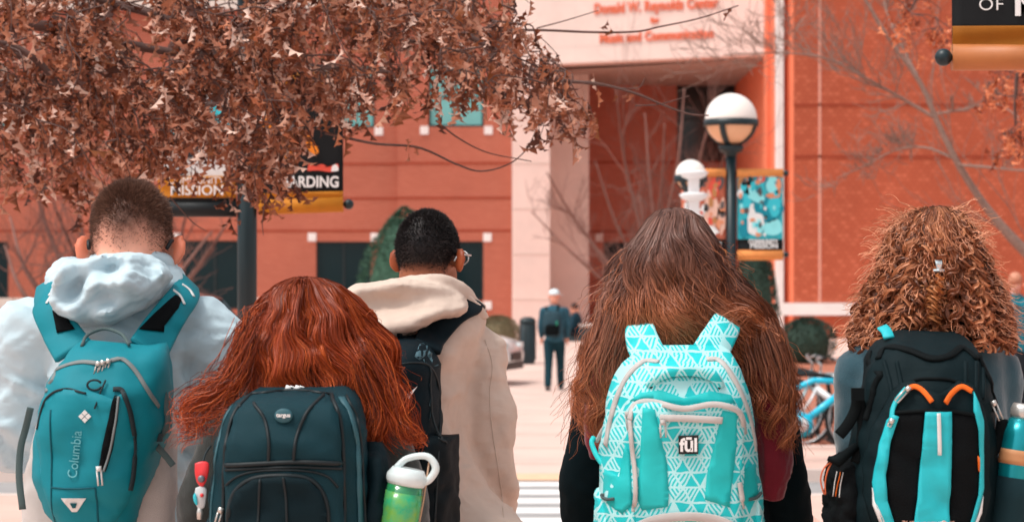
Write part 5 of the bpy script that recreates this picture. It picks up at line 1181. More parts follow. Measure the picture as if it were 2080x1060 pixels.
# ---- man in the cream parka
M_CREAM = fabric('cream_cotton_parka', sr(212, 189, 174), .8, var=.05, weave=.2, fold=.0)
crease(M_CREAM, .5, (7, 7, 18), 20, 4.0)
def scalpC(v): return np.clip((v[:, 2]+.045-np.where(v[:, 1] < -.02, 0, .02)*1)/.03, 0, 1)*(v[:, 1] < .075)
mC = dict(label='man with cropped black hair in a cream hooded parka', Y=6.4, head=(872, 522), hk=1.0, pitch=2, face=22, yaw=4, skin=(SK_BROWN[0], SK_BROWN[1], M_SKB), scalp=(scalpC, sr(34, 26, 26)),
 torso=[(590, 822, 925, .065, 0), (620, 775, 955, .10, 0), (655, 740, 984, .125, 0), (700, 742, 968, .145, 0), (800, 744, 952, .155, 0), (900, 735, 950, .155, 0), (1000, 710, 985, .16, 0), (1060, 690, 1070, .17, 0), (1160, 680, 1100, .175, 0), (1300, 670, 1110, .18, 0)],
 armL=[(745, 720, -.06), (732, 900, -.08), (750, 1070, .02), .072], armR=[(972, 722, .06), (990, 900, .05), (1010, 1080, .12), .073],
 top=(M_CREAM, [dict(amp=.008, freq=5, seed=7, stretch=(1, 1, 1.4)), dict(crumple=True, amp=.026, freq=6, seed=3, stretch=(.6, .8, 1.5), rot=32, warp=.9, sharp=1.0), dict(crumple=True, amp=.006, freq=18, seed=13, stretch=(1, 1, 1.3))], .17), topname='parka', pants=M_DKP_, shoes=M_SHOE, voxel=.0072)
person(mC)
J = mC['J']
def hoodC(mb):
    mb.tube(spline([J(800, 600, -.03), J(815, 585, -.10), J(860, 575, -.13), J(905, 578, -.11), J(940, 598, -.05), J(975, 630, .02)], 24), [.022, .026, .026, .024, .018], 12)
    mb.tube(spline([J(780, 610, .06), J(738, 606, .02), J(735, 630, -.06), J(790, 640, -.10)], 20), [.03, .042, .045, .04], 16); mb.tube(spline([J(930, 605, .06), J(948, 620, .0), J(925, 630, -.08)], 16), [.022, .03, .03], 14)
draped([(700, 612), (706, 592), (722, 580), (748, 578), (775, 573), (800, 567), (830, 565), (868, 569), (900, 575), (926, 590), (944, 610), (950, 628), (930, 640), (900, 644), (872, 656), (842, 673), (815, 690), (790, 694), (765, 682), (735, 660), (712, 636)],
 [(715, 605, .10), (735, 590, .11), (765, 586, .10), (800, 578, .11), (850, 574, .11), (900, 584, .085), (930, 606, .065), (745, 620, .085), (775, 612, .075), (810, 602, .085), (850, 600, .095), (890, 606, .09), (730, 645, .12), (765, 652, .125), (800, 640, .105), (835, 628, .10), (870, 622, .105), (910, 622, .10), (760, 672, .15), (790, 678, .155), (820, 664, .15), (850, 650, .145), (885, 638, .14), (915, 634, .12), (940, 626, .09), (800, 690, .11), (770, 632, .085), (830, 615, .085)],
 6.30, 'hood', M_CREAM, mC['root'], fine=[dict(crumple=True, amp=.010, freq=8, seed=15, stretch=(.5, .8, 1.5), rot=-22, warp=.9, sharp=.8), dict(crumple=True, amp=.003, freq=26, seed=16)], extra=hoodC, sig=.034, vox=.006)
# collar flap
fl = [J(900, 578, -.10), J(940, 590, -.085), J(975, 622, -.05), J(992, 646, -.02), J(970, 652, -.035), J(935, 632, -.075), J(905, 606, -.10)]
b = MB(); c = sum(fl)/len(fl); n = len(fl); b.add([tuple(p) for p in fl]+[tuple(p+np.array((.004, .014, .002))) for p in fl], [tuple(range(n)), tuple(range(2*n-1, n-1, -1))]+[(i, n+i, n+(i+1) % n, (i+1) % n) for i in range(n)]); me = fuse(b, .0045, 3); wrinkle(me, .004, 20, 4); link('collar_flap', me, M_CREAM, mC['root'])
short_hair(mC, lambda v: scalpC(v), lambda v: .0035+.003*np.clip((v[:, 2])/.08, 0, 1), (sr(16, 14, 16), sr(52, 44, 42)), 20000, 3, rad=.0007, lean=.2)
c0 = mC['hc']; b = MB(); b.tube([c0+rot_local(np.array(q), mC['hface'], mC['hpitch']) for q in ((.080, .085, .008), (.087, .03, .008), (.088, -.005, .006), (.085, -.02, -.012))], .0025, 8); b.build('spectacle_arm', mat('steel_wire', sr(200, 200, 200), .3, metal=.7), mC['root'])
b = MB(); b.tube([c0+rot_local(np.array((.04+.030*math.cos(a), .10+.008*math.cos(a)*-1, .002+.02*math.sin(a))), mC['hface'], mC['hpitch']) for a in np.linspace(0, 6.283, 20)], .002, 6); b.build('spectacle_rim', MATS['steel_wire'], mC['root'])
b = MB(); b.tube([c0+rot_local(np.array((-.04+.030*math.cos(a), .10+.008*math.cos(a), .002+.02*math.sin(a))), mC['hface'], mC['hpitch']) for a in np.linspace(0, 6.283, 20)], .002, 6); b.build('spectacle_rim', MATS['steel_wire'], mC['root'])
# sleeve seam of the parka
Mseam = fabric('cream_seam', sr(206, 186, 172), .85)
cordline([(985, 690), (1000, 740), (995, 800), (1000, 870), (1012, 950), (1020, 1010), (1026, 1075)], 6.4, mC['jbvh'], 'seam', Mseam, mC['jacket'], r=.0012, off=.0012, n=90)

# ---- long haired woman in black with the turquoise pack
M_BLKJ = fabric('black_wool_jacket', sr(9, 23, 27), .9, var=.15, weave=.3, spec=.1)
gW = dict(label='woman with long brown hair in a black jacket', Y=5.15, head=(1369, 548), hk=.96, pitch=4, face=0, skin=(SK_LIGHT[0], SK_LIGHT[1], M_SKL),
 torso=[(655, 1325, 1430, .062, .02), (685, 1275, 1485, .085, .02), (715, 1235, 1525, .105, .02), (770, 1215, 1550, .122, .02), (860, 1220, 1545, .130, .02), (950, 1225, 1545, .130, .02), (1060, 1215, 1560, .135, .02), (1200, 1205, 1570, .145, .02), (1400, 1200, 1575, .150, .02)],
 armL=[(1240, 775, .02), (1195, 960, .03), (1190, 1130, .12), .058], armR=[(1540, 775, .02), (1580, 950, .03), (1612, 1130, .12), .060],
 top=(M_BLKJ, [dict(amp=.009, freq=8, seed=15, stretch=(1, 1, 1.2)), dict(amp=.004, freq=20, seed=16)], .10), pants=M_DKP_, shoes=M_SHOE)
person(gW)
J = gW['J']; M_MAR = fabric('maroon_knit', sr(128, 28, 44), .9, var=.15, weave=.5, wscale=400, sheen=.3)
for pts, rr, nm in (([(1400, 690, .05), (1490, 705, -.02), (1545, 760, -.075), (1568, 850, -.085), (1572, 940, -.085), (1566, 1010, -.08)], [.028, .036, .034, .034, .036, .020], 'scarf'), ([(1350, 690, .05), (1265, 705, -.02), (1222, 760, -.07), (1210, 850, -.075), (1214, 930, -.075)], [.024, .030, .026, .022, .014], 'scarf')):
    b = MB(); b.tube(spline([J(*p) for p in pts], 26), rr, 16); me = fuse(b, .006, 3); wrinkle(me, .009, 22, 8, stretch=(1.6, 1, .35)); wrinkle(me, .003, 60, 9, stretch=(1, 1, .5)); link(nm, me, M_MAR, gW['root'])
envG = Envelope([(421, 1360, 1378, .01), (427, 1336, 1402, .06), (440, 1316, 1424, .095), (462, 1301, 1438, .12), (490, 1284, 1452, .14), (524, 1257, 1471, .15), (587, 1231, 1518, .15), (649, 1217, 1556, .155), (711, 1191, 1587, .155), (773, 1181, 1598, .15), (836, 1192, 1598, .145), (900, 1204, 1594, .145), (1000, 1210, 1590, .14)], 5.15)
def palG(u, s, phi):
    a = np.array(sr(62, 40, 36)[:3])*(1-u)+np.array(sr(146, 102, 88)[:3])*u; b = np.array(sr(96, 50, 32)[:3])*(1-u)+np.array(sr(206, 120, 76)[:3])*u; t_ = np.clip((s-.35)/.45, 0, 1)[:, None]; return a[None]*(1-t_)+b[None]*t_
def endG(phi, rg):
    a = abs(phi)
    if a < .55: return rg.uniform(668, 712)
    if a < .95: return rg.uniform(690, 780) if phi > 0 else rg.uniform(680, 760)
    return rg.uniform(780, 905)
hair_shell(envG, 423, 690, gW['root'], M_HAIR, sr(56, 36, 30), .84)
long_hair(envG, 421, endG, gW['root'], 'hair', M_HAIR, palG, 560, 15, k=17, wave=(.0006, .024), freq=2.0, spread=.06, seed=8, r=(.00056, .00034), clump=.35, stray=.004, coh=True, lump=.026, lf=(3.2, 66.))
P = []
for i, pts in enumerate(([(1230, 640), (1205, 720), (1190, 780), (1210, 840), (1205, 890)], [(1240, 660), (1215, 740), (1225, 800), (1200, 850), (1218, 900)], [(1225, 680), (1195, 740), (1180, 790), (1195, 830)], [(1560, 660), (1590, 740), (1580, 800), (1600, 850), (1588, 900)], [(1545, 680), (1575, 760), (1598, 810), (1590, 870), (1606, 905)], [(1530, 690), (1550, 770), (1572, 820), (1562, 880)], [(1500, 690), (1520, 760), (1535, 810), (1548, 850)], [(1420, 610), (1460, 640), (1500, 630), (1540, 650), (1570, 690)], [(1400, 640), (1450, 660), (1510, 645), (1550, 670)], [(1345, 690), (1380, 712), (1420, 700), (1450, 680)], [(1250, 700), (1232, 760), (1240, 820), (1222, 880)], [(1262, 690), (1246, 760), (1228, 830), (1236, 880)])):
    P += lock_along(pts, 5.08, .07, 60, .010, i+23, curl=.011, freq=2.4)
rg_ = np.random.default_rng(6); sg = np.linspace(.5, 1, 22); 
for i in range(0, len(P), 60): strand_mesh(np.array(P[i:i+60]), .00055, .00028, np.array([palG(rg_.random(), sg, 0) for _ in P[i:i+60]]), 'hair_lock', M_HAIR, gW['root'])['kind'] = 'stuff'

flyaway(envG, gW['root'], palG, 700, (470, 860), 6, out=.7)
# ---- curly haired woman
M_SLATE = fabric('slate_blue_fleece', sr(46, 80, 92), .95, var=.12, weave=.6, wscale=350, sheen=.5)
cW = dict(label='woman with a cloud of curly auburn hair in a slate blue fleece', Y=5.0, head=(1900, 548), hk=.95, pitch=2, face=0, skin=(SK_LIGHT[0], SK_LIGHT[1], M_SKL),
 torso=[(645, 1850, 1952, .062, .02), (668, 1795, 2002, .085, .02), (700, 1750, 2030, .105, .02), (760, 1728, 2045, .122, .02), (860, 1730, 2042, .130, .02), (1000, 1738, 2036, .130, .02), (1200, 1730, 2044, .14, .02), (1400, 1725, 2050, .145, .02)],
 armL=[(1755, 752, .02), (1752, 900, .04), (1785, 1050, .20), .057], armR=[(2015, 755, .02), (2017, 905, .04), (1990, 1060, .20), .057],
 top=(M_SLATE, [dict(amp=.008, freq=8, seed=25, stretch=(1, 1, 1.2)), dict(amp=.002, freq=40, seed=26)], .08), topname='fleece', pants=M_JEAN, shoes=M_SHOE)
person(cW)
envC = Envelope([(418, 1890, 1908, .01), (424, 1862, 1932, .07), (438, 1836, 1955, .105), (465, 1810, 1975, .13), (510, 1798, 1990, .15), (550, 1788, 2004, .155), (590, 1764, 2024, .165), (640, 1744, 2042, .17), (690, 1734, 2050, .17), (740, 1734, 2052, .17)], 5.0)
def palC(u, s, phi):
    lo, mid, hi = np.array(sr(62, 34, 25)[:3]), np.array(sr(150, 86, 54)[:3]), np.array(sr(232, 158, 112)[:3]); c = lo+(mid-lo)*u/.6 if u < .6 else mid+(hi-mid)*(u-.6)/.4; return np.tile(c, (len(s), 1))*(.8+.45*s[:, None])  # bright locks and ends carry highlights painted into the hair colour
def curls(env, top, ends, nlock, per, seed, rad=(.0035, .0075), turns=(9, 15), k=84, phimax=2.2, lay=(.80, 1.04), start=(0, .55), pal=palC):
    rg = np.random.default_rng(seed); P = []; C = []; s = np.linspace(0, 1, k)
    for i in range(nlock):
        phi = rg.uniform(-phimax, phimax); l = rg.uniform(*lay); e = ends(phi, rg); t0 = top+(e-top)*rg.uniform(*start); A = rg.uniform(*rad); tn = rg.uniform(*turns)*(e-t0)/290; ph = rg.uniform(0, 6.28); lc = rg.random(); dr = rg.normal(0, .10)
        py = t0+(e-t0)*s; q0 = env.pos(py, phi+dr*s+.03*np.sin(5*s+ph), l); sg = 1 if rg.random() < .5 else -1; wv = perlin(np.stack([s*5, np.full(k, i*.37), np.full(k, seed+.5)], 1), 2); A = A*(1+.9*perlin(np.stack([s*6, np.full(k, i*.61+9), np.full(k, seed+.5)], 1), 3))
        for j in range(per):
            an = sg*2*math.pi*tn*s+ph+rg.normal(0, .22)+2.2*wv; a = A*(.35+.65*np.clip(s*5, 0, 1))*rg.uniform(.75, 1.15)
            q = q0+np.stack([a*np.cos(an), a*np.sin(an), .25*a*np.sin(2*an)], 1)+rg.normal(0, .0009, 3); P.append(q); C.append(pal(np.clip(.8*lc+.2*rg.random(), 0, 1), s, phi)*(1.0 if l > .95 else .7))  # inner locks darkened: shade of depth put into their colour
    return P, C
hair_shell(envC, 420, 690, cW['root'], M_HAIR, sr(30, 16, 12), .80)  # near-black shell colour paints the shade in gaps between curls
endC = lambda phi, rg: rg.uniform(676, 716) if abs(phi) < .7 else rg.uniform(650, 722)
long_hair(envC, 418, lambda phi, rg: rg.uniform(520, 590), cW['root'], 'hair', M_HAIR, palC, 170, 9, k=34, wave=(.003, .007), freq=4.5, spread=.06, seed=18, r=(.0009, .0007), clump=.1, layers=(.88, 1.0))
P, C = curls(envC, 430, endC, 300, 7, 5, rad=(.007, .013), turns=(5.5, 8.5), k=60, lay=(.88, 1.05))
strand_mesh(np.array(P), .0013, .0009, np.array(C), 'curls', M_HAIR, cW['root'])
# the gathered tuft below the clip
envT = Envelope([(548, 1855, 1882, .185), (575, 1836, 1896, .20), (620, 1834, 1900, .20), (680, 1846, 1890, .19)], 5.0)
pT = lambda u, s, phi: np.tile(np.array(sr(120, 64, 34)[:3])*(1-u)+np.array(sr(226, 146, 88)[:3])*u, (len(s), 1))
P, C = curls(envT, 550, lambda phi, rg: rg.uniform(585, 668), 30, 6, 9, k=44, turns=(14, 30), rad=(.005, .011), phimax=1.5, lay=(.8, 1.05), start=(0, .55), pal=pT)
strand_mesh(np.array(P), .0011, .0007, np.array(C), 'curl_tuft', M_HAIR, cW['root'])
# fly-away frizz round the outline; its pale colour paints in the backlit halo
rg_ = np.random.default_rng(14); P = []; C = []; k = 16; s = np.linspace(0, 1, k)
for i in range(1500):
    side = rg_.choice((-1, 1)); phi = side*rg_.uniform(.8, 2.0) if rg_.random() < .7 else rg_.uniform(-1, 1); py = rg_.uniform(424, 690); q = envC.pos(np.array([py]), np.array([phi]), .95)[0]
    o = np.array((math.sin(phi), -math.cos(phi)*.6, rg_.uniform(-.5, .9 if py < 520 else .3))); L_ = rg_.uniform(.015, .06); an = 2*math.pi*rg_.uniform(.6, 2)*s+rg_.uniform(0, 6); a = rg_.uniform(.002, .006)
    P.append(q+o*L_*s[:, None]+np.stack([a*np.cos(an)*s, a*np.sin(an)*s, a*np.sin(an)*s-.012*s*s], 1)); C.append(np.array(sr(206, 138, 104)[:3])*rg_.uniform(.6, 1.1))
strand_mesh(np.array(P), .0005, .0003, np.array(C)*1.25, 'frizz', M_HAIR, cW['root'])
b = MB(); pc = envC.pos(np.array([545.]), np.array([-.16]), 1.0)[0]
for i in range(5): 
    a = (i-2)*.22; b.tube([pc+np.array((math.sin(a)*.003, -.010, -.005)), pc+np.array((math.sin(a)*.012, -.012, .008)), pc+np.array((math.sin(a)*.014, -.006, .014))], [.0022, .0017, .001], 6)
b.tube([pc+np.array((-.010, -.008, -.006)), pc+np.array((0, -.012, -.006)), pc+np.array((.010, -.008, -.006))], .003, 8); b.build('hair_clip', mat('silver_clip', sr(200, 214, 220), .25, metal=.6), cW['root'], False)
# ---------------------------------------------------------------- backpacks and what hangs on them
M_ZIP = mat('grey_zip_tape', sr(120, 128, 128), .6); M_ZIPD = mat('dark_zip_tape', sr(26, 40, 44), .7); M_METAL = mat('zip_pull_metal', sr(208, 204, 198), .3, metal=.7)
M_MESH = fabric('black_mesh', sr(10, 13, 15), .85, weave=.8, wscale=420, spec=.12)
def pack_vf(rows, Yb, Yf, e=3.0, n=60, nz=44, puff=.004, seed=1, yx=None):
    r = np.array(rows, float); py = np.linspace(r[0, 0], r[-1, 0], nz); yx = yx or Yf+.05; rings = []
    xl, xr, df = (np.interp(py, r[:, 0], r[:, i]) for i in (1, 2, 3))
    for _ in range(2):
        for a in (xl, xr, df): a[1:-1] = (a[:-2]+2*a[1:-1]+a[2:])/4
    for k in range(nz):
        d = (Yb-Yf)*df[k]; cy = Yb-d/2; rings.append(sring(WX((xl[k]+xr[k])/2, yx), cy, WZ(py[k], yx), (xr[k]-xl[k])/2/FOC*yx, d/2, n, e))
    return rings[::-1]
def solid(rings, name, m, parent, puff=.004, freq=9, seed=1, T=None):
    b = MB(); b.loft(rings); v = np.array(b.v)
    if T is not None: v = T(v)
    me = bpy.data.meshes.new(name); me.from_pydata(v.tolist(), [], b.f); me.update()
    if puff:
        crumple(me, puff*2.2, freq*1.1, seed+20, warp=.8, sharp=.9)
        n = mnormals(me); p = mverts(me); q = p*freq; d = perlin(q, seed)+.5*(.5-np.abs(perlin(q*2.1+2, seed+1))*1.5); setverts(me, p+n*(d*puff)[:, None])
    return link(name, me, m, parent)
def strap_over(sp, name, m, parent, pts, width, th=.012, off=.012, n=46):
    """padded strap from the pack over the shoulder and down the chest; pts are (px, py, dy) round the figure"""
    p = spline([sp['J'](*q) for q in pts], n); p = pushout(p, sp['jbvh'], off); nr = []
    for q in p:
        l, nn, i, d = sp['jbvh'].find_nearest(Vector(q)); nr.append(np.array(nn))
    nr = np.array(nr)
    for _ in range(4): nr[1:-1] = (nr[:-2]+2*nr[1:-1]+nr[2:])/4
    b = MB(); b.loft(strapv(p, nr, width, th)); return b.build(name, m, parent)
def pull(p, name, parent, m, L_=.03, w_=.008, ang=0.0):
    """metal slider with its tab"""
    b = MB(); c, s_ = math.cos(ang), math.sin(ang); P = lambda a, z, y=0: (p[0]+a*c-z*s_, p[1]-.004+y, p[2]+a*s_+z*c)
    b.tube([P(0, .004), P(0, -.006)], .0055, 8)
    b.tube([P(-w_/2, -.004), P(-w_/2, -L_), P(w_/2, -L_), P(w_/2, -.004)], .0019, 6); return b.build(name, m, parent)
def on(bvh, px, py, Y, off=.003): return cast(bvh, W(px, py, Y), (0, 1, 0), 1.0, off)[0]

# ---- teal daypack on the man in the pale jacket
M_TEAL = fabric('teal_ripstop', sr(0, 126, 140), .65, var=.06, weave=.15, fold=.10, fscale=9, spec=.3); M_TEALD = fabric('deep_teal_ripstop', sr(0, 84, 96), .6, var=.06, weave=.15)
crease(M_TEAL, .30, (7, 7, 13), 30, 2.0)
M_LGREY = fabric('light_grey_mesh', sr(196, 190, 186), .8, weave=.5, wscale=500); M_GSTRAP = fabric('grey_webbing', sr(84, 100, 100), .8, weave=.5, wscale=600); M_REFL = mat('reflective_strip', sr(222, 222, 220), .4)
t = thing('backpack', 'teal daypack with grey zips worn over the pale crinkled jacket', 'backpack', (WX(200, 4.9), 4.9, .95)); PK1 = t
Yk = 4.80
side = solid(pack_vf([(700, 165, 300, .5), (740, 115, 325, .8), (800, 92, 350, 1), (900, 64, 356, 1), (1000, 42, 356, 1), (1110, 44, 346, 1), (1150, 70, 320, .7)], 5.015, 4.88), 'side_panel', M_LGREY, t, .003, 12, 3)
body = solid(pack_vf([(700, 150, 316, .45), (708, 134, 324, .66), (730, 114, 331, .85), (790, 86, 337, .98), (860, 66, 333, 1), (900, 58, 322, 1), (960, 60, 305, 1), (1010, 74, 287, .97), (1060, 95, 266, .9), (1110, 125, 240, .7), (1130, 150, 220, .4)], 4.99, 4.75, e=2.6), 'main_compartment', M_TEAL, t, .007, 8, 4)
bv = bvh_of(body)
pk = patch([(86, 836), (100, 806), (130, 790), (180, 796), (238, 812), (262, 796), (278, 840), (282, 900), (278, 965), (262, 1010), (238, 1058), (210, 1085), (150, 1085), (110, 1040), (88, 980), (80, 900)], Yk, bv, 'front_pocket', M_TEAL, t, off=.010, grid=.012)
wrinkle(pk.data, .009, 9, 5, ridge=False, fine=.5); crumple(pk.data, .016, 7, 4, warp=.9, sharp=.8); bv = bvh_of(body, pk)
for pts in ([(82, 790), (98, 758), (130, 742), (168, 734), (206, 737)], [(228, 731), (250, 728), (275, 748), (302, 788), (322, 826)]): bandline(pts, Yk, bv, 'zip', M_ZIP, t, .009, .003, .0025, 36)
cordline([(80, 870), (90, 826), (108, 800), (140, 788), (185, 796)], Yk, bv, 'pocket_seam', M_ZIPD, t, r=.0025, off=.001)
bandline([(238, 788), (258, 792), (274, 836), (281, 900), (278, 960), (272, 992)], Yk, bv, 'zip', M_ZIPD, t, .010, .004, .004, 36)
patch([(242, 800), (254, 802), (250, 850), (240, 905), (226, 952), (212, 946), (220, 900), (232, 850)], Yk, bv, 'slash_pocket', M_MESH, t, off=.006, grid=.01)
cordline([(252, 802), (247, 850), (236, 905), (222, 952)], Yk, bv, 'slash_zip', M_ZIP, t, r=.0025, off=.006)
cordline([(112, 830), (113, 900), (114, 980), (112, 1060)], Yk, bv, 'seam', M_TEALD, t, r=.0018); cordline([(205, 985), (206, 1020), (206, 1070)], Yk, bv, 'seam', M_TEALD, t, r=.0018); cordline([(114, 985), (150, 987), (205, 985)], Yk, bv, 'seam', M_TEALD, t, r=.0018)
for a, b_ in ((204, 737), (213, 735), (224, 732)): pull(on(bv, a, b_, Yk), 'zip_pull', t, M_METAL, .022, .006, -.25)
pull(on(bv, 213, 945, Yk), 'zip_pull', t, M_REFL, .034, .008, .1)
b = MB(); c = on(bv, 200, 780, Yk, .006); b.tube([c+np.array((.014*math.cos(a), -.004, .010*math.sin(a))) for a in np.linspace(.4, 6.0, 18)], .0024, 6); b.build('carabiner', M_ZIPD, t)
b = MB(); p0 = [on(bv, *q, Yk, .007) for q in ((222, 770), (214, 790), (205, 826))]; b.tube(p0, .0018, 6); b.build('cord', M_ZIPD, t)
for k in range(4):
    a, c_ = ((0, -1), (-1, 0), (1, 0), (0, 1))[k]; cx, cy = 184+a*7, 842+c_*7; patch([(cx, cy-6), (cx+6, cy), (cx, cy+6), (cx-6, cy)], Yk, bv, 'emblem', M_REFL, t, off=.004, grid=.006, smooth=False)
lettering('Columbia', .028, W(164, 918, Yk), 'lettering', mat('pale_teal_print', sr(96, 170, 178), .6), t, rot=R(84), bvh=bv, off=.004, ext=.0006, wide=.86)
patch([(136, 1006), (186, 1006), (166, 1034), (156, 1034)], Yk, bv, 'badge', M_REFL, t, off=.004, grid=.012, smooth=False)
patch([(154, 1016), (168, 1016), (164, 1026), (158, 1026)], Yk, bv, 'badge_mark', M_TEALD, t, off=.006, grid=.012, smooth=False)
sL = strap_over(mL, 'shoulder_strap', M_TEAL, t, [(148, 712, -.22), (122, 672, -.17), (98, 630, -.14), (90, 600, -.09), (98, 574, 0), (112, 590, .10), (112, 680, .17)], [.084, .078, .070, .066, .06, .05, .04, .03], .012, .011)
sR = strap_over(mL, 'shoulder_strap', M_TEAL, t, [(300, 712, -.22), (326, 668, -.17), (352, 630, -.14), (376, 598, -.08), (384, 574, 0), (372, 590, .10), (372, 680, .17)], [.084, .078, .070, .066, .06, .05, .04, .03], .012, .011)
bs = bvh_of(sL, sR)
patch([(98, 632), (108, 604), (116, 612), (138, 656), (150, 668), (112, 676), (108, 664)], 4.95, bs, 'strap_pad', M_MESH, sL, off=.004, grid=.01); patch([(346, 598), (358, 606), (354, 626), (330, 662), (330, 674), (282, 668), (306, 640)], 4.95, bs, 'strap_pad', M_MESH, sR, off=.004, grid=.01)
for q in ([(82, 616), (92, 598), (106, 588)], [(84, 600), (98, 584), (112, 576)]): bandline(q, 4.95, bs, 'reflective_strip', M_REFL, sL, .006, .002, .003, 14)
for q in ([(340, 588), (354, 600), (364, 618)], [(352, 576), (368, 588), (378, 602)]): bandline(q, 4.95, bs, 'reflective_strip', M_REFL, sR, .007, .002, .003, 14)
b = MB(); b.tube(spline([W(166, 702, 4.86), W(178, 680, 4.90), W(212, 668, 4.93), W(246, 678, 4.90), (W(262, 700, 4.86))], 24), .0035, 8); b.build('grab_loop', M_GSTRAP, t)
b = MB(); p = spline([W(62, 828, 4.84), W(52, 870, 4.86), W(42, 910, 4.86), (W(39, 970, 4.86)), W(46, 1034, 4.86)], 24); b.loft(strapv(p, np.array((.2, -1, 0)), .014, .003)); b.build('loose_webbing', M_GSTRAP, t)
for pts in ([(334, 800), (342, 850), (330, 880), (300, 905)], [(318, 905), (336, 925), (352, 945)], [(330, 790), (338, 830), (326, 860)]):
    b = MB(); b.loft(strapv(spline([W(*q, 4.83) for q in pts], 16), np.array((.3, -1, 0)), .013, .004)); b.build('side_webbing', M_GSTRAP, t)
b = MB(); c = W(318, 888, 4.82); b.box(c[0]-.012, c[0]+.012, c[1]-.008, c[1]+.004, c[2]-.008, c[2]+.008); b.build('buckle', M_ZIPD, t, False)

# ---- dark slate pack on the red haired woman
M_SLP = fabric('dark_slate_nylon', sr(18, 52, 60), .55, var=.08, weave=.6, wscale=700, fold=.10, fscale=10, spec=.12); M_SLD = fabric('slate_black_nylon', sr(9, 30, 36), .65, var=.08, weave=.5, spec=.12); M_PIPE = mat('black_piping', sr(10, 24, 28), .55); M_SLL = fabric('sheen_slate_nylon', sr(40, 88, 98), .45, weave=.4, spec=.5)
crease(M_SLP, .30, (8, 8, 14), -25, 5.0)
t = thing('backpack', 'dark slate laptop pack with black piping on the red haired woman', 'backpack', (WX(582, 4.55), 4.55, .95)); PK2 = t; Yk = 4.48
body = solid(pack_vf([(793, 512, 690, .40), (797, 496, 702, .58), (806, 478, 716, .75), (830, 458, 728, .9), (880, 438, 737, 1), (960, 424, 744, 1), (1060, 416, 752, 1), (1150, 420, 750, .95), (1200, 450, 720, .6)], 4.70, 4.44, e=3.2), 'main_compartment', M_SLP, t, .004, 9, 6); bv = bvh_of(body)
fp = patch([(502, 806), (540, 800), (640, 798), (668, 806), (688, 836), (697, 900), (700, 1000), (701, 1130), (455, 1130), (458, 1000), (462, 900), (474, 845)], Yk, bv, 'front_panel', M_SLP, t, off=.014, grid=.014); wrinkle(fp.data, .005, 8, 3, ridge=False); crumple(fp.data, .009, 8, 6, warp=.9, sharp=.9); bv2 = bvh_of(fp, body)
lp = patch([(468, 1130), (470, 1030), (484, 992), (520, 968), (580, 962), (630, 968), (656, 992), (668, 1030), (668, 1130)], Yk, bv2, 'lower_pocket', M_SLD, t, off=.012, grid=.014); wrinkle(lp.data, .003, 12, 9, ridge=False); bv3 = bvh_of(fp, lp, body)
for pts, r_ in (([(500, 804), (474, 842), (462, 900), (457, 1000), (454, 1090)], .0042), ([(668, 803), (689, 838), (698, 900), (701, 1000), (702, 1090)], .0042), ([(500, 804), (560, 798), (620, 797), (668, 803)], .004), ([(478, 808), (452, 850), (440, 900), (428, 1000), (424, 1080)], .003), ([(700, 806), (722, 846), (732, 900), (738, 1000), (742, 1080)], .003), ([(516, 818), (540, 846), (552, 890), (551, 934)], .0034), ([(654, 803), (626, 836), (608, 880), (601, 934)], .0034), ([(462, 942), (540, 937), (620, 934), (698, 938)], .005), ([(462, 951), (540, 946), (620, 944), (698, 948)], .003), ([(469, 1085), (471, 1030), (485, 992), (520, 967), (580, 961), (631, 967), (657, 992), (669, 1030), (669, 1085)], .0055), ([(458, 986), (490, 962), (540, 951), (620, 951), (668, 962), (690, 985)], .0022), ([(536, 966), (533, 1010), (530, 1080)], .0026), ([(583, 963), (588, 1010), (590, 1080)], .0026)):
    cordline(pts, Yk, bv3, 'piping', M_PIPE, t, r=r_, off=.0015, n=40)
for pts in ([(464, 826), (446, 872), (436, 930), (428, 1010), (424, 1090)],): bandline(pts, Yk, bv, 'side_trim', M_SLL, t, .010, .003, .003)
bandline([(690, 808), (712, 840), (726, 900), (730, 980), (733, 1080)], Yk, bv, 'side_trim', M_SLL, t, .013, .003, .003)
b = MB(); c = on(bv3, 580, 842, Yk, .002); b.loft([[tuple(c+np.array((r_*1.25*math.cos(a), -d, r_*math.sin(a)))) for a in np.linspace(0, 6.283, 28, endpoint=False)] for d, r_ in ((-.004, .0135), (.004, .0135), (.006, .0115), (.0065, .003))]); b.build('badge', M_SLL, t)
lettering('targus', .0105, (c[0], c[1]-.0075, c[2]+.0015), 'lettering', M_WHITEP, t, ext=.0005, offset=.0003)
for a in (572, 592): pull(on(bv, a, 793, Yk, .002), 'zip_pull', t, M_WHITEP, .012, .010, 1.3)
pull(on(bv3, 452, 1032, Yk, .004), 'zip_pull', t, M_METAL, .03, .007, -.3)
sp_ = solid(pack_vf([(905, 742, 770, .3), (930, 738, 786, .8), (1000, 736, 796, 1), (1100, 738, 796, 1), (1150, 742, 790, .8)], 4.66, 4.50, e=2.2), 'side_pocket', M_SLD, t, .005, 16, 8)
strap_over(rW, 'shoulder_strap', M_SLD, t, [(545, 806, -.16), (535, 790, -.09), (530, 776, 0), (525, 800, .10), (520, 900, .14)], [.06, .06, .055, .05, .04, .03], .012, .010)
strap_over(rW, 'shoulder_strap', M_SLD, t, [(680, 806, -.16), (698, 790, -.09), (702, 776, 0), (705, 800, .10), (715, 900, .14)], [.06, .06, .055, .05, .04, .03], .012, .010)
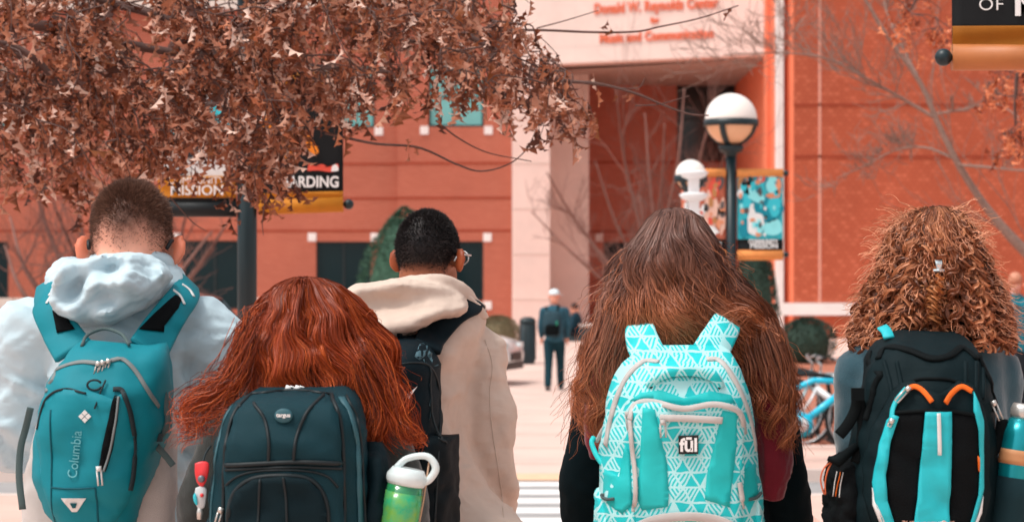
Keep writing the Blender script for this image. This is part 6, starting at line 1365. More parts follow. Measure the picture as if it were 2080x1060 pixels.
# key fob with red tab
c0 = W(410, 938, 4.55); t = thing('key_fob', 'red and grey key fob hanging at the left side of the slate pack', 'key fob', tuple(c0))
def slab(pts, Y, th, nm, m, par, bev=0.0):
    p = spline(list(pts)+[pts[0]], 28)[:-1]; q = np.array([W(a, b_, Y) for a, b_ in p]); b = MB(); ctr = q.mean(0); rings = []
    for d, k in ((0, .88), (-th*.25, 1), (-th*.75, 1), (-th, .88)): rings.append([tuple(ctr+(x-ctr)*k+np.array((0, d, 0))) for x in q])
    b.loft(rings); return b.build(nm, m, par)
slab([(397, 940), (410, 936), (424, 939), (425, 955), (420, 975), (412, 988), (402, 980), (397, 960)], 4.50, .010, 'tab', mat('red_vinyl', sr(226, 58, 62), .35), t)
b = MB(); c = W(409, 972, 4.485); b.loft([sring(0, 0, 0, 1, 1, 16, 2)]*0 or [[tuple(c+np.array((r_*math.cos(a), -d, r_*math.sin(a)))) for a in np.linspace(0, 6.283, 16, endpoint=False)] for d, r_ in ((0, .007), (.004, .006), (.0045, .002))]); b.build('snap', mat('grey_snap', sr(110, 116, 124), .35, metal=.5), t)
slab([(398, 990), (410, 986), (420, 992), (419, 1012), (415, 1030), (403, 1030), (396, 1010)], 4.50, .010, 'tag', mat('grey_plastic', sr(200, 204, 206), .4), t); slab([(396, 1000), (400, 1006), (402, 1024), (396, 1020), (393, 1008)], 4.495, .008, 'side_piece', M_CY, t)
b = MB(); c = W(410, 1005, 4.488); b.ball(c, .0038, 10, 8); b.build('dot', MATS['red_vinyl'], t)
b = MB(); b.tube([W(406, 1028, 4.495), W(406, 1040, 4.495), W(405, 1054, 4.495)], [.004, .006, .0045], 10); b.build('clasp', M_METAL, t)
b = MB(); b.tube(spline([W(412, 938, 4.50), W(418, 920, 4.52), (W(428, 905, 4.55))], 10), .002, 6); b.build('cord', M_ZIPD, t)
# plastic bottle with loop lid in the side pocket
Yb_ = 4.52; A = W(802, 1110, Yb_); B = W(834, 925, Yb_); ax = (B-A)/np.linalg.norm(B-A); sx = np.cross(ax, (0, -1, 0)); sx /= np.linalg.norm(sx); sy = np.cross(sx, ax)
if sx[0] < 0: sx, sy = -sx, -sy
t = thing('drinking_bottle', 'clear green bottle with white loop lid in the slate pack side pocket', 'bottle', tuple(A))
M_BG = mat('green_plastic', sr(14, 120, 92), .1, spec=.6, var=.25, vscale=26, col2=sr(60, 150, 70), coat=.5)
q0 = WZ(980, Yb_)
def cyl(s0, s1, radii, nm, m, n=28):
    b = MB(); k = len(radii); b.loft([[tuple(A+ax*(s0+(s1-s0)*i/(k-1))+sx*r_*math.cos(a)+sy*r_*math.sin(a)) for a in np.linspace(0, 6.283, n, endpoint=False)] for i, r_ in enumerate(radii)]); return b.build(nm, m, t)
LN = float(np.linalg.norm(B-A)); cyl(.005, LN*.69, [.030, .034, .035, .035, .034], 'body', M_BG)
cyl(LN*.68, LN*.86, [.0345, .0375, .0385, .038, .0335, .030], 'lid', mat('frosted_white_plastic', sr(216, 228, 228), .3, spec=.5))
cyl(LN*.12, LN*.60, [.0352, .0356, .0356, .0352], 'printed_label', mat('printed_label', sr(16, 170, 124), .2, var=.5, vscale=30, col2=sr(120, 170, 50), spec=.6))
top = A+ax*LN*.85; b = MB(); b.tube(spline([top-sx*.022, top-sx*.005+ax*.020, top+sx*.030+ax*.030, top+sx*.050+ax*.012, top+sx*.042-ax*.012, top+sx*.028-ax*.022], 28), [.0065, .006, .0065, .0075, .007, .006], 12); b.build('carry_loop', MATS['frosted_white_plastic'], t)
b = MB(); b.tube([top+sx*.036+ax*.024-sy*.04*0, top+sx*.038-ax*.05, A+sx*.037+ax*.02], .0016, 6); b.build('seam_line', mat('amber_plastic', sr(200, 160, 130), .3), t)

# ---- black pack on the man in the cream parka (turned with him)
M_BNV = fabric('blue_black_nylon', sr(7, 24, 31), .6, var=.10, weave=.4, fold=.10, fscale=9, spec=.12); M_BNV2 = fabric('black_nylon', sr(4, 16, 21), .6, weave=.4, spec=.12); M_CAMO = fabric('grey_blue_print', sr(70, 100, 110), .6, weave=.4)
ctr = np.array((WX(858, 6.4), 6.4, 0)); rxv, fxv = mC['rx'], mC['fx']
def TC(v): return np.stack([ctr[0]+v[:, 0]*rxv[0]+v[:, 1]*fxv[0], ctr[1]+v[:, 0]*rxv[1]+v[:, 1]*fxv[1], v[:, 2]], 1)
t = thing('backpack', 'blue black sports pack on the man in the cream parka', 'backpack', tuple(ctr-fxv*.27+np.array((0, 0, 1.0))))
zr = lambda py: WZ(py, 6.2)
def lrings(rows, yb, yf, e=3, n=52, nz=36, cx=0.0):
    r = np.array(rows, float); py = np.linspace(r[0, 0], r[-1, 0], nz); hw = np.interp(py, r[:, 0], r[:, 1]); df = np.interp(py, r[:, 0], r[:, 2]); 
    return [sring(cx, yb-(yb-yf)*d/2, zr(p), h, (yb-yf)*d/2, n, e) for p, h, d in zip(py, hw, df)][::-1]
body = solid(lrings([(682, .07, .35), (690, .10, .6), (706, .125, .82), (740, .145, 1), (900, .152, 1), (1060, .155, 1), (1150, .14, .8), (1180, .10, .5)], -.14, -.37, 3.0), 'main_compartment', M_BNV, t, .006, 9, 7, TC)
fr = solid(lrings([(745, .08, .4), (755, .11, .8), (790, .125, 1), (1000, .13, 1), (1080, .125, .9)], -.33, -.405, 3.2), 'front_pocket', M_BNV, t, .004, 10, 8, TC)
spk = solid(lrings([(882, .030, .75), (890, .034, .95), (960, .036, 1), (1060, .034, .95), (1120, .028, .8)], -.155, -.345, 2.6, cx=.155), 'side_pocket', M_BNV2, t, .005, 14, 9, TC)
bv = bvh_of(body, fr, spk); Yk = 6.05
strap_over(mC, 'shoulder_strap', M_BNV, t, [(868, 705, -.24), (880, 680, -.17), (915, 655, -.08), (945, 645, .02), (962, 668, .12), (965, 760, .17)], [.075, .075, .070, .064, .056, .05, .04, .03], .014, .014)
strap_over(mC, 'shoulder_strap', M_BNV, t, [(780, 705, -.20), (778, 676, -.14), (782, 650, -.08), (800, 640, .02), (812, 668, .12), (810, 760, .17)], [.075, .075, .070, .064, .056, .05, .04, .03], .014, .014)
for pts in ([(850, 700), (866, 694), (866, 720), (852, 732), (842, 724)], [(872, 706), (884, 716), (890, 750), (880, 744), (866, 722)], [(800, 714), (812, 708), (808, 726), (796, 730)], [(908, 780), (920, 790), (922, 830), (910, 822)], [(896, 812), (904, 830), (902, 850), (894, 838)]):
    patch(pts, Yk, bv, 'printed_patch', M_CAMO, t, off=.001, grid=.012)
patch([(818, 800), (824, 803), (848, 784), (832, 808), (826, 811), (819, 808)], Yk, bv, 'emblem', M_WHITEP, t, off=.005, grid=.008, smooth=False)
for pts in ([(800, 742), (840, 736), (872, 744), (890, 790), (892, 880), (888, 980), (884, 1060)], [(905, 728), (915, 780), (916, 850), (918, 884)], [(884, 884), (910, 882), (940, 890)]): cordline(pts, Yk, bv, 'seam', M_PIPE, t, r=.003, off=.001)
b = MB(); b.tube(spline([TC(np.array([q]))[0] for q in ((-.04, -.22, zr(688)), (-.03, -.24, zr(668)), (.03, -.24, zr(668)), (.04, -.22, zr(688)))], 16), .007, 10); b.build('grab_loop', M_BNV2, t)

# ---- turquoise patterned pack on the long haired woman
def tri_pattern(name, base, white):
    """woven triangle-and-stripe print"""
    m = mat(name, base, .6, spec=.35); n = m.node_tree.nodes; l = m.node_tree.links; bs_ = n['Principled BSDF']; tc = [x for x in n if x.type == 'TEX_COORD'][0]
    ns = n.new('ShaderNodeTexNoise'); ns.inputs['Scale'].default_value = 26; l.new(tc.outputs['Object'], ns.inputs['Vector'])
    vm = n.new('ShaderNodeVectorMath'); vm.operation = 'MULTIPLY_ADD'; vm.inputs[1].default_value = (.010, .010, .010); l.new(ns.outputs['Color'], vm.inputs[0]); l.new(tc.outputs['Object'], vm.inputs[2])
    sx_ = n.new('ShaderNodeSeparateXYZ'); l.new(vm.outputs[0], sx_.inputs[0])
    def M_(op, a, b=None, c=None):
        q = n.new('ShaderNodeMath'); q.operation = op
        for i, v in enumerate((a, b, c)):
            if v is None: continue
            if isinstance(v, (int, float)): q.inputs[i].default_value = v
            else: l.new(v, q.inputs[i])
        return q.outputs[0]
    S_ = 1/.027; x, z = sx_.outputs[0], sx_.outputs[2]
    d0 = M_('MULTIPLY', z, S_*1.155*.8); d1 = M_('MULTIPLY', M_('ADD', x, M_('MULTIPLY', z, .577)), S_*.8); d2 = M_('MULTIPLY', M_('SUBTRACT', x, M_('MULTIPLY', z, .577)), S_*.8)
    fr_ = [M_('FRACT', d) for d in (d0, d1, d2)]; line = M_('MAXIMUM', M_('MAXIMUM', M_('LESS_THAN', fr_[0], .13), M_('LESS_THAN', fr_[1], .13)), M_('LESS_THAN', fr_[2], .13))
    cell = n.new('ShaderNodeCombineXYZ'); l.new(M_('FLOOR', d0), cell.inputs[0]); l.new(M_('FLOOR', d1), cell.inputs[1]); l.new(M_('FLOOR', d2), cell.inputs[2])
    wn = n.new('ShaderNodeTexWhiteNoise'); l.new(cell.outputs[0], wn.inputs['Vector']); h = wn.outputs['Value']
    st1 = M_('MULTIPLY', M_('LESS_THAN', M_('FRACT', M_('MULTIPLY', d1, 4)), .52), M_('MULTIPLY', M_('GREATER_THAN', h, .30), M_('LESS_THAN', h, .58)))
    st2 = M_('MULTIPLY', M_('LESS_THAN', M_('FRACT', M_('MULTIPLY', d2, 4)), .52), M_('GREATER_THAN', h, .58)); full = M_('GREATER_THAN', h, .95)
    msk = M_('MAXIMUM', M_('MAXIMUM', line, full), M_('MAXIMUM', st1, st2)); mx = n.new('ShaderNodeMix'); mx.data_type = 'RGBA'; l.new(M_('MULTIPLY', msk, .62), mx.inputs[0]); mx.inputs[6].default_value = base; mx.inputs[7].default_value = white; l.new(mx.outputs[2], bs_.inputs['Base Color'])
    wv = n.new('ShaderNodeTexNoise'); wv.inputs['Scale'].default_value = 900; l.new(tc.outputs['Object'], wv.inputs['Vector']); bp = n.new('ShaderNodeBump'); bp.inputs['Strength'].default_value = .2; bp.inputs['Distance'].default_value = .002; l.new(wv.outputs['Fac'], bp.inputs['Height']); l.new(bp.outputs[0], bs_.inputs['Normal'])
    return m
M_TRI = tri_pattern('turquoise_triangle_print', sr(28, 200, 204), sr(222, 250, 250)); M_AQ = fabric('turquoise_nylon', sr(28, 190, 190), .65, var=.10, weave=.2, fold=.12, fscale=10, spec=.4); M_GZ = fabric('pale_grey_webbing', sr(196, 190, 186), .7, weave=.4)
crease(M_TRI, .30, (8, 8, 14), 24, 9.0); crease(M_AQ, .35, (9, 9, 14), -30, 3.0)
t = thing('backpack', 'turquoise and white triangle patterned pack on the long haired woman', 'backpack', (WX(1385, 4.9), 4.9, .95)); Yk = 4.81
body = solid(pack_vf([(706, 1318, 1478, .35), (712, 1300, 1490, .55), (722, 1282, 1500, .74), (745, 1262, 1511, .88), (800, 1240, 1526, 1), (870, 1231, 1539, 1), (940, 1225, 1545, 1), (1000, 1220, 1547, 1), (1060, 1216, 1548, 1), (1150, 1220, 1545, .9), (1200, 1250, 1515, .5)], 5.02, 4.76, e=2.8), 'main_compartment', M_TRI, t, .005, 8, 12); bv = bvh_of(body)
fp = patch([(1276, 840), (1290, 818), (1322, 814), (1384, 826), (1444, 817), (1484, 824), (1500, 838), (1508, 880), (1506, 960), (1500, 1040), (1490, 1130), (1290, 1130), (1286, 1040), (1284, 940)], Yk, bv, 'front_pocket', M_TRI, t, off=.016, grid=.013); wrinkle(fp.data, .006, 8, 4, ridge=False); crumple(fp.data, .009, 8, 4, warp=.9, sharp=.9); bv2 = bvh_of(body, fp)
for pts, nm in (([(1278, 812), (1300, 795), (1340, 790), (1385, 806), (1440, 792), (1482, 800), (1492, 818), (1444, 812), (1385, 821), (1322, 809), (1290, 813)], 'yoke'), ([(1302, 824), (1326, 828), (1334, 870), (1350, 930), (1354, 1000), (1352, 1022), (1300, 1030), (1292, 1010), (1296, 930)], 'side_insert'), ([(1462, 830), (1492, 836), (1492, 900), (1484, 960), (1476, 1024), (1440, 1012), (1426, 1008), (1430, 960), (1448, 890)], 'side_insert'), ([(1228, 952), (1256, 966), (1268, 900), (1278, 920), (1282, 1020), (1262, 1040), (1224, 1015)], 'flank'), ([(1497, 925), (1512, 950), (1536, 940), (1542, 1005), (1520, 1012), (1506, 1030), (1500, 980)], 'flank')):
    patch(pts, Yk, bv2, nm, M_AQ, t, off=.002, grid=.012)
bv3 = bvh_of(body, fp)
for pts, w_ in (([(1338, 734), (1306, 734), (1274, 764), (1252, 810), (1238, 860), (1230, 905)], .013), ([(1436, 729), (1464, 733), (1494, 776), (1518, 830), (1532, 880), (1538, 915)], .013)): bandline(pts, Yk, bv, 'zip', M_GZ, t, w_, .005, .003, 44)
for pts, w_ in (([(1276, 850), (1282, 826), (1300, 814), (1330, 814), (1384, 827), (1440, 817), (1482, 825), (1502, 842), (1510, 880)], .012), ([(1276, 850), (1280, 900), (1286, 950), (1287, 1000), (1284, 1034)], .009), ([(1497, 975), (1502, 1005), (1504, 1030)], .010), ([(1336, 844), (1380, 845), (1420, 847), (1461, 850)], .014), ([(1282, 1068), (1326, 1048), (1386, 1041), (1446, 1047), (1492, 1066)], .018)): bandline(pts, Yk, bv3, 'zip', M_GZ, t, w_, .005, .007, 44)
pull(on(bv3, 1341, 852, Yk, .010), 'zip_pull', t, M_GZ, .030, .010, .03); pull(on(bv3, 1273, 838, Yk, .006), 'zip_pull', t, M_GZ, .032, .009, .15)
lg = patch([(1373, 880), (1413, 879), (1413, 917), (1374, 917)], Yk, bv3, 'logo_patch', mat('black_rubber', sr(24, 28, 30), .5), t, off=.009, grid=.012, smooth=False)
cl = on(bv3, 1393, 898, Yk, .012); lettering('fūl', .036, (cl[0], cl[1], cl[2]-.0015), 'lettering', M_WHITEP, lg, ext=.0008, offset=.0012, wide=.92)
b = MB(); b.tube(spline([on(bv, 1316, 782, Yk, -.004), on(bv, 1330, 764, Yk, .012), on(bv, 1360, 752, Yk, .018), on(bv, 1390, 749, Yk, .019), on(bv, 1420, 752, Yk, .018), on(bv, 1448, 764, Yk, .012), on(bv, 1462, 784, Yk, -.004)], 30), [.009, .012, .013, .012, .009], 14); b.build('grab_handle', M_TRI, t)
cordline([(1318, 786), (1340, 768), (1390, 760), (1440, 768), (1460, 788)], Yk, bv, 'painted_handle_shadow', M_ZIPD, t, r=.003, off=.001)  # dark cord drawn in place of the handle's shadow on the pack
J = gW['J']
strap_over(gW, 'shoulder_strap', M_TRI, t, [(1318, 722, -.22), (1306, 696, -.185), (1300, 672, -.16), (1304, 656, -.08), (1310, 668, .0), (1306, 700, .10), (1296, 800, .145)], [.070, .070, .066, .060, .055, .05, .04, .03], .014, .03)
strap_over(gW, 'shoulder_strap', M_TRI, t, [(1438, 722, -.22), (1456, 692, -.185), (1474, 660, -.16), (1480, 648, -.10), (1478, 668, .0), (1478, 700, .10), (1490, 800, .145)], [.074, .072, .066, .060, .055, .05, .04, .03], .014, .03)
b = MB(); b.tube(spline([W(1234, 856, 4.86), W(1222, 876, 4.88), W(1212, 896, 4.90)], 12), .004, 8); b.build('side_webbing', M_GZ, t)
b = MB(); b.tube(spline([W(1206, 888, 4.90), W(1202, 900, 4.89), W(1212, 925, 4.87), W(1226, 945, 4.85)], 16), .0055, 8); b.build('side_loop', M_AQ, t)
for rows in ([(1000, 1214, 1236, .5), (1010, 1213, 1244, .9), (1080, 1210, 1246, 1), (1140, 1214, 1244, .8)], [(996, 1532, 1548, .5), (1006, 1524, 1550, .9), (1080, 1522, 1554, 1), (1140, 1524, 1550, .8)]):
    so_ = solid(pack_vf(rows, 4.98, 4.80, e=2.3), 'side_pocket', M_TRI, t, .004, 14, 3)
cordline([(1216, 1004), (1230, 1012), (1246, 1010)], Yk, bvh_of(body, so_), 'pocket_hem', M_GSTRAP, t, r=.0035, off=.004, n=14); cordline([(1520, 1012), (1536, 1010), (1548, 1002)], Yk, bvh_of(body, so_), 'pocket_hem', M_GSTRAP, t, r=.0035, off=.004, n=14)

# ---- black and cyan pack on the curly haired woman
M_BT = fabric('black_teal_nylon', sr(9, 27, 31), .65, var=.12, weave=.4, fold=.2, fscale=14, spec=.12); M_CYN = fabric('cyan_nylon', sr(30, 184, 194), .5, var=.06, weave=.3, fold=.1, fscale=16, spec=.4); M_OR = fabric('orange_webbing', sr(232, 106, 30), .7, weave=.4); M_BK = fabric('jet_nylon', sr(5, 12, 14), .7, weave=.4, spec=.12)
crease(M_BT, .45, (10, 10, 16), 20, 7.0); crease(M_CYN, .3, (9, 9, 22), 8, 1.0)
t = thing('backpack', 'black hiking pack with cyan stripes and orange trim on the curly haired woman', 'backpack', (WX(1890, 4.75), 4.75, .95)); Yk = 4.66
body = solid(pack_vf([(676, 1850, 1972, .35), (682, 1826, 1988, .5), (696, 1802, 2002, .68), (730, 1784, 2013, .86), (800, 1762, 2030, 1), (880, 1745, 2036, 1), (960, 1735, 2032, 1), (1060, 1726, 2032, 1), (1150, 1730, 2030, .9), (1190, 1760, 1995, .5)], 4.885, 4.61, e=2.7), 'main_compartment', M_BT, t, .006, 10, 14); bv = bvh_of(body)
fp = patch([(1790, 822), (1806, 792), (1826, 776), (1848, 770), (1872, 790), (1892, 798), (1912, 788), (1938, 770), (1962, 776), (1984, 806), (1998, 880), (2000, 980), (1992, 1050), (1980, 1130), (1788, 1130), (1764, 1060), (1752, 1000), (1754, 940), (1768, 870)], Yk, bv, 'front_pocket', M_BT, t, off=.020, grid=.013); wrinkle(fp.data, .005, 10, 4, ridge=False); crumple(fp.data, .010, 9, 5, warp=.9, sharp=.9); bv2 = bvh_of(body, fp)
for pts, nm, mm in (([(1806, 836), (1864, 832), (1856, 960), (1842, 1062), (1806, 1062), (1792, 1010), (1790, 960), (1802, 880)], 'mesh_panel', M_MESH), ([(1919, 832), (1972, 842), (1980, 900), (1978, 985), (1962, 1062), (1914, 1062), (1916, 960)], 'mesh_panel', M_MESH), ([(1803, 838), (1814, 842), (1798, 890), (1788, 960), (1792, 1010), (1808, 1062), (1786, 1062), (1767, 1010), (1764, 975), (1776, 900), (1792, 850)], 'side_stripe', M_CYN), ([(1966, 792), (1976, 815), (1985, 850), (1987, 920), (1986, 985), (1974, 1030), (1962, 1066), (1954, 1066), (1974, 1000), (1978, 940), (1974, 870), (1964, 830)], 'side_stripe', M_CYN), ([(1865, 832), (1918, 832), (1916, 960), (1914, 1070), (1842, 1070), (1855, 960)], 'centre_stripe', M_CYN), ([(1764, 985), (1768, 1010), (1790, 1060), (1778, 1055), (1764, 1020)], 'reflective_patch', M_REFL), ([(1984, 1000), (1976, 1032), (1962, 1066), (1968, 1066), (1982, 1035)], 'reflective_patch', M_REFL)):
    o = patch(pts, Yk, bv2, nm, mm, t, off=.010 if nm != 'mesh_panel' else .004, grid=.009)
    if nm == 'centre_stripe': wrinkle(o.data, .002, 30, 3, ridge=False); cs = o
bv3 = bvh_of(body, fp, cs)
bandline([(1890, 834), (1891, 870), (1893, 918)], Yk, bv3, 'reflective_strip', M_REFL, t, .0075, .002, .004, 14)
for pts in ([(1836, 786), (1848, 782), (1862, 790), (1878, 812)], [(1906, 814), (1922, 794), (1942, 782), (1962, 792)]): bandline(pts, Yk, bv3, 'orange_trim', M_OR, t, .010, .005, .008, 24)
bandline([(1800, 850), (1804, 826), (1816, 804), (1832, 786)], Yk, bv3, 'cyan_trim', M_CYN, t, .010, .004, .007, 20)
pull(on(bv3, 1834, 786, Yk, .012), 'zip_pull', t, M_METAL, .034, .007, -.75); pull(on(bv, 2034, 812, Yk, .012), 'zip_pull', t, M_METAL, .036, .008, .4); pull(on(bv3, 1800, 850, Yk, .010), 'zip_pull', t, M_METAL, .012, .006, -.5)
bandline([(1808, 834), (1864, 830), (1918, 831), (1974, 840)], Yk, bv3, 'pocket_hem', M_BK, t, .007, .004, .006, 24)
for pts in ([(1790, 730), (1810, 706), (1850, 712), (1890, 728), (1930, 722), (1962, 706), (1990, 730)], [(1786, 720), (1768, 760), (1756, 800), (1748, 850)], [(1994, 722), (2014, 770), (2030, 815), (2044, 836)]): bandline(pts, Yk, bv, 'zip_flap', M_BK, t, .014, .007, .004, 36)
for x0 in (1800, 1822, 1960, 1985, 2003): cordline([(x0, 735), (x0+(1890-x0)*.06, 775), (x0+(1890-x0)*.1, 810)], Yk, bv, 'pleat', M_BT, t, r=.005, off=-.001, n=14)
for pts in ([(1790, 830), (1812, 800), (1850, 772), (1890, 768), (1930, 772), (1968, 796), (1990, 830)],): cordline(pts, Yk, bv, 'seam', M_BK, t, r=.004, off=.001)
for pts in ([(1742, 795), (1738, 830), (1722, 862), (1704, 884)], [(1742, 800), (1752, 850), (1750, 900), (1738, 940)], [(2036, 850), (2030, 890), (2010, 930)]):
    b = MB(); b.loft(strapv(spline([W(*q, 4.68) for q in pts], 16), np.array((-.2, -1, 0)), .022, .005)); b.build('side_webbing', M_BK, t)
b = MB(); c = W(1742, 798, 4.665); b.box(c[0]-.012, c[0]+.012, c[1]-.008, c[1]+.006, c[2]-.014, c[2]+.010); b.build('buckle', M_BK, t, False)
pkL = solid(pack_vf([(925, 1728, 1750, .3), (932, 1702, 1752, .7), (950, 1694, 1752, .9), (1010, 1686, 1752, 1), (1070, 1684, 1752, 1), (1140, 1696, 1750, .8)], 4.84, 4.66, e=2.3), 'side_pocket', M_MESH, t, .007, 20, 5)
pkR = solid(pack_vf([(925, 2016, 2030, .4), (950, 2006, 2050, .8), (1010, 1996, 2070, 1), (1070, 1990, 2080, 1), (1140, 1996, 2070, .8)], 4.84, 4.66, e=2.3), 'side_pocket', M_MESH, t, .006, 20, 6)
b = MB(); b.tube(spline([W(1690, 936, 4.68), W(1674, 950, 4.67), W(1667, 972, 4.67), W(1672, 998, 4.67), W(1677, 1006, 4.67)], 20), .0016, 6); b.tube(spline([W(1690, 938, 4.68), W(1681, 956, 4.67), W(1676, 980, 4.67), W(1677, 1006, 4.67)], 20), .0016, 6); b.build('draw_cord', mat('orange_cord', sr(206, 100, 60), .7), t)
b = MB(); c = W(1676, 1010, 4.67); b.box(c[0]-.0055, c[0]+.0055, c[1]-.005, c[1]+.005, c[2]-.007, c[2]+.006); b.build('toggle', M_BK, t, False)
b = MB(); b.tube([W(1682, 930, 4.67), W(1700, 938, 4.67), W(1740, 905, 4.68)], [.005, .012, .008], 8); b.build('pocket_tie', M_BK, t)
for k in range(3): cordline([(1706+k*5, 960), (1700+k*5, 985), (1696+k*5, 1010)], Yk, bvh_of(pkL), 'elastic', M_OR if k == 1 else M_GZ, pkL, r=.0012, off=.002, n=10)
for q in ((1979, 925), (1740, 940), (1798, 800)): pass
lettering('THE NORTH FACE', .012, W(1873, 1055, Yk), 'lettering', mat('pinkish_thread', sr(220, 170, 150), .7), t, bvh=bv3, off=.006, ext=.0005)
patch([(1890, 1062), (1892, 1052), (1902, 1048), (1912, 1054), (1914, 1062)], Yk, bv3, 'emblem', MATS['pinkish_thread'], t, off=.007, grid=.008, smooth=False)
for pts, mm in (([(1972, 920), (1984, 930), (1983, 960), (1974, 950)], M_OR),): patch(pts, Yk, bv2, 'orange_tab', mm, t, off=.008, grid=.012)
strap_over(cW, 'shoulder_strap', M_BK, t, [(1840, 692, -.15), (1824, 676, -.10), (1815, 664, -.05), (1808, 672, .04), (1806, 720, .11), (1800, 850, .14)], [.065, .065, .06, .05, .04, .03], .013, .011)
strap_over(cW, 'shoulder_strap', M_BK, t, [(1965, 692, -.15), (1980, 676, -.10), (1988, 664, -.05), (1994, 672, .04), (1994, 720, .11), (2000, 850, .14)], [.065, .065, .06, .05, .04, .03], .013, .011)
b = MB(); b.loft(strapv(spline([W(1792, 664, 4.80), W(1800, 672, 4.78), W(1806, 686, 4.76)], 8), np.array((0, -1, .3)), .022, .006)); b.build('cyan_tab', M_CYN, t)
# steel flask in the right side pocket
Yb_ = 4.68; A = W(2040, 1130, Yb_); B = W(2082, 820, Yb_); ax = (B-A)/np.linalg.norm(B-A); sx = np.cross((0, -1, 0), ax); sx /= np.linalg.norm(sx); sx = sx if sx[0] > 0 else -sx; sy = np.cross(sx, ax); LN = float(np.linalg.norm(B-A))
t = thing('steel_flask', 'teal steel flask with tan label in the right pocket of the hiking pack', 'bottle', tuple(A))
M_FL_ = mat('teal_steel', sr(20, 150, 160), .22, metal=.55, spec=.6); cyl(.0, LN*.90, [.030, .036, .036, .036, .036, .036, .036, .036, .034, .026], 'body', M_FL_)
cyl(LN*.605, LN*.70, [.0366, .0368, .0368, .0366], 'label', mat('tan_label', sr(196, 138, 94), .6)); cyl(.02, LN*.52, [.0372, .0385, .0385, .0385], 'sleeve', fabric('dark_teal_sleeve', sr(14, 44, 50), .8, weave=.6)); cyl(LN*.895, LN*1.0, [.022, .026, .026, .022], 'cap', M_METAL)
for k in range(5):
    a = -2.2+k*.14; p = A+ax*LN*.655; b = MB(); q = [p+sx*.0375*math.cos(a)-sy*-.0375*math.sin(a)*1.0+ax*d for d in (-.007, .007)]; b.tube(q, .0012, 5); b.build('label_mark', mat('dark_brown_print', sr(96, 60, 40), .7), t)
# ---------------------------------------------------------------- people farther off
M_WCAP = fabric('white_cap_cloth', sr(222, 236, 240), .8); M_BLUEJ = fabric('slate_print_jacket', sr(50, 92, 108), .85, var=.35, mott=30)
def scale_rows(px, top, Y, h, hw, d=.11):
    k = FOC/Y; z0 = WZ(top, Y); py = lambda f: top+f*h*k
    return [(py(.145), px-hw*.30*k, px+hw*.30*k, d*.5, 0), (py(.17), px-hw*.65*k, px+hw*.65*k, d*.75, 0), (py(.20), px-hw*k, px+hw*k, d, 0), (py(.30), px-hw*.95*k, px+hw*.95*k, d*1.05, 0), (py(.40), px-hw*.85*k, px+hw*.85*k, d, 0), (py(.52), px-hw*.88*k, px+hw*.88*k, d, 0)]
def far_person(label, px, top, Y, h, face, top_m, pants, skin, hair=None, stride=.12, topname='jacket', armf=0.0):
    k = FOC/Y; hw = .105*h; sp = dict(label=label, Y=Y, head=(px, top+.068*h*k), hk=1.0, pitch=0, face=face, skin=skin, voxel=.015, jvox=.016, ground=WZ(top, Y)-h, torso=scale_rows(px, top, Y, h, hw),
     armL=[(px-hw*1.08*k, top+.205*h*k, 0), (px-hw*1.30*k, top+.36*h*k, .04), (px-hw*1.2*k, top+.48*h*k, .15), .052], armR=[(px+hw*1.08*k, top+.205*h*k, 0), (px+hw*1.30*k, top+.36*h*k, .04), (px+hw*1.2*k, top+.48*h*k, .15), .052],
     top=(top_m, [dict(amp=.008, freq=8, seed=3)], .03), topname=topname, pants=pants, shoes=M_SHOE, stride=stride)
    person(sp)
    if hair:
        b = MB(); c = sp['hc']; b.ball(c+np.array((0, -.012, .028)), (.084, .100, .100), 20, 14); v = np.array(b.v); me = bpy.data.meshes.new('hair'); me.from_pydata(v.tolist(), [], b.f); me.update(); wrinkle(me, .008, 30, 2); paint(me, 'tone', np.tile(np.array(hair), (len(v), 1))); link('hair', me, M_HAIR, sp['root'])
    return sp
w1 = far_person('walker in white cap and dark leggings on the walkway', 1126, 588, 41.0, 1.72, 8, M_BLUEJ, fabric('dark_teal_leggings', sr(14, 52, 62), .85), (SK_LIGHT[0], SK_LIGHT[1], M_SKL), hair=None, stride=.26)
c = w1['hc']; cp = MB(); cp.loft([[tuple(c+np.array((r_*.088*math.cos(a), -.012+r_*.105*math.sin(a), z))) for a in np.linspace(0, 6.283, 22, endpoint=False)] for z, r_ in ((.025, 1.02), (.05, 1.04), (.09, .92), (.115, .62), (.128, .2))]); t = thing('baseball_cap', 'white cap worn by the walker on the walkway', 'cap', tuple(c)); cp.build('crown', M_WCAP, t)
b = MB(); f = np.array((.9, .45, 0)); sd_ = np.array((-.45, .9, 0)); b.loft([[tuple(c+np.array((0, 0, .03+dz))+f*(.075+.095*math.cos(a)*.9)+sd_*.075*math.sin(a)) for a in np.linspace(-1.7, 1.7, 14)] for dz in (-.004, .004)]); b.build('peak', M_WCAP, t)
t = thing('backpack', 'small dark pack on the walker in the white cap', 'backpack', tuple(w1['J'](1122, 660))); zc = w1['J'](1121, 655)
b = MB(); b.loft([sring(zc[0], zc[1]-.19, zc[2]+dz, r_, .09*q, 24, 2.8) for dz, r_, q in ((-.24, .10, .6), (-.21, .145, .95), (-.05, .16, 1), (.12, .15, .9), (.20, .11, .5))]); b.build('main_compartment', fabric('far_pack_cloth', sr(44, 70, 80), .8, var=.35, mott=24), t)
b = MB(); b.loft([sring(zc[0], zc[1]-.275, zc[2]+dz, r_, .03, 20, 2.8) for dz, r_ in ((-.21, .09), (-.18, .12), (-.06, .12), (-.03, .09))]); b.build('front_pocket', M_BK, t)
b = MB(); b.tube([zc+np.array((.075, -.30, .02)), zc+np.array((.078, -.30, -.04))], .012, 8); b.build('tag', mat('green_tag', sr(40, 170, 130), .5), t)
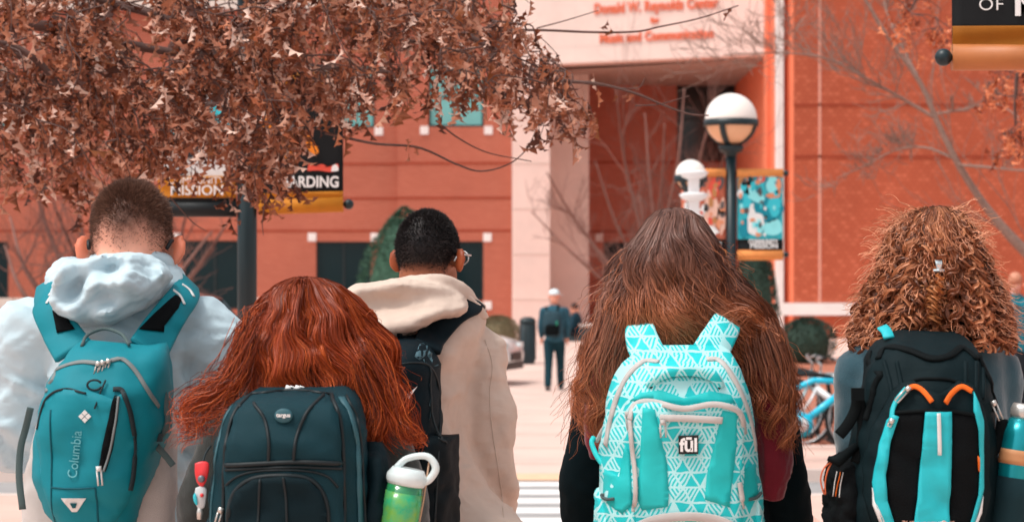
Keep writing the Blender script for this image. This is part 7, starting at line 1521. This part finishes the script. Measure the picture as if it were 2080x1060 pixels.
for s in (-1, 1):
    p = pushout(spline([zc+np.array((s*.09, -.14, .18)), zc+np.array((s*.10, -.05, .27)), zc+np.array((s*.10, .10, .22)), zc+np.array((s*.11, .15, .0)), zc+np.array((s*.15, .02, -.2))], 20), w1['jbvh'], .012); b = MB(); b.tube(p, .016, 6); b.build('shoulder_strap', M_BK, t)
# low wall at the forecourt edge with a seated person
Ys = 60.0; gs = gz(Ys); x = WX(1175, Ys); t = thing('low_wall', 'low dark stone seat wall at the end of the walkway', 'wall', (x, Ys+.1, gs))
b = MB(); b.box(x-.55, x+.62, Ys-.10, Ys+.35, gs-.1, gs+.36); b.build('core', mat('dark_slate_stone', sr(70, 84, 88), .8, var=.2, vscale=6), t, False); b = MB(); b.box(x-.60, x+.67, Ys-.14, Ys+.39, gs+.361, gs+.43); b.build('coping', M_CONC_G, t, False)
def seated(label, px, top, Y, hair, top_m, skin):
    k = FOC/Y; sp = dict(label=label); z = WZ(top, Y); x = WX(px, Y); t = thing('person', label, 'person', (x, Y, z-.88)); mb = MB(); hc = np.array((x, Y, z-.115)); head_mb(mb, hc, 1.0, R(-65), R(18), True)
    mb.tube([hc+np.array((.01, 0, -.07)), hc+np.array((.03, 0, -.18))], .055, 12)
    sh = z-.31; hip = z-.80
    mb.tube([(x+.03, Y, sh+.06), (x+.04, Y, sh-.1), (x+.05, Y, hip+.15), (x+.05, Y, hip+.05)], [.07, .13, .125, .13], 16)
    for s in (-1, 1):
        mb.tube(resample([(x+.04, Y+s*.07, hip+.06), (x-.36, Y-.02+s*.09, hip+.08), (x-.38, Y-.02+s*.09, hip-.38)], 12), [.08, .065, .05, .038], 10); mb.tube([(x-.37, Y+s*.09-.02, hip-.37), (x-.50, Y+s*.09-.02, hip-.40)], [.04, .028], 8)
        E = np.array((x-.06, Y+s*.19, sh-.28)); H = np.array((x-.26, Y+s*.09, sh-.24)); mb.tube(resample([(x+.03, Y+s*.15, sh), E, H], 10), [.05, .042, .032], 10); hand_mb(mb, H, H-E, (0, 0, 1), s)
    me = fuse(mb, .011, 4); v = mverts(me); paint(me, 'tone', np.tile(np.array(skin[0]), (len(v), 1))); link('body', me, skin[2], t)
    b = MB(); b.tube([(x+.03, Y, sh+.08), (x+.04, Y, sh-.06), (x+.05, Y, sh-.25), (x+.05, Y, hip+.04)], [.08, .155, .15, .155], 18)
    for s in (-1, 1): b.tube(resample([(x+.03, Y+s*.14, sh), (x-.06, Y+s*.20, sh-.28), (x-.22, Y+s*.11, sh-.25)], 10), [.07, .062, .05], 12)
    me = fuse(b, .013, 4); wrinkle(me, .008, 9, 4); link('jacket', me, top_m, t)
    b = MB(); b.ball((x+.05, Y, hip+.05), (.15, .16, .10), 16, 10)
    for s in (-1, 1): b.tube(resample([(x+.05, Y+s*.075, hip+.07), (x-.36, Y-.02+s*.09, hip+.09), (x-.38, Y-.02+s*.09, hip-.30)], 12), [.10, .085, .065], 12)
    me = fuse(b, .013, 4); link('trousers', me, M_DKP_, t)
    b = MB(); b.ball(hc+np.array((.012, -.005, .03)), (.092, .086, .098), 20, 14); me = bpy.data.meshes.new('hair'); me.from_pydata(b.v, [], b.f); me.update(); wrinkle(me, .01, 26, 3); paint(me, 'tone', np.tile(np.array(hair), (len(b.v), 1))); link('hair', me, M_HAIR, t)
seated('dark haired person seated on the low wall bending forward', 1166, 616, Ys, sr(52, 34, 32), fabric('navy_sweatshirt', sr(20, 52, 66), .85), (SK_LIGHT[0], SK_LIGHT[1], M_SKL))
far_person('fair haired bystander in a teal top at the right edge', 2062, 553, 31.0, 1.86, -12, fabric('teal_sweatshirt', sr(22, 104, 116), .85), M_JEAN, (sr(240, 176, 156), sr(232, 140, 110), M_SKL), hair=sr(206, 140, 112), stride=.04)
far_person('dark haired bystander cut off by the right edge', 2096, 558, 29.0, 1.82, 10, fabric('sea_blue_sweatshirt', sr(30, 112, 128), .85), M_DKP_, (SK_LIGHT[0], SK_LIGHT[1], M_SKL), hair=sr(40, 30, 30), stride=.04)
